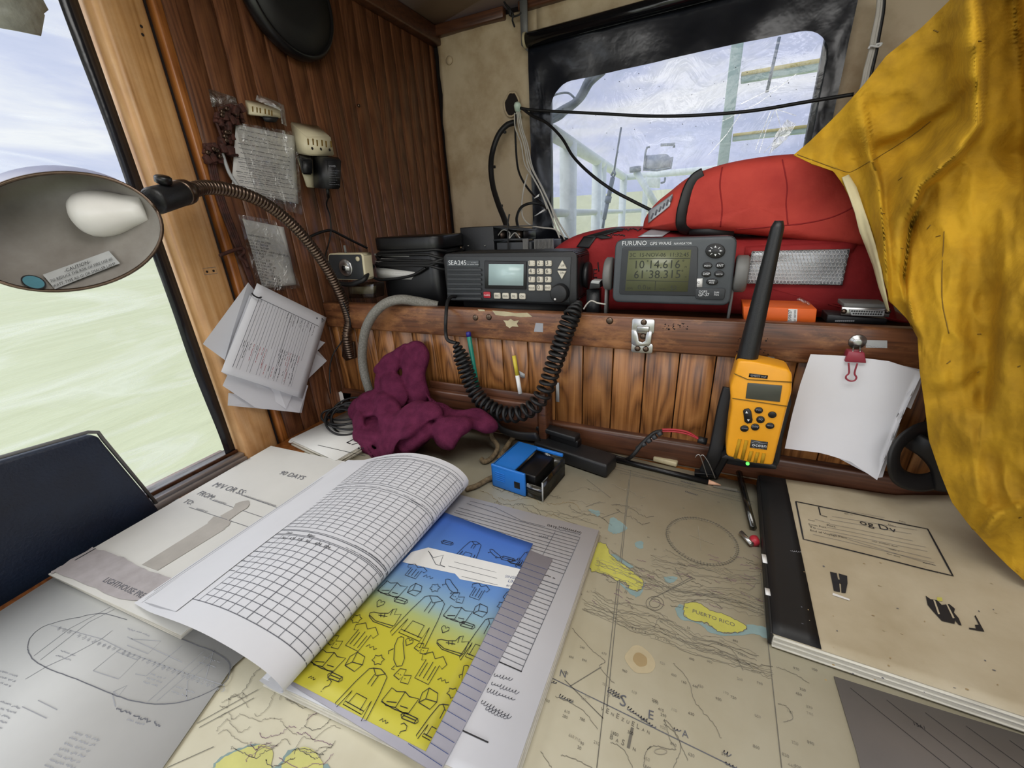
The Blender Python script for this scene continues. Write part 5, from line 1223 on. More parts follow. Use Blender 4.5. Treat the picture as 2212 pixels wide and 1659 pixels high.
# --- black cable canister
z3c = ZP(680, 440, 5.184); y = 0.630
root = thing('cable_canister', 'black plastic tub with a black cable wound round it, left of the marine radio', 'container', (-0.50, 0.68, SZ))
a = V3((615, 385), y, z3c); c = V3((1375, 385), y, z3c); bl = V3((660, 1100), y, z3c); lidb = V3((700, 530), y, z3c).z; xc = (a.x+c.x)/2
def rbox(b, xc, yc, w, d, z0, z1, r, m, bev=0.002):
    b.prism([(x+xc, yy+yc, z0) for x, yy in rrect(-w/2, w/2, -d/2, d/2, r, 6)], (0, 0, z1-z0), m, bev=bev)
b = MB(); wd = c.x-a.x; rbox(b, xc, y+0.05, wd-0.010, 0.094, SZ, lidb, 0.022, 'black_satin'); b.build('body', parent=root)
b = MB(); rbox(b, xc, y+0.05, wd, 0.102, lidb, a.z, 0.024, 'black_satin', 0.003); o = b.build('lid', parent=root)
yf = y+0.05-0.047
b = MB(); 
for pts in ([(665, 560), (1055, 570), (1055, 592), (668, 585)], [(670, 640), (1060, 655), (1065, 672), (672, 655)], [(682, 715), (800, 725), (1120, 765), (1115, 800), (1080, 850), (900, 845), (700, 830)], [(690, 610), (1000, 625), (1000, 640), (690, 625)]):
    b.prism([V3(p, yf-0.0006, z3c) for p in pts], (0, 0.0006, 0), 'paper_warm')
I = Ink(b, PB(yf-0.0007), 0.0); I.words(I.K(*z3c(720, 765)), I.K(*z3c(1060, 790)), 0.002, 0.0004, 'ink_pale')
b.build('paper_label', parent=root)
b = MB(); rk = random.Random(4)
for k, zz in enumerate((560, 600, 622, 645, 668, 690, 712)):
    z0 = V3((900, zz), yf, z3c).z; pts = [(x+xc, yy+y+0.05, z0+0.006*math.sin(i*0.35+k*1.3)) for i, (x, yy) in enumerate(rrect(-wd/2-0.001-0.0007*k, wd/2+0.001+0.0007*k, -0.051-0.0006*k, 0.051, 0.024, 6))]
    b.tube(pts+[pts[0]], 0.0024, 'black_rubber', 6)
b.tube(smooth_path([V3(p, yf-0.006, z3c) for p in [(1240, 720), (1100, 800), (900, 840), (720, 850), (640, 810), (640, 760)]]), 0.0026, 'black_rubber', 6)
b.build('wound_cable', parent=root, sharp=2)
b = MB(); b.tube(smooth_path([V3(p, yy, z3c) for p, yy in (((650, 700), yf-0.006), ((600, 760), 0.60), ((560, 840), 0.578), ((480, 880), 0.573), ((380, 905), 0.573), ((240, 890), 0.575))]), 0.0042, 'black_rubber', 8)
tag(b.build('cable'), 'thick black cable running under the small clock radio to the cable tub', 'cable')

# --- small cream receiver and the clear case below it
y = 0.583; root = thing('alarm_radio', 'small cream framed black radio with a round dial, leaning on the plank wall', 'radio', (-0.60, 0.59, SZ+0.02))
q = [V3(p, y, z3c) for p in [(150, 558), (540, 555), (575, 860), (125, 848)]]
b = MB(); b.prism(quadround(q, 0.005), (0, 0.022, 0), 'cream_plastic', bev=0.0015); b.build('case', parent=root)
cc = sum(q, Vector())/4; b = MB(); b.prism([cc+(v-cc)*0.92+Vector((0, -0.0003, 0)) for v in quadround(q, 0.004)], (0, -0.0012, 0), 'dark_grey', bev=0.0004); b.build('front_panel', parent=root)
b = MB(); c = V3((352, 718), y-0.001, z3c); b.lathe([(0.0160, 0), (0.0160, 0.002), (0.0135, 0.0030), (0.0060, 0.0030), (0.0058, 0.0060), (0.001, 0.0060)], c, (0, -1, 0), 'steel', 30); b.cyl(c+Vector((0, -0.0060, 0)), c+Vector((0, -0.0066, 0)), 0.0045, 'black_satin', 16); b.build('dial', parent=root)
b = MB(); c = V3((487, 618), y-0.001, z3c); b.cyl(c, c+Vector((0, -0.003, 0)), 0.0042, 'cream_plastic', 16, 0.0006); b.build('button', parent=root)
b = MB(); c = V3((348, 555), y+0.01, z3c); b.cyl(c, c+Vector((0, 0, 0.014)), 0.0022, 'mid_grey', 8); b.build('aerial', parent=root)
b = MB(); q = [V3(p, 0.585, z3c) for p in [(370, 905), (655, 900), (660, 1060), (380, 1060)]]; b.prism(q, (0, 0.03, 0), 'smoked', bev=0.001); b.prism([V3(p, 0.595, z3c) for p in [(390, 935), (640, 930), (640, 1010), (395, 1010)]], (0, 0.012, 0), 'cream_dirty')
tag(b.build('clear_case'), 'little clear plastic case under the small cream framed radio', 'case')

# --- items right of the navigator
y = 0.598
q = [V3(p, y, z5g) for p in [(1000, 682), (1490, 700), (1478, 800), (1005, 782)]]
b = MB(); b.prism(q, (0, 0.05, 0), 'orange_box', bev=0.0008); I = Ink(b, PB(y-0.0006), 0.0)
I.ppoly([z5g(*p) for p in [(1300, 698), (1360, 700), (1355, 796), (1294, 794)]], 'white')
Vn = I.K(*z5g(1318, 790)); V2 = I.K(*z5g(1320, 705)); I.h = -0.0 ; I.f = lambda u, v, h=0: Vector((u, y-0.0009, v))
I.fit('03/08/27', Vn, V2, 'ink_black'); V4 = I.K(*z5g(1348, 790)); V5 = I.K(*z5g(1350, 705)); I.fit('BEST BEFORE', V4, V5, 'ink_black')
b.prism([V3(p, y+0.02, z5g) for p in [(1350, 635), (1380, 622), (1450, 665), (1430, 675)]], (0, 0.001, 0), 'clear_bag')
tag(b.build('orange_carton'), 'small orange carton with a white date label below the life jackets', 'carton')
root = thing('parallel_plug', 'grey multi-pin computer plug lying on the shelf beside the yellow oilskin', 'plug', (0.2, 0.61, SZ))
b = MB(); b.prism([V3(p, y, z5g) for p in [(1655, 685), (1975, 695), (1970, 755), (1650, 740)]], (0, 0.003, 0), 'steel', bev=0.0006)
for zx in (1668, 1960): b.cyl(V3((zx, 715), y, z5g), V3((zx, 715), y-0.002, z5g), 0.003, 'bronze', 10)
b.build('flange', parent=root)
b = MB(); b.prism([V3(p, y-0.0002, z5g) for p in [(1700, 700), (1935, 708), (1925, 745), (1712, 738)]], (0, -0.004, 0), 'light_grey', bev=0.0008); I = Ink(b, PB(y-0.0047), 0.0)
for k in range(13): u, v = I.K(*z5g(1722+k*16.5, 713+k*0.5)); I.circ((u, v), 0.0010, 0, 'ink_black', 8)
for k in range(12): u, v = I.K(*z5g(1732+k*16.5, 729+k*0.5)); I.circ((u, v), 0.0010, 0, 'ink_black', 8)
b.build('socket', parent=root)
b = MB(); b.prism([V3(p, y+0.003, z5g) for p in [(1670, 660), (1960, 668), (1960, 700), (1668, 690)]], (0, 0.03, 0), 'mid_grey', bev=0.001); b.build('shell', parent=root)
b = MB(); b.prism([V3(p, y+0.004, z5g) for p in [(1560, 735), (1960, 765), (1950, 805), (1550, 790)]], (0, 0.03, 0), 'black_plastic', bev=0.001); I = Ink(b, PB(y+0.0035), 0.0)
for k in range(10): u, v = I.K(*z5g(1615+k*13, 778)); I.circ((u, v), 0.001, 0, 'ink_pale', 6)
tag(b.build('adapter'), 'black adapter block underneath the grey multi-pin plug', 'adapter')
b = MB(); b.prism([V3(p, 0.604, z4) for p in [(1975, 880), (2090, 885), (2085, 965), (1960, 975)]], (0, 0.03, 0), 'black_plastic', bev=0.001); b.prism([V3(p, 0.603, z4) for p in [(1990, 875), (2090, 880), (2070, 915), (1980, 905)]], (0, 0.02, 0.0), 'light_grey', bev=0.0005)
b.box((V3((2020, 970), 0.62, z4).x, 0.62, (SZ+V3((2020, 970), 0.62, z4).z)/2), (0.018, 0.02, V3((2020, 970), 0.62, z4).z-SZ), 'black_plastic')
tag(b.build('switch_box'), 'small black switch box squeezed between the marine radio and the navigator', 'switch box')
b = MB(); b.tube(smooth_path([V3(p, 0.600, z4) for p in [(1900, 1200), (1940, 1140), (1990, 1105), (2060, 1130), (2150, 1145)]]), 0.0012, 'wire_white', 6); tag(b.build('wire'), 'thin pale wire between the marine radio and the navigator bracket', 'wire')

# ================================================================ THINGS ON THE PLANK WALL
z2 = ZP(420, 160, 3.19)
def WP(zp, x=None, Z_=z2): return sd(*Z_(*zp), LW+(x or 0))
# loudspeaker disc
c = Vector((LW+0.004, 0.621, 1.447)); b = MB()
root = thing('wall_speaker', 'round black loudspeaker high on the plank wall, cut by the top of the picture', 'speaker', c)
b.lathe([(0.082, 0), (0.085, 0.006), (0.085, 0.016), (0.081, 0.022), (0.078, 0.023), (0.076, 0.020), (0.03, 0.020), (0.001, 0.020)], c, (1, 0, 0), 'black_satin', 56, sy=1.0); b.build('body', parent=root)
b = MB(); b.lathe([(0.076, 0), (0.076, 0.003), (0.04, 0.007), (0.001, 0.008)], c+Vector((0.018, 0, 0)), (1, 0, 0), 'black_rubber', 48); b.build('grille', parent=root)
# power taps
def tap(name, label, quadf, d, slots, m='cream_plastic'):
    pass
root = thing('power_tap', 'cream multi-socket power tap taped to the wall below the loudspeaker', 'power socket', WP((480, 230)))
q = [WP(p, 0.022) for p in [(385, 222), (590, 262), (596, 305), (378, 282)]]; qb = [WP(p, 0.0) for p in [(345, 175), (585, 215), (600, 300), (360, 280)]]
def frustum(b, f, g, m, bev=0.001):
    t = bmesh.new(); A = [t.verts.new(v) for v in f]; B = [t.verts.new(v) for v in g]; n = len(A); t.faces.new(A); t.faces.new(B[::-1])
    for i in range(n): t.faces.new([A[i], A[i-1], B[i-1], B[i]])
    bmesh.ops.recalc_face_normals(t, faces=t.faces[:])
    if bev: bmesh.ops.bevel(t, geom=t.edges[:], offset=bev, segments=2, affect='EDGES')
    b.merge(t, m)
b = MB(); frustum(b, q, qb, 'cream_plastic'); I = Ink(b, PS(LW+0.0224), 0.0)
for zx, zy in ((400, 240), (430, 246), (452, 250), (486, 256), (512, 262), (532, 268)): I.ppoly([z2(zx-4, zy-18), z2(zx+5, zy-17), z2(zx+7, zy+20), z2(zx-2, zy+19)], 'stain' if zx < 0 else 'oilskin_mark')
b.build('body', parent=root)
b = MB(); frustum(b, [WP(p, 0.028) for p in [(470, 290), (585, 300), (560, 335), (490, 330)]], [WP(p, 0.0) for p in [(460, 290), (580, 300), (560, 330), (480, 325)]], 'black_rubber'); o = b.build('plug', parent=root); o['label'] = 'black plug'
root = thing('power_tap', 'cream wedge shaped power tap holding a black mains adapter', 'power socket', WP((800, 450)))
f = [WP(p, 0.048) for p in [(772, 430), (940, 430), (966, 566), (792, 562)]]; g = [WP(p, 0.0) for p in [(655, 325), (855, 355), (905, 520), (695, 548)]]
b = MB(); frustum(b, f, g, 'cream_plastic', 0.002); I = Ink(b, PS(LW+0.0486), 0.0)
for k in range(3):
    for dx in (0, 34): zx = 782+k*64+dx-k*2; zy = 468+k*8; I.ppoly([z2(zx-5, zy-24), z2(zx+5, zy-22), z2(zx+8, zy+20), z2(zx-1, zy+20)], 'oilskin_mark')
    u, v = I.K(*z2(812+k*60, 512+k*5)); I.circ((u, v), 0.0023, 0, 'groove', 10)
b.build('body', parent=root)
b = MB(); frustum(b, [WP(p, 0.02) for p in [(750, 690), (830, 640), (830, 785), (775, 780)]], [WP(p, 0.0) for p in [(700, 560), (830, 560), (815, 775), (770, 775)]], 'cream_plastic'); b.build('mounting_plate', parent=root)
root = thing('mains_adapter', 'black mains adapter with a label plugged into the wedge shaped power tap', 'adapter', WP((910, 680), 0.05))
b = MB(); frustum(b, [WP(p, 0.078) for p in [(915, 590), (1012, 590), (1005, 793), (915, 790)]], [WP(p, 0.030) for p in [(812, 552), (1000, 575), (985, 790), (818, 785)]], 'black_plastic', 0.002)
I = Ink(b, PS(LW+0.0785), 0.0); I.pfit('POWER', z2(930, 642), z2(975, 642), 'ink_pale')
for k in range(7): I.words(I.K(*z2(930, 665+k*16)), I.K(*z2(1000-(k % 3)*14, 667+k*16)), 0.0009, 0.0003, 'ink_pale')
b.build('body', parent=root)
b = MB(); b.tube(smooth_path([WP(p, x) for p, x in (((920, 790), .055), ((925, 840), .045), ((910, 900), .02), ((935, 980), .014), ((940, 1080), .012), ((925, 1170), .012), ((905, 1250), .03), ((925, 1340), .05), ((980, 1430), .07))]), 0.0014, 'black_rubber', 6)
b.tube([WP((918, 790), .055), WP((922, 850), .045)], 0.0026, 'black_rubber', 8); b.build('lead', parent=root)
root = thing('mains_adapter', 'small black plug pushed in left of the labelled mains adapter', 'adapter', WP((770, 620), 0.03))
b = MB(); frustum(b, [WP(p, 0.055) for p in [(738, 590), (815, 590), (812, 695), (745, 690)]], [WP(p, 0.012) for p in [(712, 556), (815, 556), (810, 690), (740, 690)]], 'black_plastic', 0.002); b.build('body', parent=root)
# notices
def notice(pts, m, x, bow=0.002): return [WP(p, x) for p in pts]
root = thing('taped_notice', 'crumpled printed notice in clear plastic taped to the wall left of the adapter', 'notice', WP((480, 620), 0.004))
b = MB(); p4 = [(285, 345), (688, 425), (716, 895), (255, 790)]
def psheet(p4, x, amp=0.0005, seed=0):
    c4 = [WP(p, x) for p in p4]
    return lambda a, c: (c4[0].lerp(c4[1], a)).lerp(c4[3].lerp(c4[2], a), c)+Vector((amp*(noise.noise(Vector((a*5, c*6, seed)))), 0, 0))
b.sheet(psheet(p4, 0.006), 16, 20, 'paper_grey'); b.sheet(psheet(p4, 0.0064), 16, 20, 'paper_warm', 0.0003)
I = Ink(b, lambda u, v, h: Vector((LW+0.0074+0.0018*0, u, v)), px=PS(LW+0.0072).uv)
rn = random.Random(9)
for k in range(15):
    y0 = 380+k*32; a = (300+(k-2)*(-2)+(k % 3)*12, y0); c = (640+(k*4) % 60, y0+70-(k % 4)*4)
    if k == 1: a, c = (365, 425), (540, 468)
    I.words(I.K(*z2(*a)), I.K(*z2(*c)), 0.0015, 0.0006, 'ink_grey', rn)
    if k > 5: I.words(I.K(*z2(a[0]+10, a[1]+14)), I.K(*z2(c[0]-80, c[1]+2)), 0.0012, 0.0005, 'ink_pale', rn)
b.build('sheet', parent=root)
b = MB(); b.sheet(psheet([(270, 330), (700, 400), (748, 972), (440, 880)], 0.0092, 0.0035, 4), 18, 24, 'clear_bag'); b.build('plastic_sleeve', parent=root)
root = thing('taped_notice', 'narrow typed notice listing vessel particulars taped to the wall below the crumpled one', 'notice', WP((530, 1230), 0.004))
b = MB(); b.sheet(psheet([(330, 998), (615, 1055), (702, 1450), (470, 1480)], 0.004, 0.001, 7), 10, 14, 'paper_warm', 0.0003)
I = Ink(b, lambda u, v, h: Vector((LW+0.0056, u, v)), px=PS(LW+0.0055).uv)
lines = ['TRADEWIND SERVICE', 'CALL SIGN: WCZ7835', 'OFF. # - 560564', 'IMO # - 7632187', 'HAILING PORT - NEW ORLEANS, LA', 'YEAR BUILT - 1975', 'GT: - 183', 'GT ITC: - 317', 'NET TON: - 123', 'NET TON ITC - 95', 'LENGTH: - 99.2', 'BREADTH: - 30', 'DEPTH: - 10.4 2.2', 'DEPTH: - 14.0 1.8', 'MAST HEIGHT 3.1 -', 'HEIGHT OF EYE 3.75 -', 'HEIGHT OF EYE LWR -']
for k, s_ in enumerate(lines):
    zx = 365+k*6.2; zy = 1108+(k+0.6*(k > 0))*21.5; n_ = len(s_)
    I.pfit(s_, z2(zx, zy+4), z2(zx+8.6*n_, zy+4+n_*1.6), 'ink_black')
b.build('sheet', parent=root)
b = MB(); b.sheet(psheet([(300, 965), (560, 1010), (735, 1475), (440, 1500)], 0.0066, 0.0015, 9), 10, 14, 'clear_bag'); b.build('plastic_sleeve', parent=root)
for pts, lab_ in (([(95, 100), (280, 160), (300, 225), (120, 225)], 'scrap of clear tape on the wall above the rusty terminal block'), ([(430, 140), (555, 185), (615, 215), (635, 360), (600, 340), (590, 250), (420, 180)], 'scrap of clear tape over the corner of the taped power tap')):
    b = MB(); b.prism([WP(p, 0.030 if 'corner' in lab_ else 0.002) for p in pts], (0.0006, 0, 0), 'clear_bag'); tag(b.build('clear_tape'), lab_, 'tape')
# rusty terminal blocks, cables down the groove
def rusty(zps, label, seed):
    rr = random.Random(seed); b = MB()
    for k in range(26):
        zx, zy = rr.uniform(*zps[0]), rr.uniform(*zps[1]); p = WP((zx, zy), rr.uniform(0.004, 0.016)); s_ = rr.uniform(0.004, 0.010)
        b.box(p, (s_, s_*0.8, s_*1.2), 'rust', R=Matrix.Rotation(rr.uniform(-0.6, 0.6), 3, 'X'), bev=0.0008)
    for k in range(4):
        p = WP((rr.uniform(*zps[0]), rr.uniform(*zps[1])), 0.014); b.cyl(p, p+Vector((0.006, 0, 0)), 0.003, 'bronze', 8, 0.0005)
    tag(b.build('terminal_block'), label, 'terminal block')
rusty(((150, 330), (235, 330)), 'rusty terminal block beside the taped power tap', 1); rusty(((180, 260), (340, 540)), 'rusty strip of metal left of the crumpled notice', 3)
rusty(((70, 180), (495, 600)), 'rusty terminal block at the left edge of the planks, below the other', 2)
b = MB()
for k, dx in enumerate((0, 12, 26, 40)):
    b.tube(smooth_path([WP(p, 0.008) for p in [(95+dx, 590), (130+dx, 760), (190+dx, 950), (260+dx, 1130), (330+dx*0.6, 1290), (380+dx*0.5, 1420), (415, 1500)]]), 0.0022, 'rust', 6)
b.tube(smooth_path([WP(p, 0.010) for p in [(150, 330), (190, 440), (230, 540), (300, 560)]]), 0.002, 'rust', 6)
b.tube(smooth_path([WP(p, 0.012) for p in [(190, 540), (240, 680), (300, 770), (320, 800)]]), 0.0025, 'light_grey', 6)
tag(b.build('cable_run'), 'dark brown painted cables running down beside the notices', 'cables')
b = MB(); b.tube(smooth_path([WP(p, 0.012) for p in [(175, 1252), (220, 1232), (270, 1215), (330, 1200), (340, 1230), (310, 1260), (350, 1290), (370, 1330)]]), 0.0026, 'rust', 7); tag(b.build('cord_knot'), 'knot of brown cord across the groove beside the narrow notice', 'cord')
p = WP((1128, 218)); b = MB(); b.cyl(p, p+Vector((0.003, 0, 0)), 0.0028, 'bronze', 8); tag(b.build('hook'), 'tiny brass cup hook on the planks right of the power taps', 'hook')
# black lead from behind the lamp neck to the tub
b = MB(); b.tube(smooth_path([sd(*ZP(680, 440, 5.184)(*p), LW+x) for p, x in (((-140, 420), .010), ((0, 345), .010), ((120, 305), .010), ((200, 305), .012), ((330, 370), .014), ((450, 430), .016), ((585, 495), .02))]), 0.0024, 'black_rubber', 6); tag(b.build('cable'), 'black cable crossing the planks above the small cream framed radio', 'cable')
# hanging sheaf of papers
z8 = ZP(400, 580, 3.16)
root = thing('paper_sheaf', 'sheaf of white forms hanging askew on the plank wall above the log book', 'papers', sd(540, 650, LW+0.02))
def SP(zp, x): return sd(*z8(*zp), LW+x)
sh = [([(300, 845), (820, 800), (960, 630), (895, 550), (840, 620), (600, 980), (795, 985), (290, 935)], 0)]
polys = [[(295, 850), (560, 880), (830, 830), (795, 985), (290, 935)], [(870, 470), (955, 505), (905, 560), (968, 630), (800, 790), (760, 500)], [(430, 95), (475, 150), (300, 640), (270, 625), (120, 515)], [(300, 700), (560, 640), (840, 800), (780, 985), (480, 950), (255, 800)], [(440, 180), (560, 300), (800, 700), (690, 960), (560, 870), (245, 705)]]
for k, pts in enumerate(polys):
    x = 0.008+0.0035*k; b = MB(); q = [SP(p, x+0.004*math.sin(i*1.7+k)) for i, p in enumerate(pts)]; c_ = sum(q, Vector())/len(q)+Vector((0.003, 0, 0))
    for i in range(len(q)): b.face([c_, q[i-1], q[i]], 'paper')
    b.build('sheet', parent=root)
mainp = [(515, 97), (965, 335), (905, 430), (805, 900), (700, 945), (245, 705), (475, 190), (480, 150), (510, 120)]
b = MB(); mp4 = [SP(p, 0.030) for p in [(490, 100), (965, 335), (800, 890), (245, 705)]]
def ms(a, c): 
    p = mp4[0].lerp(mp4[1], a).lerp(mp4[3].lerp(mp4[2], a), c); return p+Vector((0.006*math.sin(a*PI)*c, 0, 0))
b.sheet(ms, 10, 12, 'paper', 0.0003)
I = Ink(b, lambda u, v, h: ms(u, v)+Vector((0.0005, 0, 0)))
rn = random.Random(21); I.line([(0.08, 0.14), (0.92, 0.14)], 0.006, 'ink_grey', sub=0.1); I.line([(0.08, 0.14), (0.08, 0.92)], 0.005, 'ink_grey', sub=0.1); I.line([(0.50, 0.14), (0.52, 0.90)], 0.004, 'ink_grey', sub=0.1)
for k in range(22): I.line([(0.08+0.035*k, 0.14), (0.08+0.035*k, 0.92 if k % 3 else 0.6)], 0.0035, 'ink_grey' if k % 2 else 'ink_pale', sub=0.1)
for k in range(9): y0 = 0.15; I.words((0.46+0.05*k, y0), (0.46+0.05*k, y0+0.07+0.03*(k % 3)), 0.010, 0.005, 'ink_black', rn)
for k in range(8): I.words((0.10+0.035*k, 0.62), (0.10+0.035*k, 0.70+0.1*(k % 2)), 0.010, 0.005, rn.choice(['ink_red', 'ink_black']), rn)
for k in range(10): I.words((0.50+0.03*k, 0.56), (0.50+0.03*k, 0.66+0.06*(k % 3)), 0.009, 0.005, rn.choice(['ink_grey', 'ink_black', 'ink_red']), rn)
for k in range(10): I.words((0.35+0.045*k, 0.78), (0.35+0.045*k, 0.84+0.05*(k % 2)), 0.009, 0.005, rn.choice(['ink_red', 'ink_black']), rn)
I.circ((0.86, 0.06), 0.014, 0, 'ink_grey', 12, ry=0.010); I.line([(0.93, 0.03), (0.975, 0.045), (0.95, 0.085), (0.93, 0.03)], 0.007, 'ink_black'); I.circ((0.95, 0.055), 0.01, 0.005, 'ink_black', 10)
b.build('printed_form', parent=root)
b = MB(); b.tube(smooth_path([SP(p, 0.036) for p in [(455, 168), (470, 185), (500, 200), (520, 195)]]), 0.0012, 'ink_black', 6); b.build('fastener', parent=root)

# ================================================================ DESK LAMP on a flexible neck
def dep(px, py, d): return CAM+ray(px, py)*(d/F)
base = bk(755, 757, RF-0.004)
root = thing('desk_lamp', 'old gooseneck lamp with a grey bell shade and white bulb, reaching in from the shelf', 'lamp', base)
neck = smooth_path([base+Vector((0, 0.000, -0.012)), bk(749, 728, RF-0.012)]+[dep(px, py, d) for px, py, d in ((753, 690, .775), (737, 640, .745), (703, 575, .70), (655, 510, .65), (605, 462, .61), (550, 428, .570), (490, 409, .535), (440, 405, .505), (408, 413, .480))], 14)
cum_ = [0]
for i in range(1, len(neck)): cum_.append(cum_[-1]+(neck[i]-neck[i-1]).length)
fine_ = []; j = 0; NL = int(cum_[-1]/0.0011)
for i in range(NL+1):
    s_ = cum_[-1]*i/NL
    while j < len(cum_)-2 and cum_[j+1] < s_: j += 1
    fine_.append(neck[j].lerp(neck[j+1], (s_-cum_[j])/(cum_[j+1]-cum_[j]+1e-9)))
b = MB(); b.tube(fine_, 0.008, 'bronze', 14, rf=lambda t: 0.0080+0.0009*math.sin(t*NL*2*PI/4.5)); b.build('gooseneck', parent=root, sharp=3)
b = MB(); b.prism([bk(*p, RF+0.004) for p in [(745, 735), (768, 737), (772, 772), (752, 778), (743, 768)]], (0, -0.006, 0), 'bronze', bev=0.001); b.cyl(bk(758, 765, RF-0.002), bk(758, 765, RF-0.007), 0.003, 'steel', 10); b.build('wall_bracket', parent=root)
s0 = dep(402, 414, .475); s1 = dep(334, 434, .430); axs = (s1-s0).normalized()
b = MB(); b.lathe([(0.008, -0.012), (0.010, -0.006), (0.0135, 0.0), (0.0138, 0.008), (0.0125, 0.010)], s0, axs, 'bronze', 24); b.lathe([(0.0125, 0.010), (0.0132, 0.012), (0.0134, (s1-s0).length), (0.0115, (s1-s0).length+0.004)], s0, axs, 'black_plastic', 28); b.build('socket', parent=root)
kn = dep(352, 386, .436); kb = dep(356, 412, .442)
b = MB(); b.cyl(kb, kn.lerp(kb, 0.4), 0.0035, 'black_satin', 10); t0 = kn-(kb-kn).normalized()*0.001
nfl = 14; b.lathe([(0.006, 0), (0.0078, 0.0015), (0.0078, 0.0065), (0.006, 0.008), (0.001, 0.0085)], kn.lerp(kb, 0.42), kn-kb, 'black_satin', 14); b.build('thumb_screw', parent=root)
# bell shade: rim circle facing the room, dome behind
Cc = dep(146, 503, .385); vw = ray(146, 503).normalized(); upc = MW @ Vector((0, -1, 0)); rtc = MW @ Vector((1, 0, 0))
Rp = dep(337, 452, .412); Tp = dep(212, 364, .385)
eA = (Rp-Cc); RS = eA.length; eA.normalize(); eB = Tp-Cc; eB = (eB-eB.dot(eA)*eA)
# lean the rim back so that a slice of the outer shell shows above it
ax_ = eA.cross(eB).normalized()
if ax_.dot(vw) < 0: ax_ = -ax_
eB.normalize(); RB = (Tp-Cc).dot(eB)
RB = max(RB, RS*0.62)
ax_ = (ax_*0.80+eB*0.58-eA*0.22).normalized()
def dome(a, t, k=1.0):      # a round the rim, t from rim 0 to crown 1
    r_ = math.cos(t*PI/2)**0.85; h_ = math.sin(t*PI/2)*0.066*k
    return Cc+eA*math.cos(a)*RS*r_*k+eB*math.sin(a)*RB*1.08*r_*k+ax_*h_
b = MB(); b.sheet(lambda u, v: dome(2*PI*u, v), 64, 20, 'enamel_out'); b.tube([dome(2*PI*i/64, 0) for i in range(65)], 0.0016, 'bronze', 6); b.build('shade', parent=root)
b = MB(); b.sheet(lambda u, v: dome(2*PI*u, v, 0.985), 64, 20, 'enamel')
def inner_hit(px, py, h=0):      # inside of the shade along a sight line
    d = ray(px, py).normalized(); best = None
    M3 = Matrix((eA*RS*0.985, eB*RB*1.08*0.985, ax_*0.066*0.985)).transposed().inverted(); o_ = M3 @ (CAM-Cc); q_ = M3 @ d
    A_ = q_.dot(q_); B_ = 2*o_.dot(q_); C_ = o_.dot(o_)-1; ds = B_*B_-4*A_*C_
    t = (-B_+math.sqrt(max(ds, 0)))/(2*A_); return CAM+d*(t-0.004-h)
zS = ZP(0, 0, 2.5143)
I = Ink(b, lambda u, v, h: inner_hit(u, v, h), 0.0)
def lp(pts): return [zS(*p) for p in pts]
PQ = [Vector(v) for v in lp([(232, 1492), (590, 1362), (652, 1430), (298, 1570)])]
for i in range(14):
    for j in range(4):
        cell = [PQ[0].lerp(PQ[1], u_).lerp(PQ[3].lerp(PQ[2], u_), v_) for u_, v_ in ((i/14, j/4), ((i+1)/14, j/4), ((i+1)/14, (j+1)/4), (i/14, (j+1)/4))]
        b.face([inner_hit(q_.x, q_.y, 0.0002) for q_ in cell], 'light_grey')
def itext(s_, a, c, hgt):
    A_ = Vector(zS(*a)); B_ = Vector(zS(*c)); V_, F_, w_ = glyphs(s_); d = (B_-A_)/w_; up = Vector((d.y, -d.x)).normalized()*hgt/2.5143
    k = b.mi('ink_black'); vv = [b.bm.verts.new(inner_hit(*(A_+d*x+up*y), 0.0032)) for x, y in V_]
    for f_ in F_: g_ = b.bm.faces.new([vv[i] for i in f_]); g_.material_index = k
itext('-CAUTION-', (352, 1480), (492, 1428), 26); itext('TO REDUCE THE RISK OF FIRE USE 60', (275, 1535), (612, 1412), 22); itext('WATT, TYPE A(L.G) OR SMALLER LAMP.', (290, 1563), (632, 1436), 22)
el = [zS(182+72*math.cos(a)*0.97+math.sin(a)*8, 1532+38*math.sin(a)+10*math.cos(a)) for a in [2*PI*i/24 for i in range(24)]]
ec = Vector(zS(182, 1532)); E_ = [Vector(p) for p in el]
for k in range(24):
    for f0, f1, m_ in ((0.0, 0.42, 'sticker_blue'), (0.42, 0.86, 'sticker_blue'), (0.86, 1.0, 'ink_black')):
        b.face([inner_hit(*(ec.lerp(v_, f_)), 0.0004) for v_, f_ in ((E_[k-1], f0+1e-3), (E_[k-1], f1), (E_[k], f1), (E_[k], f0+1e-3))], m_)
b.build('shade_lining', parent=root)
b = MB(); bb0 = dep(318, 452, .425); bt = dep(160, 468, .412); L_ = (bt-bb0).length
b.lathe([(0.0125, 0), (0.0135, L_*0.12), (0.0155, L_*0.25), (0.0185, L_*0.38), (0.0208, L_*0.50), (0.0220, L_*0.62), (0.0220, L_*0.72), (0.0205, L_*0.83), (0.0170, L_*0.91), (0.0110, L_*0.97), (0.001, L_)], bb0, bt-bb0, 'bulb_glass', 32); o = b.build('bulb', parent=root); o['label'] = 'white frosted bulb'
b = MB(); b.tube(smooth_path([dep(700, 575, .71), dep(735, 640, .74), dep(757, 700, .765), dep(740, 735, .80), dep(720, 765, .805), dep(712, 800, .81), dep(714, 850, .815)]), 0.0014, 'black_rubber', 6); b.build('cord', parent=root)

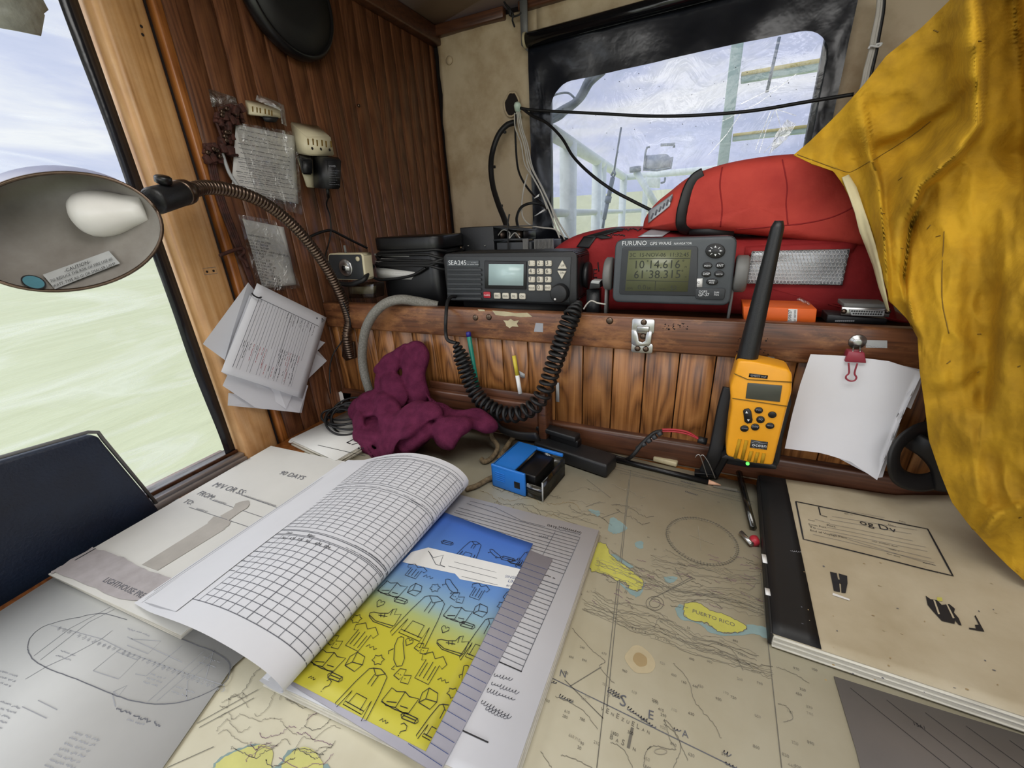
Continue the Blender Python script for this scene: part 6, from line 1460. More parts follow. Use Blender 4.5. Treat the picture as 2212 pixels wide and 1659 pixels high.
# ================================================================ LIFE JACKETS on the shelf
def pillow(b, outline, back, front, m, rings=14, e1=0.45, e2=0.75, amp=0.0, freq=12, seed=0, c=None, xf=None):
    """Padded shape: outline (list of Vectors in one plane) swelling by `front` and `back` (vectors)."""
    P = smooth_path(list(outline)+[outline[0]], 6)[:-1]; n = len(P); c = c or sum(P, Vector())/n; k = b.mi(m)
    def ring(s_, off, t):
        r_ = []
        for p in P:
            q = c+(p-c)*s_+off
            if amp:
                d = noise.noise(q*freq+Vector((seed, 0, 0)))+0.5*noise.noise(q*freq*2.3+Vector((seed, 5, 0)))
                q = q+front.normalized()*amp*d*(0.4+0.6*t)
            if xf: q = xf(q)
            r_.append(b.bm.verts.new(q))
        return r_
    R_ = []
    for i in range(rings, 0, -1):
        a = i/rings*PI/2; R_.append(ring(max(0.02, math.cos(a)**e1), back*math.sin(a)**e2, i/rings))
    for i in range(0, rings+1):
        a = i/rings*PI/2; R_.append(ring(max(0.02, math.cos(a)**e1), front*math.sin(a)**e2, i/rings))
    for i in range(len(R_)-1):
        for j in range(n):
            f = b.bm.faces.new([R_[i][j-1], R_[i][j], R_[i+1][j], R_[i+1][j-1]]); f.material_index = k
    for q in (R_[0][::-1], R_[-1]):
        f = b.bm.faces.new(q); f.material_index = k
zJ = ZP(1400, 0, 2.3695)
yj = 0.80
lowr = [(1195, 545), (1225, 520), (1265, 502), (1320, 492), (1400, 492), (1480, 503), (1600, 512), (1720, 508), (1830, 510), (1890, 540), (1905, 600), (1925, 680), (1930, 720), (1700, 730), (1400, 735), (1230, 700), (1195, 620)]
root = thing('life_jacket', 'red life jacket at the bottom of the stack, with a silver reflective patch', 'life jacket', (-0.02, yj, SZ))
lowq = [bk(px, py, yj-0.06) for px, py in lowr]; zmin = SZ+0.004
lowq = [Vector((q.x, q.y, max(q.z, zmin))) for q in lowq]
b = MB(); pillow(b, lowq, Vector((0, 0.13, 0)), Vector((0, -0.065, 0)), 'life_red_dark', 14, 0.30, 0.55, 0.008, 13, 2)
LJ = b.build('body', parent=root, sharp=2); TJ = bvh(LJ)
def onfront(px, py, dy): return bk(px, py, dy)
JY = 0.675-0.008
b = MB(); q = [(1624, 545), (1830, 541), (1817, 615), (1612, 609)]
patch(b, TJ, [(1610, 534), (1852, 524), (1838, 546), (1608, 552)], 'life_red_dark', 0.0015, 14, 3); b.build('pocket_flap', parent=root)
b = MB(); patch(b, TJ, q, 'reflective', 0.003, 26, 10)
for r_ in range(9):
    for c_ in range(26):
        a = (c_+0.5+0.5*(r_ % 2))/26.5; t = (r_+0.5)/9
        p = Vector(q[0]).lerp(Vector(q[1]), a).lerp(Vector(q[3]).lerp(Vector(q[2]), a), t); pts = [onto(TJ, p.x+4.3*math.cos(k*PI/3), p.y+4.1*math.sin(k*PI/3), 0.0046) for k in range(7)]
        if all(pts): b.tube(pts, 0.0005, 'ink_white', 3)
eg = [onto(TJ, *p, 0.0044) for p in (q+[q[0]])]
if all(eg): b.tube(eg, 0.0008, 'mid_grey', 5)
o = b.build('reflective_patch', parent=root); o['label'] = 'silver honeycomb reflective patch'
b = MB(); patch(b, TJ, [(1246, 534), (1272, 537), (1290, 512), (1262, 512)], 'black_rubber', 0.002, 6, 6); patch(b, TJ, [(1262, 513), (1290, 515), (1350, 497), (1335, 494)], 'black_rubber', 0.0025, 6, 8); patch(b, TJ, [(1285, 512), (1300, 518), (1325, 514), (1300, 508)], 'black_rubber', 0.003, 5, 3); b.build('strap', parent=root)
b = MB(); patch(b, TJ, [(1410, 497), (1456, 497), (1430, 514), (1378, 514)], 'reflective', 0.002, 8, 4); b.build('reflective_tape', parent=root)
b = MB()
rj = random.Random(8)
for (x0, y0, x1) in ((1310, 500, 1345), (1350, 498, 1385), (1318, 508, 1350), (1292, 566, 1294)):
    pts = [onto(TJ, x0+(x1-x0)*k/10, y0+rj.uniform(-3, 3) if x1-x0 > 5 else y0+k*2, 0.0012) for k in range(11)]
    if all(pts): b.tube(pts, 0.0009, 'ink_black', 4); b.build('marking', parent=root); b = MB()
for pts in ([(1290, 582), (1283, 582), (1283, 590), (1289, 590), (1283, 590), (1282, 599), (1290, 599)],):
    w_ = [onto(TJ, *p, 0.0012) for p in pts]
    if all(w_): b.tube(w_, 0.0009, 'ink_black', 4); b.build('marking', parent=root)

root = thing('life_jacket', 'bright red life jacket on top of the stack, black strap round its left end', 'life jacket', (0.02, yj, 1.055))
up = [(1393, 492), (1398, 470), (1420, 440), (1450, 415), (1485, 388), (1530, 368), (1600, 350), (1700, 338), (1770, 348), (1820, 375), (1850, 420), (1868, 470), (1872, 512), (1850, 530), (1780, 526), (1700, 515), (1600, 504), (1500, 498), (1440, 497)]
upq = [bk(px, py, yj-0.05) for px, py in up]
b = MB(); pillow(b, upq, Vector((0, 0.13, 0)), Vector((0, -0.075, 0)), 'life_red', 14, 0.30, 0.55, 0.009, 12, 9); UJ = b.build('body', parent=root, sharp=2); TU = bvh(UJ)
b = MB(); q = [(1456, 420), (1446, 452), (1403, 484), (1402, 455)]
patch(b, TU, [(1404, 458), (1455, 421), (1448, 446), (1403, 482)], 'reflective', 0.002, 10, 6)
for k in range(6):
    w_ = [onto(TU, 1410+k*8+t*4, 473-k*7-t*11, 0.0034) for t in (0, 0.5, 1)]
    if all(w_): b.tube(w_, 0.0012, 'ink_grey', 4)
b.build('reflective_tape', parent=root)
b = MB()
sp_ = [(1520, 377), (1502, 388), (1488, 410), (1478, 440), (1472, 468), (1474, 488), (1490, 496)]
P2 = smooth_path([Vector((x, y, 0)) for x, y in sp_], 5); w_ = []
for p in P2:
    q_ = onto(TU, p.x, p.y, 0.002)
    if q_: w_.append(q_)
b.tube(w_, 0.0075, 'black_rubber', 8, flat=0.25); b.tube([w_[-1], bk(1530, 500, w_[-1].y-0.004), bk(1585, 502, w_[-1].y)], 0.006, 'black_rubber', 8, flat=0.5); b.build('strap', parent=root)
b = MB()
for sm in ([(1590, 495), (1660, 490), (1740, 482), (1800, 468), (1845, 446), (1862, 430)], [(1560, 362), (1555, 400), (1560, 450), (1556, 490)], [(1690, 345), (1700, 400), (1698, 440), (1702, 485)]):
    P2 = smooth_path([Vector((x, y, 0)) for x, y in sm], 8); w_ = [onto(TU, p.x, p.y, 0.0002) for p in P2]; w_ = [v for v in w_ if v]
    if len(w_) > 3: b.tube(w_, 0.0008, 'life_red_dark', 4)
b.build('seam', parent=root)

# ================================================================ YELLOW OILSKIN
root = thing('oilskin_coat', 'big yellow oilskin coat hanging at the right, spread over the life jackets', 'coat', (0.35, 0.52, 0.9))
rows = [  # py, left edge px, right px, depth of left edge, depth of right side
 (-560, 2330, 2700, .640, .50), (-420, 2290, 2800, .640, .50), (-260, 2220, 2900, .640, .50), (-120, 2150, 2900, .640, .50), (-40, 2080, 2850, .640, .50), (0, 2052, 2800, .640, .50), (60, 1990, 2780, .640, .50), (120, 1915, 2740, .640, .50), (180, 1868, 2700, .640, .50), (240, 1815, 2660, .640, .495), (300, 1755, 2640, .640, .495), (335, 1714, 2620, .640, .49),
 (352, 1750, 2600, .638, .49), (370, 1800, 2580, .634, .49), (400, 1822, 2560, .630, .49), (450, 1846, 2540, .622, .485), (520, 1880, 2520, .612, .48), (600, 1908, 2500, .602, .475), (650, 1922, 2490, .590, .47), (690, 1960, 2480, .575, .465), (730, 1982, 2470, .555, .46), (800, 1986, 2460, .545, .455), (880, 1998, 2450, .543, .45), (950, 2006, 2440, .540, .445), (1020, 2030, 2430, .530, .44), (1085, 2056, 2420, .515, .435), (1130, 2090, 2410, .50, .43), (1180, 2135, 2400, .485, .428), (1225, 2180, 2390, .470, .425), (1262, 2222, 2380, .455, .42)]
def rowat(t):
    t = t*(len(rows)-1); i = min(int(t), len(rows)-2); f = t-i; return [rows[i][k]*(1-f)+rows[i+1][k]*f for k in range(5)]
def sst(x): x = max(0, min(1, x)); return x*x*(3-2*x)
def yl_at(py):      # how far off the cloth hangs along its left side
    K_ = [(-200, .640), (330, .640), (520, .612), (700, .570), (800, .546), (1000, .534), (1130, .500), (1262, .455), (1400, .43)]
    for (a, va), (c, vc) in zip(K_, K_[1:]):
        if py <= c: return va+(vc-va)*max(0, (py-a)/(c-a))
    return .43
folds = [([(2100, -80), (2108, 60), (2112, 180), (2112, 270), (2060, 340), (1990, 400), (1955, 480), (1940, 600), (1965, 690)], 0.040, 18), ([(2190, -80), (2196, 60), (2215, 260), (2200, 420)], -0.030, 26), ([(1862, 215), (1872, 300), (1900, 400), (1910, 520), (1922, 680)], 0.016, 10),
         ([(1985, 440), (1962, 500), (1950, 600), (1960, 700), (1985, 740)], -0.020, 12), ([(1880, 330), (1960, 300), (2060, 240), (2110, 170)], -0.014, 24), ([(2290, 100), (2280, 500), (2240, 900), (2200, 1200)], 0.020, 60),
         ([(2080, 420), (2060, 700), (2090, 960), (2140, 1170)], 0.012, 50), ([(2150, 560), (2130, 800), (2120, 900)], -0.016, 30), ([(1990, 860), (2080, 840), (2160, 780)], -0.006, 20), ([(2110, 1160), (2150, 1110), (2230, 1080)], 0.010, 12)]
def sd_side(p, pl):      # signed distance to a crease line and how far along it
    best = 1e9; sg = 1; al = 0
    for i in range(len(pl)-1):
        a = Vector(pl[i]); c = Vector(pl[i+1]); d = c-a; t = (p-a).dot(d)/d.length_squared; tc_ = max(0, min(1, t)); q = a+d*tc_; L_ = (p-q).length
        if L_ < best: best = L_; sg = 1 if (d.x*(p.y-a.y)-d.y*(p.x-a.x)) > 0 else -1; al = (i+tc_)/(len(pl)-1)
    return best*sg, al
def coatdepth(px, py):
    p2 = Vector((px, py)); d = 0
    for pl, amp, wd in folds:
        s_, al = sd_side(p2, pl); end = min(1, al*5+0.15, (1-al)*5+0.15)
        # a soft roll on one side that drops away sharply on the other
        d += 1.35*amp*end*(math.exp(-(s_/(wd*2.6))**2) if s_ > 0 else math.exp(-(s_/(wd*0.6))**2))
    w = sst((px-1720)/760); y_ = yl_at(py)*(1-w)+(yl_at(py)-0.13 if py < 700 else min(yl_at(py), 0.47)-0.03)*w
    return y_-d-0.010*noise.noise(Vector((px/150, py/190, 1)))-0.006*(1-2*abs(noise.noise(Vector((px/70, py/95, 8)))))-0.0012*noise.noise(Vector((px/16, py/22, 3)))
def coatf(a, c):
    py, xl, xr, yl, yr = rowat(1-c); px = xl+(xr-xl)*(a**1.35)
    return bk(px, py, coatdepth(px, py))
b = MB(); b.sheet(coatf, 130, 190, 'oilskin', 0.0012); OS = b.build('shell', parent=root, sharp=1.2); TO = bvh(OS)
b = MB(); hem = [(1815, 372), (1838, 385), (1862, 450), (1888, 520), (1905, 560), (1918, 640), (1912, 660), (1895, 600), (1870, 530), (1845, 460), (1822, 410)]
he = [(1818, 384), (1832, 378), (1850, 405), (1866, 450), (1880, 490), (1892, 530), (1904, 580), (1914, 630), (1919, 672), (1914, 668), (1900, 620), (1888, 575), (1872, 535), (1856, 500), (1846, 460), (1832, 420)]
o_, i_ = he[1:9], [he[0]]+he[:8:-1]
G = []
for k in range(8):
    A_ = Vector(he[k+1]); B_ = Vector(([he[0], he[15], he[14], he[13], he[12], he[11], he[10], he[9]])[k]); row = []
    for j in range(4):
        p = A_.lerp(B_, j/3); row.append(bk(p.x, p.y, coatdepth(p.x, p.y)-0.0030-0.001*j))
    G.append(row)
b.sheet(lambda a, c: G[int(round(a*7))][int(round(c*3))], 7, 3, 'oilskin_back', 0.001); o = b.build('lining_edge', parent=root, sharp=2); o['label'] = 'pale lining turned out at the edge'
b = MB()
for st_ in ([(1722, 334), (1760, 348), (1805, 364), (1830, 372), (1846, 368), (1880, 348)], [(1880, 350), (1960, 300), (2010, 262)], [(2040, 500), (2035, 640), (2050, 720)]):
    w_ = [onto(TO, v.x, v.y, 0.0003) for v in smooth_path([Vector((x, y, 0)) for x, y in st_], 8)]; w_ = [v for v in w_ if v]
    if len(w_) > 3: b.tube(w_, 0.0004, 'oilskin_mark', 4)
b.build('stitching', parent=root)
b = MB(); ro = random.Random(12)
for k in range(14):
    x, y = ro.uniform(1900, 2205), ro.uniform(30, 1180); L_ = ro.uniform(4, 14); an = ro.uniform(-0.9, 0.4); w_ = [onto(TO, x+L_*t*math.cos(an), y+L_*t*math.sin(an), 0.0003) for t in (0, .33, .66, 1)]
    if all(w_) and max((w_[i+1]-w_[i]).length for i in range(3)) < 0.02: b.tube(w_, 0.0005, 'oilskin_mark', 4)
b.build('scuff_marks', parent=root)

hk = coatf(0.35, 1.0)
b = MB(); b.tube([Vector((hk.x, hk.y, 1.535)), Vector((hk.x, hk.y, hk.z+0.01)), Vector((hk.x-0.01, hk.y, hk.z-0.005)), Vector((hk.x-0.02, hk.y, hk.z+0.008))], 0.003, 'steel', 8); tag(b.build('ceiling_hook'), 'steel hook in the ceiling from which the oilskin coat hangs', 'hook')

# ================================================================ HANDHELD RADIO in its cradle
zV = ZP(1500, 440, 2.593); yv = 0.505
root = thing('handheld_radio', 'yellow handheld emergency radio with a long black aerial, standing against the shelf front', 'radio', bk(1630, 1010, yv))
body = [(245, 880), (325, 884), (430, 905), (530, 930), (550, 955), (547, 1060), (520, 1150), (480, 1310), (440, 1470), (300, 1452), (180, 1415), (178, 1380), (195, 1230), (208, 1140), (200, 1030), (225, 950)]
b = MB(); b.prism([bk(*zV(*p), yv) for p in body], (0, 0.034, 0), 'vhf_yellow', bev=0.0035, seg=3)
b.tube([bk(*zV(*p), yv-0.0004) for p in [(222, 952), (300, 985), (545, 1000)]], 0.0006, 'oilskin_mark', 5); b.tube([bk(*zV(*p), yv-0.0004) for p in [(212, 1090), (520, 1135)]], 0.0006, 'oilskin_mark', 5)
for a, c in (((255, 1318), (228, 1425)), ((292, 1325), (268, 1430)), ((320, 1385), (305, 1440)), ((355, 1392), (340, 1448)), ((390, 1398), (378, 1452))):
    b.tube([bk(*zV(*a), yv-0.0002), bk(*zV(*c), yv-0.0002)], 0.0020, 'oilskin', 8)
VB = b.build('body', parent=root)
b = MB(); b.prism([bk(*zV(*p), yv-0.0002) for p in [(298, 1002), (492, 1018), (478, 1110), (286, 1090)]], (0, -0.0008, 0), 'lcd_dark', bev=0.0003); b.build('screen', parent=VB)
b = MB(); b.prism([bk(*zV(*p), yv-0.0002) for p in [(308, 950), (412, 962), (408, 980), (304, 970)]], (0, -0.0006, 0), 'black_satin'); I = Ink(b, PB(yv-0.0010), 0); I.pfit('GMDSS VHF', zV(314, 967), zV(402, 977), 'ink_pale'); b.build('name_plate', parent=VB); b = MB(); I = Ink(b, PB(yv-0.0010), 0)
b.prism([bk(*zV(*p), yv-0.0002) for p in [(318, 1322), (412, 1335), (405, 1378), (310, 1365)]], (0, -0.0006, 0), 'dark_grey'); I.pfit('ocean', zV(322, 1358), zV(402, 1367), 'ink_white'); I.words(I.K(*zV(322, 1366)), I.K(*zV(400, 1374)), 0.0006, 0.0003, 'ink_pale'); I.pline([zV(320, 1340), zV(345, 1330), zV(380, 1345), (zV(408, 1340))], 0.0005, 'ink_pale')
b.build('logo_plate', parent=VB)
kz = [(360, 1156, 24, 18, 'VOL'), (436, 1181, 24, 18, ''), (370, 1208, 24, 20, 'SQ'), (423, 1243, 25, 17, 'HI/LO'), (340, 1250, 24, 19, 'D/W'), (280, 1258, 24, 18, 'SCAN')]
for (cx_, cy_, rx, ry, s_) in kz:
    b = MB(); b.prism([bk(*zV(cx_+rx*math.cos(2*PI*i/18), cy_+ry*math.sin(2*PI*i/18)), yv-0.0001) for i in range(18)], (0, -0.0014, 0), 'black_satin', bev=0.0004)
    if s_: I = Ink(b, PB(yv-0.0017), 0); u, v = I.K(*zV(cx_, cy_+4)); I.text(s_, (u, v), 0.0034 if len(s_) < 4 else 0.0024, 'ink_pale', align='C')
    b.build('button', parent=VB)
b = MB(); q = [(272, 1160), (280, 1148), (305, 1145), (318, 1160), (326, 1210), (320, 1226), (295, 1230), (280, 1218)]
b.prism([bk(*zV(*p), yv-0.0001) for p in q], (0, -0.0016, 0), 'black_satin', bev=0.0005); I = Ink(b, PB(yv-0.0019), 0)
I.ppoly([zV(292, 1160), zV(285, 1174), zV(301, 1175)], 'ink_white'); I.ppoly([zV(302, 1221), zV(295, 1208), zV(310, 1209)], 'ink_white'); b.build('button', parent=VB)
b = MB(); b.cyl(bk(*zV(285, 878), yv+0.017), bk(*zV(320, 700), yv+0.017), 0.0125, 'black_plastic', 20, 0.001)
a0 = bk(*zV(292, 880), yv+0.017); a1 = bk(*zV(474, 95), yv+0.017); n = 24
b = MB(); b.tube([a0.lerp(a1, i/n) for i in range(n+1)], 0.008, 'black_plastic', 16, rf=lambda t: 0.0112*(1-t)**1.0+0.0060*t if t < 0.985 else 0.004); b.build('aerial', parent=root)
b = MB(); c = bk(*zV(358, 893), yv+0.015); b.lathe([(0.0075, -0.004), (0.0075, 0.002), (0.006, 0.003), (0.001, 0.003)], c, (0.1, 0, 1), 'dark_grey', 18); b.build('top_knob', parent=root)
b = MB(); c = bk(*zV(298, 1456), yv+0.004); b.lathe([(0.002, -0.001), (0.002, 0.001), (0.0005, 0.0018)], c, (0, -1, -0.3), 'led_green', 8); b.build('indicator', parent=root)
b = MB(); crd = [(190, 1105), (160, 1270), (138, 1425), (180, 1460), (300, 1480), (455, 1490), (478, 1450), (500, 1300), (545, 1120), (530, 1000), (540, 930), (470, 900), (420, 885), (300, 890)]
b = MB(); b.prism([bk(*zV(*p), yv+0.034) for p in crd], (0, 0.018, 0), 'black_plastic', bev=0.002)
b.prism([bk(*zV(*p), yv+0.010) for p in [(150, 1425), (460, 1490), (462, 1470), (440, 1462), (175, 1408)]], (0, 0.03, 0), 'black_plastic', bev=0.001)
for pts in ([(420, 880), (462, 888), (462, 912), (425, 905)],): b.prism([bk(*zV(*p), yv+0.03) for p in pts], (0, 0.02, 0), 'mid_grey', bev=0.001)
tag(b.build('charging_cradle'), 'black charging cradle behind the yellow handheld radio', 'cradle')
b = MB(); st = smooth_path([bk(px, py, y_) for px, py, y_ in ((1578, 838, .545), (1566, 880, .54), (1556, 930, .535), (1545, 980, .53), (1530, 1010, .535), (1517, 1035, .54))], 8); b.tube(st, 0.009, 'black_rubber', 8, flat=0.25); st2 = [p+Vector((0.010, 0.004, 0)) for p in st]; b.tube(st2, 0.008, 'black_rubber', 8, flat=0.25)
tag(b.build('wrist_strap'), 'black webbing strap hanging from the yellow handheld radio to the table', 'strap')
root = thing('binder_clip', 'black binder clip on the table under the webbing strap', 'clip', tab(1525, 1030, 0.004))
b = MB(); b.prism([tab(1500, 1022, .014), tab(1545, 1026, .014), tab(1552, 1036, 0.001), tab(1500, 1034, 0.001)], (0, 0.012, 0), 'black_satin', bev=0.001); b.build('body', parent=root)
for pts in ([(1502, 988), (1506, 983), (1512, 984), (1520, 1005), (1528, 1030)], [(1514, 984), (1520, 984), (1532, 1002), (1545, 1033)]):
    b = MB(); b.tube(smooth_path([bk(*p, 0.525) for p in pts], 4), 0.0007, 'steel', 6); b.build('handle', parent=root)
zB = ZP(1000, 640, 3.456)
b = MB(); b.tube(smooth_path([tab(1325, 985, 0.006), tab(1352, 992, 0.006), bk(*zB(1270, 1185), .53), bk(*zB(1330, 1110), .535), bk(*zB(1390, 1050), .54), bk(*zB(1440, 1015), .545), bk(*zB(1490, 1008), .545)]), 0.0030, 'black_rubber', 7)
for dz in (0, 0.003): b.tube(smooth_path([bk(*zB(1485, 1008), .545)+Vector((0, 0, dz)), bk(*zB(1580, 1010), .548)+Vector((0, 0, dz)), bk(*zB(1680, 1030), .548)+Vector((0, 0, dz)), bk(*zB(1770, 1070), .548)]), 0.0015, 'wire_red', 6)
b.cyl(bk(*zB(1755, 1068), .548), bk(*zB(1820, 1085), .548), 0.005, 'black_plastic', 10)
for k in range(5): 
    p = bk(*zB(1310+k*40, 1130-k*26), .536); b.cyl(p-Vector((0.002, 0, 0.002)), p+Vector((0.002, 0, 0.002)), 0.0034, 'dark_grey', 8)
tag(b.build('power_lead'), 'black sleeved lead ending in red wires along the shelf front', 'wire')

# ================================================================ CLIPPED PAPERS on the right
yc = 0.546
root = thing('clipped_papers', 'white note sheets with a torn edge held by a maroon binder clip', 'papers', bk(1850, 900, yc))
for k, (pts, dy) in enumerate((([(1768, 768), (1900, 778), (1996, 800), (1985, 840), (1966, 882), (1946, 872), (1938, 905), (1941, 915), (1898, 1018), (1885, 1019), (1800, 975), (1705, 955), (1720, 880)], 0.006), ([(1751, 765), (1830, 769), (1920, 780), (1993, 804), (1960, 872), (1944, 868), (1930, 905), (1938, 918), (1886, 1023), (1830, 985), (1770, 968), (1693, 961), (1708, 900), (1728, 830)], 0.0))):
    q = [bk(*p, yc+dy) for p in pts]; b = MB(); t = bmesh.new(); f = t.faces.new([t.verts.new(v) for v in q]); bmesh.ops.triangulate(t, faces=[f])
    bmesh.ops.subdivide_edges(t, edges=t.edges[:], cuts=4, use_grid_fill=True)
    for v in t.verts:
        u_ = (v.co.z-0.80)/0.14; v.co.y -= 0.012*max(0, 1-u_)**2+0.004*math.sin((v.co.x-0.12)*30)*(1-u_)
    b.merge(t, 'paper')
    if k == 1:
        b2 = None
    b.build('sheet', parent=root)
cx_, cz_ = bk(1848, 770, yc).x, bk(1848, 770, yc).z
b = MB(); b.prism([bk(*p, yc-0.004) for p in [(1833, 759), (1868, 762), (1872, 785), (1825, 782)]], (0, 0.012, 0), 'clip_maroon', bev=0.001); b.build('clip', parent=root)
b = MB(); b.tube(smooth_path([bk(*p, yc-0.007) for p in [(1833, 784), (1834, 805), (1828, 812), (1828, 818), (1836, 823), (1846, 822), (1850, 815), (1846, 806), (1852, 785)]], 5), 0.0009, 'clip_maroon', 6); b.tube([bk(1842, 760, yc-0.003), bk(1844, 748, RF-0.004)], 0.0008, 'steel', 6); b.tube([bk(1858, 760, yc-0.003), bk(1858, 748, RF-0.004)], 0.0008, 'steel', 6); b.build('clip_wire', parent=root)
p = bk(1852, 738, RF-0.001); b = MB(); b.lathe([(0.0085, 0), (0.0080, 0.0015), (0.0055, 0.002), (0.0050, 0.0035), (0.003, 0.004), (0.001, 0.004)], p, (0, -1, 0), 'steel', 24); tag(b.build('washer_screw'), 'shiny screw with a broad washer in the top rail above the maroon clip', 'screw')
# webbing loop at the right end
b = MB(); lp_ = smooth_path([bk(px, py, y_) for px, py, y_ in ((2005, 925, .545), (1970, 935, .535), (1940, 962, .525), (1930, 995, .52), (1938, 1025, .525), (1965, 1040, .53), (2000, 1042, .535), (2030, 1030, .54), (2040, 1000, .545), (2030, 950, .55), (2000, 935, .553))], 8); b.tube(lp_, 0.010, 'black_rubber', 8, flat=0.3)
b.tube(smooth_path([bk(px, py, y_) for px, py, y_ in ((1960, 945, .55), (1985, 960, .535), (2010, 975, .53), (2040, 1010, .53), (2050, 1060, .53))]), 0.012, 'black_rubber', 8, flat=0.3)
tag(b.build('webbing_loop'), 'loop of black webbing hanging below the oilskin at the right end of the shelf', 'strap')

# ================================================================ LEFT BACK CORNER OF THE TABLE
z8 = ZP(400, 580, 3.16)
root = thing('wall_outlet', 'white mains outlet low on the shelf front behind the hank of black cord', 'power socket', bk(730, 870, RF))
b = MB(); b.prism([bk(*p, RF-0.005) for p in [(705, 846), (759, 849), (752, 897), (712, 891)]], (0, 0.006, 0), 'white', bev=0.001); b.build('plate', parent=root)
b = MB(); b.cyl(bk(733, 880, RF-0.006), bk(735, 884, RF-0.030), 0.010, 'black_plastic', 14, 0.002); b.build('plug', parent=root)
b = MB(); rc2 = random.Random(2); cz0 = tab(725, 945, 0.02); pts = []
for k in range(150):
    a = k/150*2*PI*7; cx_ = -0.565+0.012*math.sin(a*0.13); cy_ = 0.480+0.012*math.cos(a*0.17); r1 = 0.042+0.007*math.sin(a*0.61); r2 = 0.026+0.005*math.cos(a*0.43)
    pts.append(Vector((cx_+r1*math.cos(a), cy_+r2*math.sin(a), TZ+0.024+0.010*math.sin(a*0.9)+0.012*math.sin(a)+0.004)))
pts = [bk(714, 800, .553), bk(708, 850, .55), bk(716, 890, .54), bk(722, 920, .52)]+pts+[Vector((-0.60, 0.52, TZ+0.04)), bk(735, 882, RF-0.03)]
b.tube(smooth_path(pts, 3), 0.0020, 'black_rubber', 6)
tag(b.build('cord_hank', sharp=3), 'hank of thin black cord lying on the old manual in the left back corner', 'cord')
pb = [Vector((-0.622, 0.402, TZ+0.0015)), Vector((-0.490, 0.378, TZ+0.0015)), Vector((-0.470, 0.535, TZ+0.0015)), Vector((-0.605, 0.545, TZ+0.0015))]
root = thing('old_manual', 'grubby white manual with a frayed corner, under the cord hank and the maroon cloth', 'book', (-0.55, 0.46, TZ+0.0015))
b = MB()
for k in range(5): b.prism([p+Vector((0.001*((k*3) % 2), 0.0012*((k*2) % 3), 0.0022*k)) for p in pb], (0, 0, 0.0019), 'paper_edge')
b.build('pages', parent=root)
b = MB(); b.prism([p+Vector((0, 0, 0.0112)) for p in pb], (0, 0, 0.0010), 'paper_warm'); I = Ink(b, PT(0.0140), 0.0)
I.pfit("7 S'", z8(1130, 1200), z8(1205, 1245), 'ink_black'); I.pline([z8(905, 1205), z8(1230, 1280)], 0.0012, 'ink_black'); I.pfit('L', z8(1098, 1188), z8(1125, 1200), 'ink_black')
c0 = pb[0]+Vector((0.002, 0.004, 0.010))
for k in range(5): b.box(c0+Vector((0.004*k-0.004, 0.003*(k % 2), 0.002*(k % 3)-0.004)), (0.010, 0.008, 0.003), 'paper_warm', R=Matrix.Rotation(0.5*k, 3, 'Z') @ Matrix.Rotation(0.4, 3, 'X'), bev=0.001)
b.build('cover', parent=root)
# braided hose
b = MB(); b.tube(smooth_path([bk(px, py, y_) for px, py, y_ in ((800, 850, .545), (789, 815, .545), (783, 780, .545), (784, 745, .542), (790, 712, .540), (806, 680, .540), (832, 656, .545), (865, 647, .556), (905, 652, .574), (945, 661, .59))], 10), 0.0082, 'hose_braid', 14); tag(b.build('braided_hose'), 'grey braided hose bending over the top rail left of the marine radio', 'hose')

# ================================================================ MAROON CLOTH
def cloth_lobe(b, pts, seed, amp=0.010, thick=0.02):
    P = [v for v in pts]; c = sum(P, Vector())/len(P)
    vw = (CAM-c).normalized(); pillow(b, P, -vw*thick*0.6, vw*thick, 'maroon_fleece', 16, 0.55, 0.8, amp, 26, seed)
def CPt(px, py, h):      # point on the table plane h above it, or on the shelf front if that is nearer
    p = tab(px, py, h); return p if p.y < RF-0.02 else bk(px, py, RF-0.02)
b = MB()
def LB(pts, seed, amp, th): cloth_lobe(b, [bk(*z8(x, y), d) for x, y, d in pts], seed, amp, th)
LB([(1500, 510, .55), (1575, 500, .552), (1635, 540, .55), (1658, 620, .545), (1650, 760, .54), (1670, 900, .53), (1560, 980, .51), (1480, 900, .52), (1470, 760, .53), (1480, 620, .54)], 1, 0.004, 0.020)
LB([(1500, 515, .545), (1400, 570, .538), (1320, 650, .532), (1295, 700, .53), (1370, 735, .525), (1440, 700, .53), (1480, 620, .54)], 7, 0.003, 0.012)
LB([(1300, 700, .528), (1440, 700, .53), (1500, 790, .52), (1530, 900, .505), (1440, 960, .495), (1330, 880, .505), (1290, 790, .515)], 8, 0.003, 0.016)
LB([(1120, 960, .49), (1160, 880, .50), (1280, 830, .51), (1400, 870, .50), (1480, 960, .485), (1420, 1030, .47), (1260, 1010, .47), (1150, 1020, .478)], 2, 0.004, 0.022)
LB([(1120, 970, .49), (1200, 990, .47), (1215, 1120, .445), (1280, 1260, .425), (1340, 1310, .42), (1270, 1300, .42), (1210, 1230, .43), (1185, 1120, .45), (1135, 1040, .47)], 12, 0.003, 0.018)
LB([(1330, 1010, .47), (1480, 960, .48), (1600, 900, .485), (1730, 930, .485), (1760, 1000, .475), (1660, 1060, .46), (1520, 1150, .44), (1440, 1200, .435), (1400, 1290, .422), (1330, 1300, .42), (1300, 1200, .435)], 3, 0.004, 0.030)
LB([(1440, 1190, .44), (1500, 1110, .45), (1650, 1060, .46), (1700, 1110, .455), (1620, 1180, .443), (1545, 1260, .43), (1450, 1240, .43)], 4, 0.003, 0.018)
LB([(1640, 1060, .462), (1760, 1010, .475), (1870, 1020, .478), (1945, 1060, .475), (1880, 1150, .46), (1825, 1250, .44), (1740, 1200, .448), (1690, 1120, .455)], 5, 0.004, 0.022)
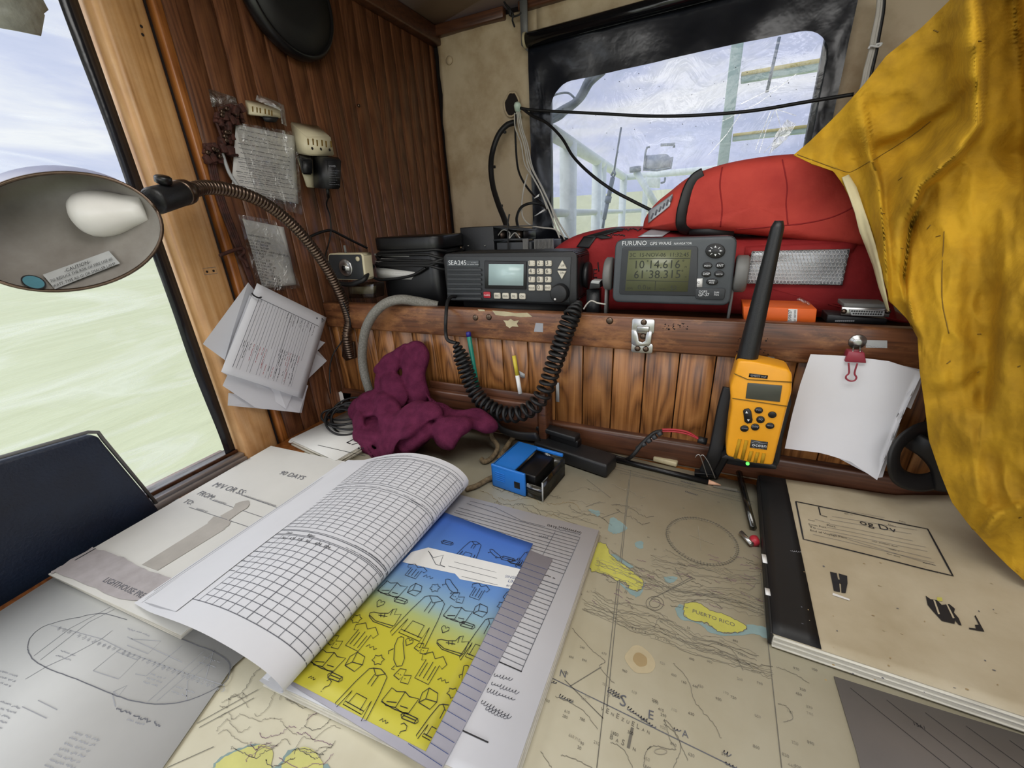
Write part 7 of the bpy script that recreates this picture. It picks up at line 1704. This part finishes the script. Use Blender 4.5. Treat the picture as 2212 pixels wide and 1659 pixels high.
LB([(1650, 860, .52), (1740, 930, .51), (1900, 960, .505), (2020, 950, .51), (2110, 1060, .50), (2070, 1095, .49), (1950, 1060, .485), (1800, 1040, .48), (1680, 980, .49)], 6, 0.003, 0.018)
b.box((-0.45, 0.462, TZ+0.024), (0.13, 0.07, 0.034), 'maroon_fleece', bev=0.015, seg=4)
def foldd(v):
    p = v.co; q = Vector((p.x*17+p.z*8, p.y*17, p.z*13)); r_ = 1-abs(noise.noise(q+Vector((3, 0, 0))))*2.2; return 0.006*(r_-0.5)+0.0012*noise.noise(q*5)
b.bm.normal_update()
nv = {v: v.normal.copy() for v in b.bm.verts}
for v in b.bm.verts: v.co = v.co+nv[v]*foldd(v)
o = b.build('maroon_cloth', sharp=2)
md = o.modifiers.new('remesh', 'REMESH'); md.mode = 'VOXEL'; md.voxel_size = 0.0022; md.use_smooth_shade = True
m2_ = o.modifiers.new('smooth', 'SMOOTH'); m2_.iterations = 3; m2_.factor = 0.5
tag(o, 'crumpled maroon fleece cloth heaped against the shelf front behind the log book', 'cloth')

# ================================================================ PENS IN THE POCKET
def stick(name, label, cat, p0, p1, r, m, parts):
    root = thing(name, label, cat, p1); b = MB(); b.cyl(p0, p1, r, m, 10, 0.0004); b.build('barrel', parent=root)
    for nm, a, c, prof, mm in parts:
        b = MB(); b.lathe(prof, a, c-a, mm, 10); b.build(nm, parent=root)
a = bk(1013, 727, .556); c = bk(1031, 835, .546)
stick('green_pen', 'green pen with a blue cap standing in the pen pocket behind the coiled cord', 'pen', a, c, 0.0038, 'pen_green', [('cap', a, a+(a-c).normalized()*0.007, [(0.0042, 0), (0.0042, 0.006), (0.003, 0.008)], 'pen_blue')])
a = bk(1110, 768, .556); c = bk(1124, 850, .546); d = bk(1106, 748, .558); mid = a.lerp(c, 0.52)
root = thing('yellow_pencil', 'slim yellow and white pencil standing in the pen pocket inside the cord loop', 'pencil', c)
b = MB(); b.cyl(a, mid, 0.0032, 'pencil_yellow', 10); b.build('barrel', parent=root); b = MB(); b.cyl(mid, c, 0.0034, 'white', 10); o = b.build('lower_barrel', parent=root); o['label'] = 'white lower end'
b = MB(); b.lathe([(0.0032, 0), (0.0006, (d-a).length)], a, d-a, 'pencil_wood', 10); b.build('tip', parent=root)

for pts, lab_ in (([(421, 556), (462, 580), (462, 612), (430, 600)], 'scrap of white tape beside the yellow pencil on the planks'), ([(695, 640), (718, 645), (720, 790), (695, 785)], 'narrow strip of old white tape on the planks right of the pen pocket')):
    b = MB(); b.prism([bk(*zB(*p), RF+0.0045) for p in pts], (0, -0.0006, 0), 'light_grey'); tag(b.build('tape_scrap'), lab_, 'tape')

# ================================================================ BLUE BOX, BLACK PUNCH, TWINE
P0 = Vector((-0.237, 0.420, TZ+0.002)); P1 = Vector((-0.158, 0.409, TZ+0.002)); P2 = Vector((-0.139, 0.481, TZ+0.002)); ux = (P1-P0).normalized(); uy = Vector((-ux.y, ux.x, 0)); Lx = (P1-P0).length; Ly = 0.074; Hh = 0.034
Rz = Matrix((ux, uy, Vector((0, 0, 1)))).transposed()
def BX(b, a, c, m, bev=0.0008):      # box in the local frame, from fractions/lengths
    a = Vector(a); c = Vector(c); ctr = (a+c)/2; w = P0+ux*ctr.x+uy*ctr.y+Vector((0, 0, ctr.z)); b.box(w, c-a, m, R=Rz, bev=bev)
root = thing('blue_cassette', 'bright blue plastic cassette with a clear smoked tray, on the chart behind the log book', 'box', P0)
b = MB(); BX(b, (0, 0, 0), (Lx*0.68, 0.004, Hh+0.002), 'blue_plastic', 0.0015); BX(b, (0, 0, 0), (0.004, Ly, Hh), 'blue_plastic', 0.0015); BX(b, (0, 0, Hh-0.003), (Lx*0.44, Ly, Hh), 'blue_plastic', 0.001); BX(b, (0, Ly-0.004, Hh-0.005), (Lx*0.95, Ly, Hh), 'blue_plastic', 0.001)
for k in range(5): BX(b, (0.007, -0.0008, 0.012+k*0.0032), (0.022, 0.0004, 0.0132+k*0.0032), 'blue_plastic', 0.0002)
BX(b, (Lx*0.47, -0.0006, 0.010), (Lx*0.58, 0.0006, 0.020), 'black_satin', 0.0001); b.build('case', parent=root)
b = MB(); 
for a, c in (((Lx*0.44, 0.003, 0.0), (Lx, 0.0045, Hh*0.62)), ((Lx-0.0015, 0.003, 0), (Lx, Ly-0.004, Hh-0.004)), ((Lx*0.44, 0.003, 0), (Lx, Ly-0.004, 0.0012)), ((Lx*0.44, Ly-0.0055, 0), (Lx, Ly-0.004, Hh-0.004))): BX(b, a, c, 'smoked', 0.0)
BX(b, (Lx-0.0012, 0.002, 0.0), (Lx+0.0004, 0.0036, Hh-0.004), 'light_grey', 0); b.build('tray', parent=root)
b = MB(); BX(b, (Lx*0.42, 0.012, 0.001), (Lx*0.80, Ly-0.006, Hh-0.006), 'black_satin', 0.002)
for k in range(4): BX(b, (Lx*0.66, 0.006, 0.004+0.004*k), (Lx*0.95, 0.009, 0.005+0.004*k), 'mid_grey', 0.0002)
b.build('black_insert', parent=root)
root = thing('hole_punch', 'black two-tier desk punch lying behind the blue cassette', 'punch', (-0.14, 0.53, TZ+0.002))
R1 = Matrix.Rotation(math.radians(-13), 3, 'Z')
b = MB(); b.box((-0.148, 0.522, TZ+0.013), (0.125, 0.036, 0.022), 'black_plastic', R=R1, bev=0.004, seg=3); b.build('base', parent=root)
b = MB(); b.box((-0.185, 0.538, TZ+0.038), (0.085, 0.018, 0.009), 'black_plastic', R=R1, bev=0.002); b.box((-0.165, 0.535, TZ+0.029), (0.05, 0.014, 0.012), 'black_satin', R=R1, bev=0.002); b.build('lever', parent=root)
b = MB()
tw = lambda pts, h: smooth_path([tab(*zB(*p), h[i] if isinstance(h, list) else h) for i, p in enumerate(pts)], 10)
b.tube(tw([(20, 1440), (100, 1415), (190, 1365), (240, 1350)], 0.006), 0.0036, 'rope', 8)
b.tube(tw([(140, 1215), (165, 1235), (225, 1195), (260, 1120), (215, 1050), (220, 990), (280, 965), (350, 970), (420, 1010), (500, 1040)], [0.006, .006, .008, .016, .022, .024, .024, .022, .016, .01]), 0.0038, 'rope', 8)
b.tube(tw([(270, 1210), (320, 1130), (380, 1050), (440, 990), (500, 965), (545, 965), (570, 1010), (640, 1060), (665, 1110)], [.006, .01, .018, .026, .030, .032, .024, .012, .01]), 0.0040, 'rope', 8)
tag(b.build('twine', sharp=3), 'loop of frayed brown twine on the chart left of the blue cassette', 'rope')
b = MB(); b.tube(smooth_path([bk(*zB(230, 870), .54), bk(*zB(240, 930), .53), bk(*zB(300, 1000), .52), bk(*zB(420, 1040), .51), bk(*zB(560, 1050), .50)]), 0.009, 'black_rubber', 8, flat=0.4); tag(b.build('strap'), 'dark strap end between the maroon cloth and the twine', 'strap')

# ================================================================ CABLES AT THE FRONT WINDOW
z6 = ZP(900, 0, 3.19)
def run(name, label, pts, r, m, cat='cable', fn=None):
    b = MB(); b.tube(smooth_path([bk(*z6(x, y_), d) for x, y_, d in pts], 8), r, m, 7)
    if fn: fn(b)
    return tag(b.build(name, sharp=3), label, cat)
b = MB(); p = bk(*z6(695, 735), 1.035); b.lathe([(0.005, -0.012), (0.008, -0.006), (0.008, 0.004), (0.006, 0.008), (0.001, 0.010)], p, (0.15, -0.6, 0.6), 'glow_white', 12); b.cyl(p+Vector((0, 0, -0.012)), p+Vector((0, 0.01, -0.018)), 0.006, 'glow_white', 10, 0.001); tag(b.build('cable_sleeve'), 'small pale sleeve where the cables pass through the lining', 'sleeve')
run('window_cable', 'black cable strung straight across the front window to the right', [(715, 745, 1.02), (800, 758, 1.018), (1000, 770, 1.015), (1300, 785, 1.01), (1600, 800, 1.005), (1900, 796, 1.0), (2300, 765, 0.99), (2700, 700, .985), (3010, 650, .98)], 0.0030, 'black_rubber')
run('window_cable', 'black cable drooping diagonally across the front window behind the life jackets', [(730, 750, 1.02), (800, 800, 1.01), (900, 850, .99), (1000, 950, .96), (1080, 1080, .93), (1200, 1200, .90), (1350, 1310, .88), (1480, 1380, .87), (1620, 1450, .86), (1700, 1480, .85)], 0.0030, 'black_rubber')
def ties(b):
    for zx, zy in ((608, 910), (535, 1150), (585, 1418)): p = bk(*z6(zx, zy), 1.00); b.box(p, (0.006, 0.006, 0.006), 'black_rubber', bev=0.001)
run('corrugated_conduit', 'thick black conduit curving down the beige lining to the electronics box', [(672, 845, 1.03), (620, 865, 1.02), (565, 930, 1.01), (525, 1040, 1.0), (512, 1150, .98), (525, 1280, .96), (560, 1400, .92), (600, 1500, .88), (630, 1590, .84)], 0.0066, 'black_rubber', fn=ties)
run('thin_cable', 'thin black cable falling beside the left edge of the curtain', [(685, 790, 1.02), (680, 900, 1.01), (690, 1100, .99), (710, 1200, .97), (760, 1290, .95), (830, 1370, .92), (900, 1430, .90)], 0.0024, 'black_rubber')
run('looped_cable', 'black cable making a half loop above the ribbed heat sink', [(700, 1570, .84), (690, 1500, .86), (720, 1430, .88), (790, 1400, .90), (860, 1410, .90), (910, 1450, .88)], 0.0030, 'black_rubber')
ww = [[(690, 770, 1.01), (705, 880, 1.0), (740, 1000, .98), (770, 1150, .95), (840, 1290, .92), (900, 1420, .88), (940, 1520, .85), (985, 1640, .83)],
      [(700, 770, 1.01), (715, 870, 1.0), (750, 990, .98), (780, 1130, .95), (850, 1270, .92), (915, 1400, .88), (960, 1520, .85), (1020, 1650, .82)],
      [(710, 770, 1.01), (730, 890, 1.0), (765, 1000, .98), (800, 1160, .95), (870, 1300, .92), (930, 1430, .88), (990, 1550, .85), (1055, 1650, .82)],
      [(675, 780, 1.01), (680, 880, 1.0), (720, 990, .98), (745, 1130, .95), (800, 1220, .92), (860, 1330, .90), (900, 1440, .88)],
      [(765, 1200, .95), (740, 1290, .93), (725, 1400, .90), (730, 1490, .88), (780, 1550, .86), (870, 1570, .85), (950, 1580, .84), (1000, 1620, .83)]]
for k, pts in enumerate(ww):
    lab_ = ['leftmost of three long white wires running down to the life jacket', 'middle of three long white wires running down to the life jacket', 'rightmost of three long white wires running down to the life jacket', 'shorter white wire left of the three long ones, ending at the curtain edge', 'thin white wire swinging out in a loop left of the others'][k]
    b = MB(); b.tube(smooth_path([bk(*z6(x, y_), d) for x, y_, d in pts], 8), 0.0016, 'wire_white', 6); o = tag(b.build('white_wire', sharp=3), lab_, 'wire', 'white wires down the curtain edge')
for k, pts in enumerate(([(808, 1365), (845, 1335), (840, 1355), (812, 1368)], [(808, 1490), (885, 1435), (888, 1450), (815, 1490)])):
    b = MB(); b.prism([bk(*z6(*p), .90) for p in pts], (0, 0.001, 0), 'white'); tag(b.build('cable_label'), ['small white tag on the thin black cable, upper of two', 'longer white tag on the looped cable, lower of two'][k], 'tag')
b = MB()
b.tube(smooth_path([bk(*z6(*p), 1.03) for p in [(590, -20), (610, 25), (640, 60), (665, 100), (660, 140), (675, 185)]]), 0.0020, 'black_rubber', 6); b.tube(smooth_path([bk(*z6(*p), 1.03) for p in [(625, 50), (650, 110), (700, 105), (720, 85)]]), 0.0018, 'black_rubber', 6); b.box(bk(*z6(645, 85), 1.03), (0.006, 0.006, 0.012), 'black_rubber', bev=0.001)
tag(b.build('tie_wire'), 'twist of black wire tied at the ceiling trim beside the curtain bracket', 'wire')
zW = ZP(1400, 0, 2.3695)
for k, (x0, x1, m_, r_) in enumerate(((1185, 1130, 'wire_white', .0030), (1196, 1140, 'wire_white', .0026), (1208, 1155, 'black_rubber', .0030), (1180, 1120, 'wire_white', .0024))):
    b = MB(); b.tube(smooth_path([bk(*zW(x, y_), 1.02) for x, y_ in ((x0, -40), (x0-6, 60), ((x0+x1)/2-4, 200), ((x0+x1)/2-14, 260), (x1-10, 360), (x1-22, 420), (x1-60, 560))]), r_, m_, 7)
    tag(b.build('wall_cable', sharp=3), ['white cable on the beige lining right of the window, second from the left', 'white cable on the beige lining right of the window, third from the left', 'black cable on the beige lining right of the window', 'leftmost white cable on the beige lining right of the window'][k], 'cable')
b = MB(); b.tube(smooth_path([bk(*zW(x, y_), 1.01) for x, y_ in ((1128, 250), (1140, 235), (1180, 238), (1195, 222), (1165, 228))]), 0.0016, 'white', 6); tag(b.build('cable_tie'), 'white cable tie round the cables right of the window', 'cable tie')

# ---------------------------------------------------------------- tidy up
for o in bpy.data.objects:
    if '_w' in o: del o['_w']
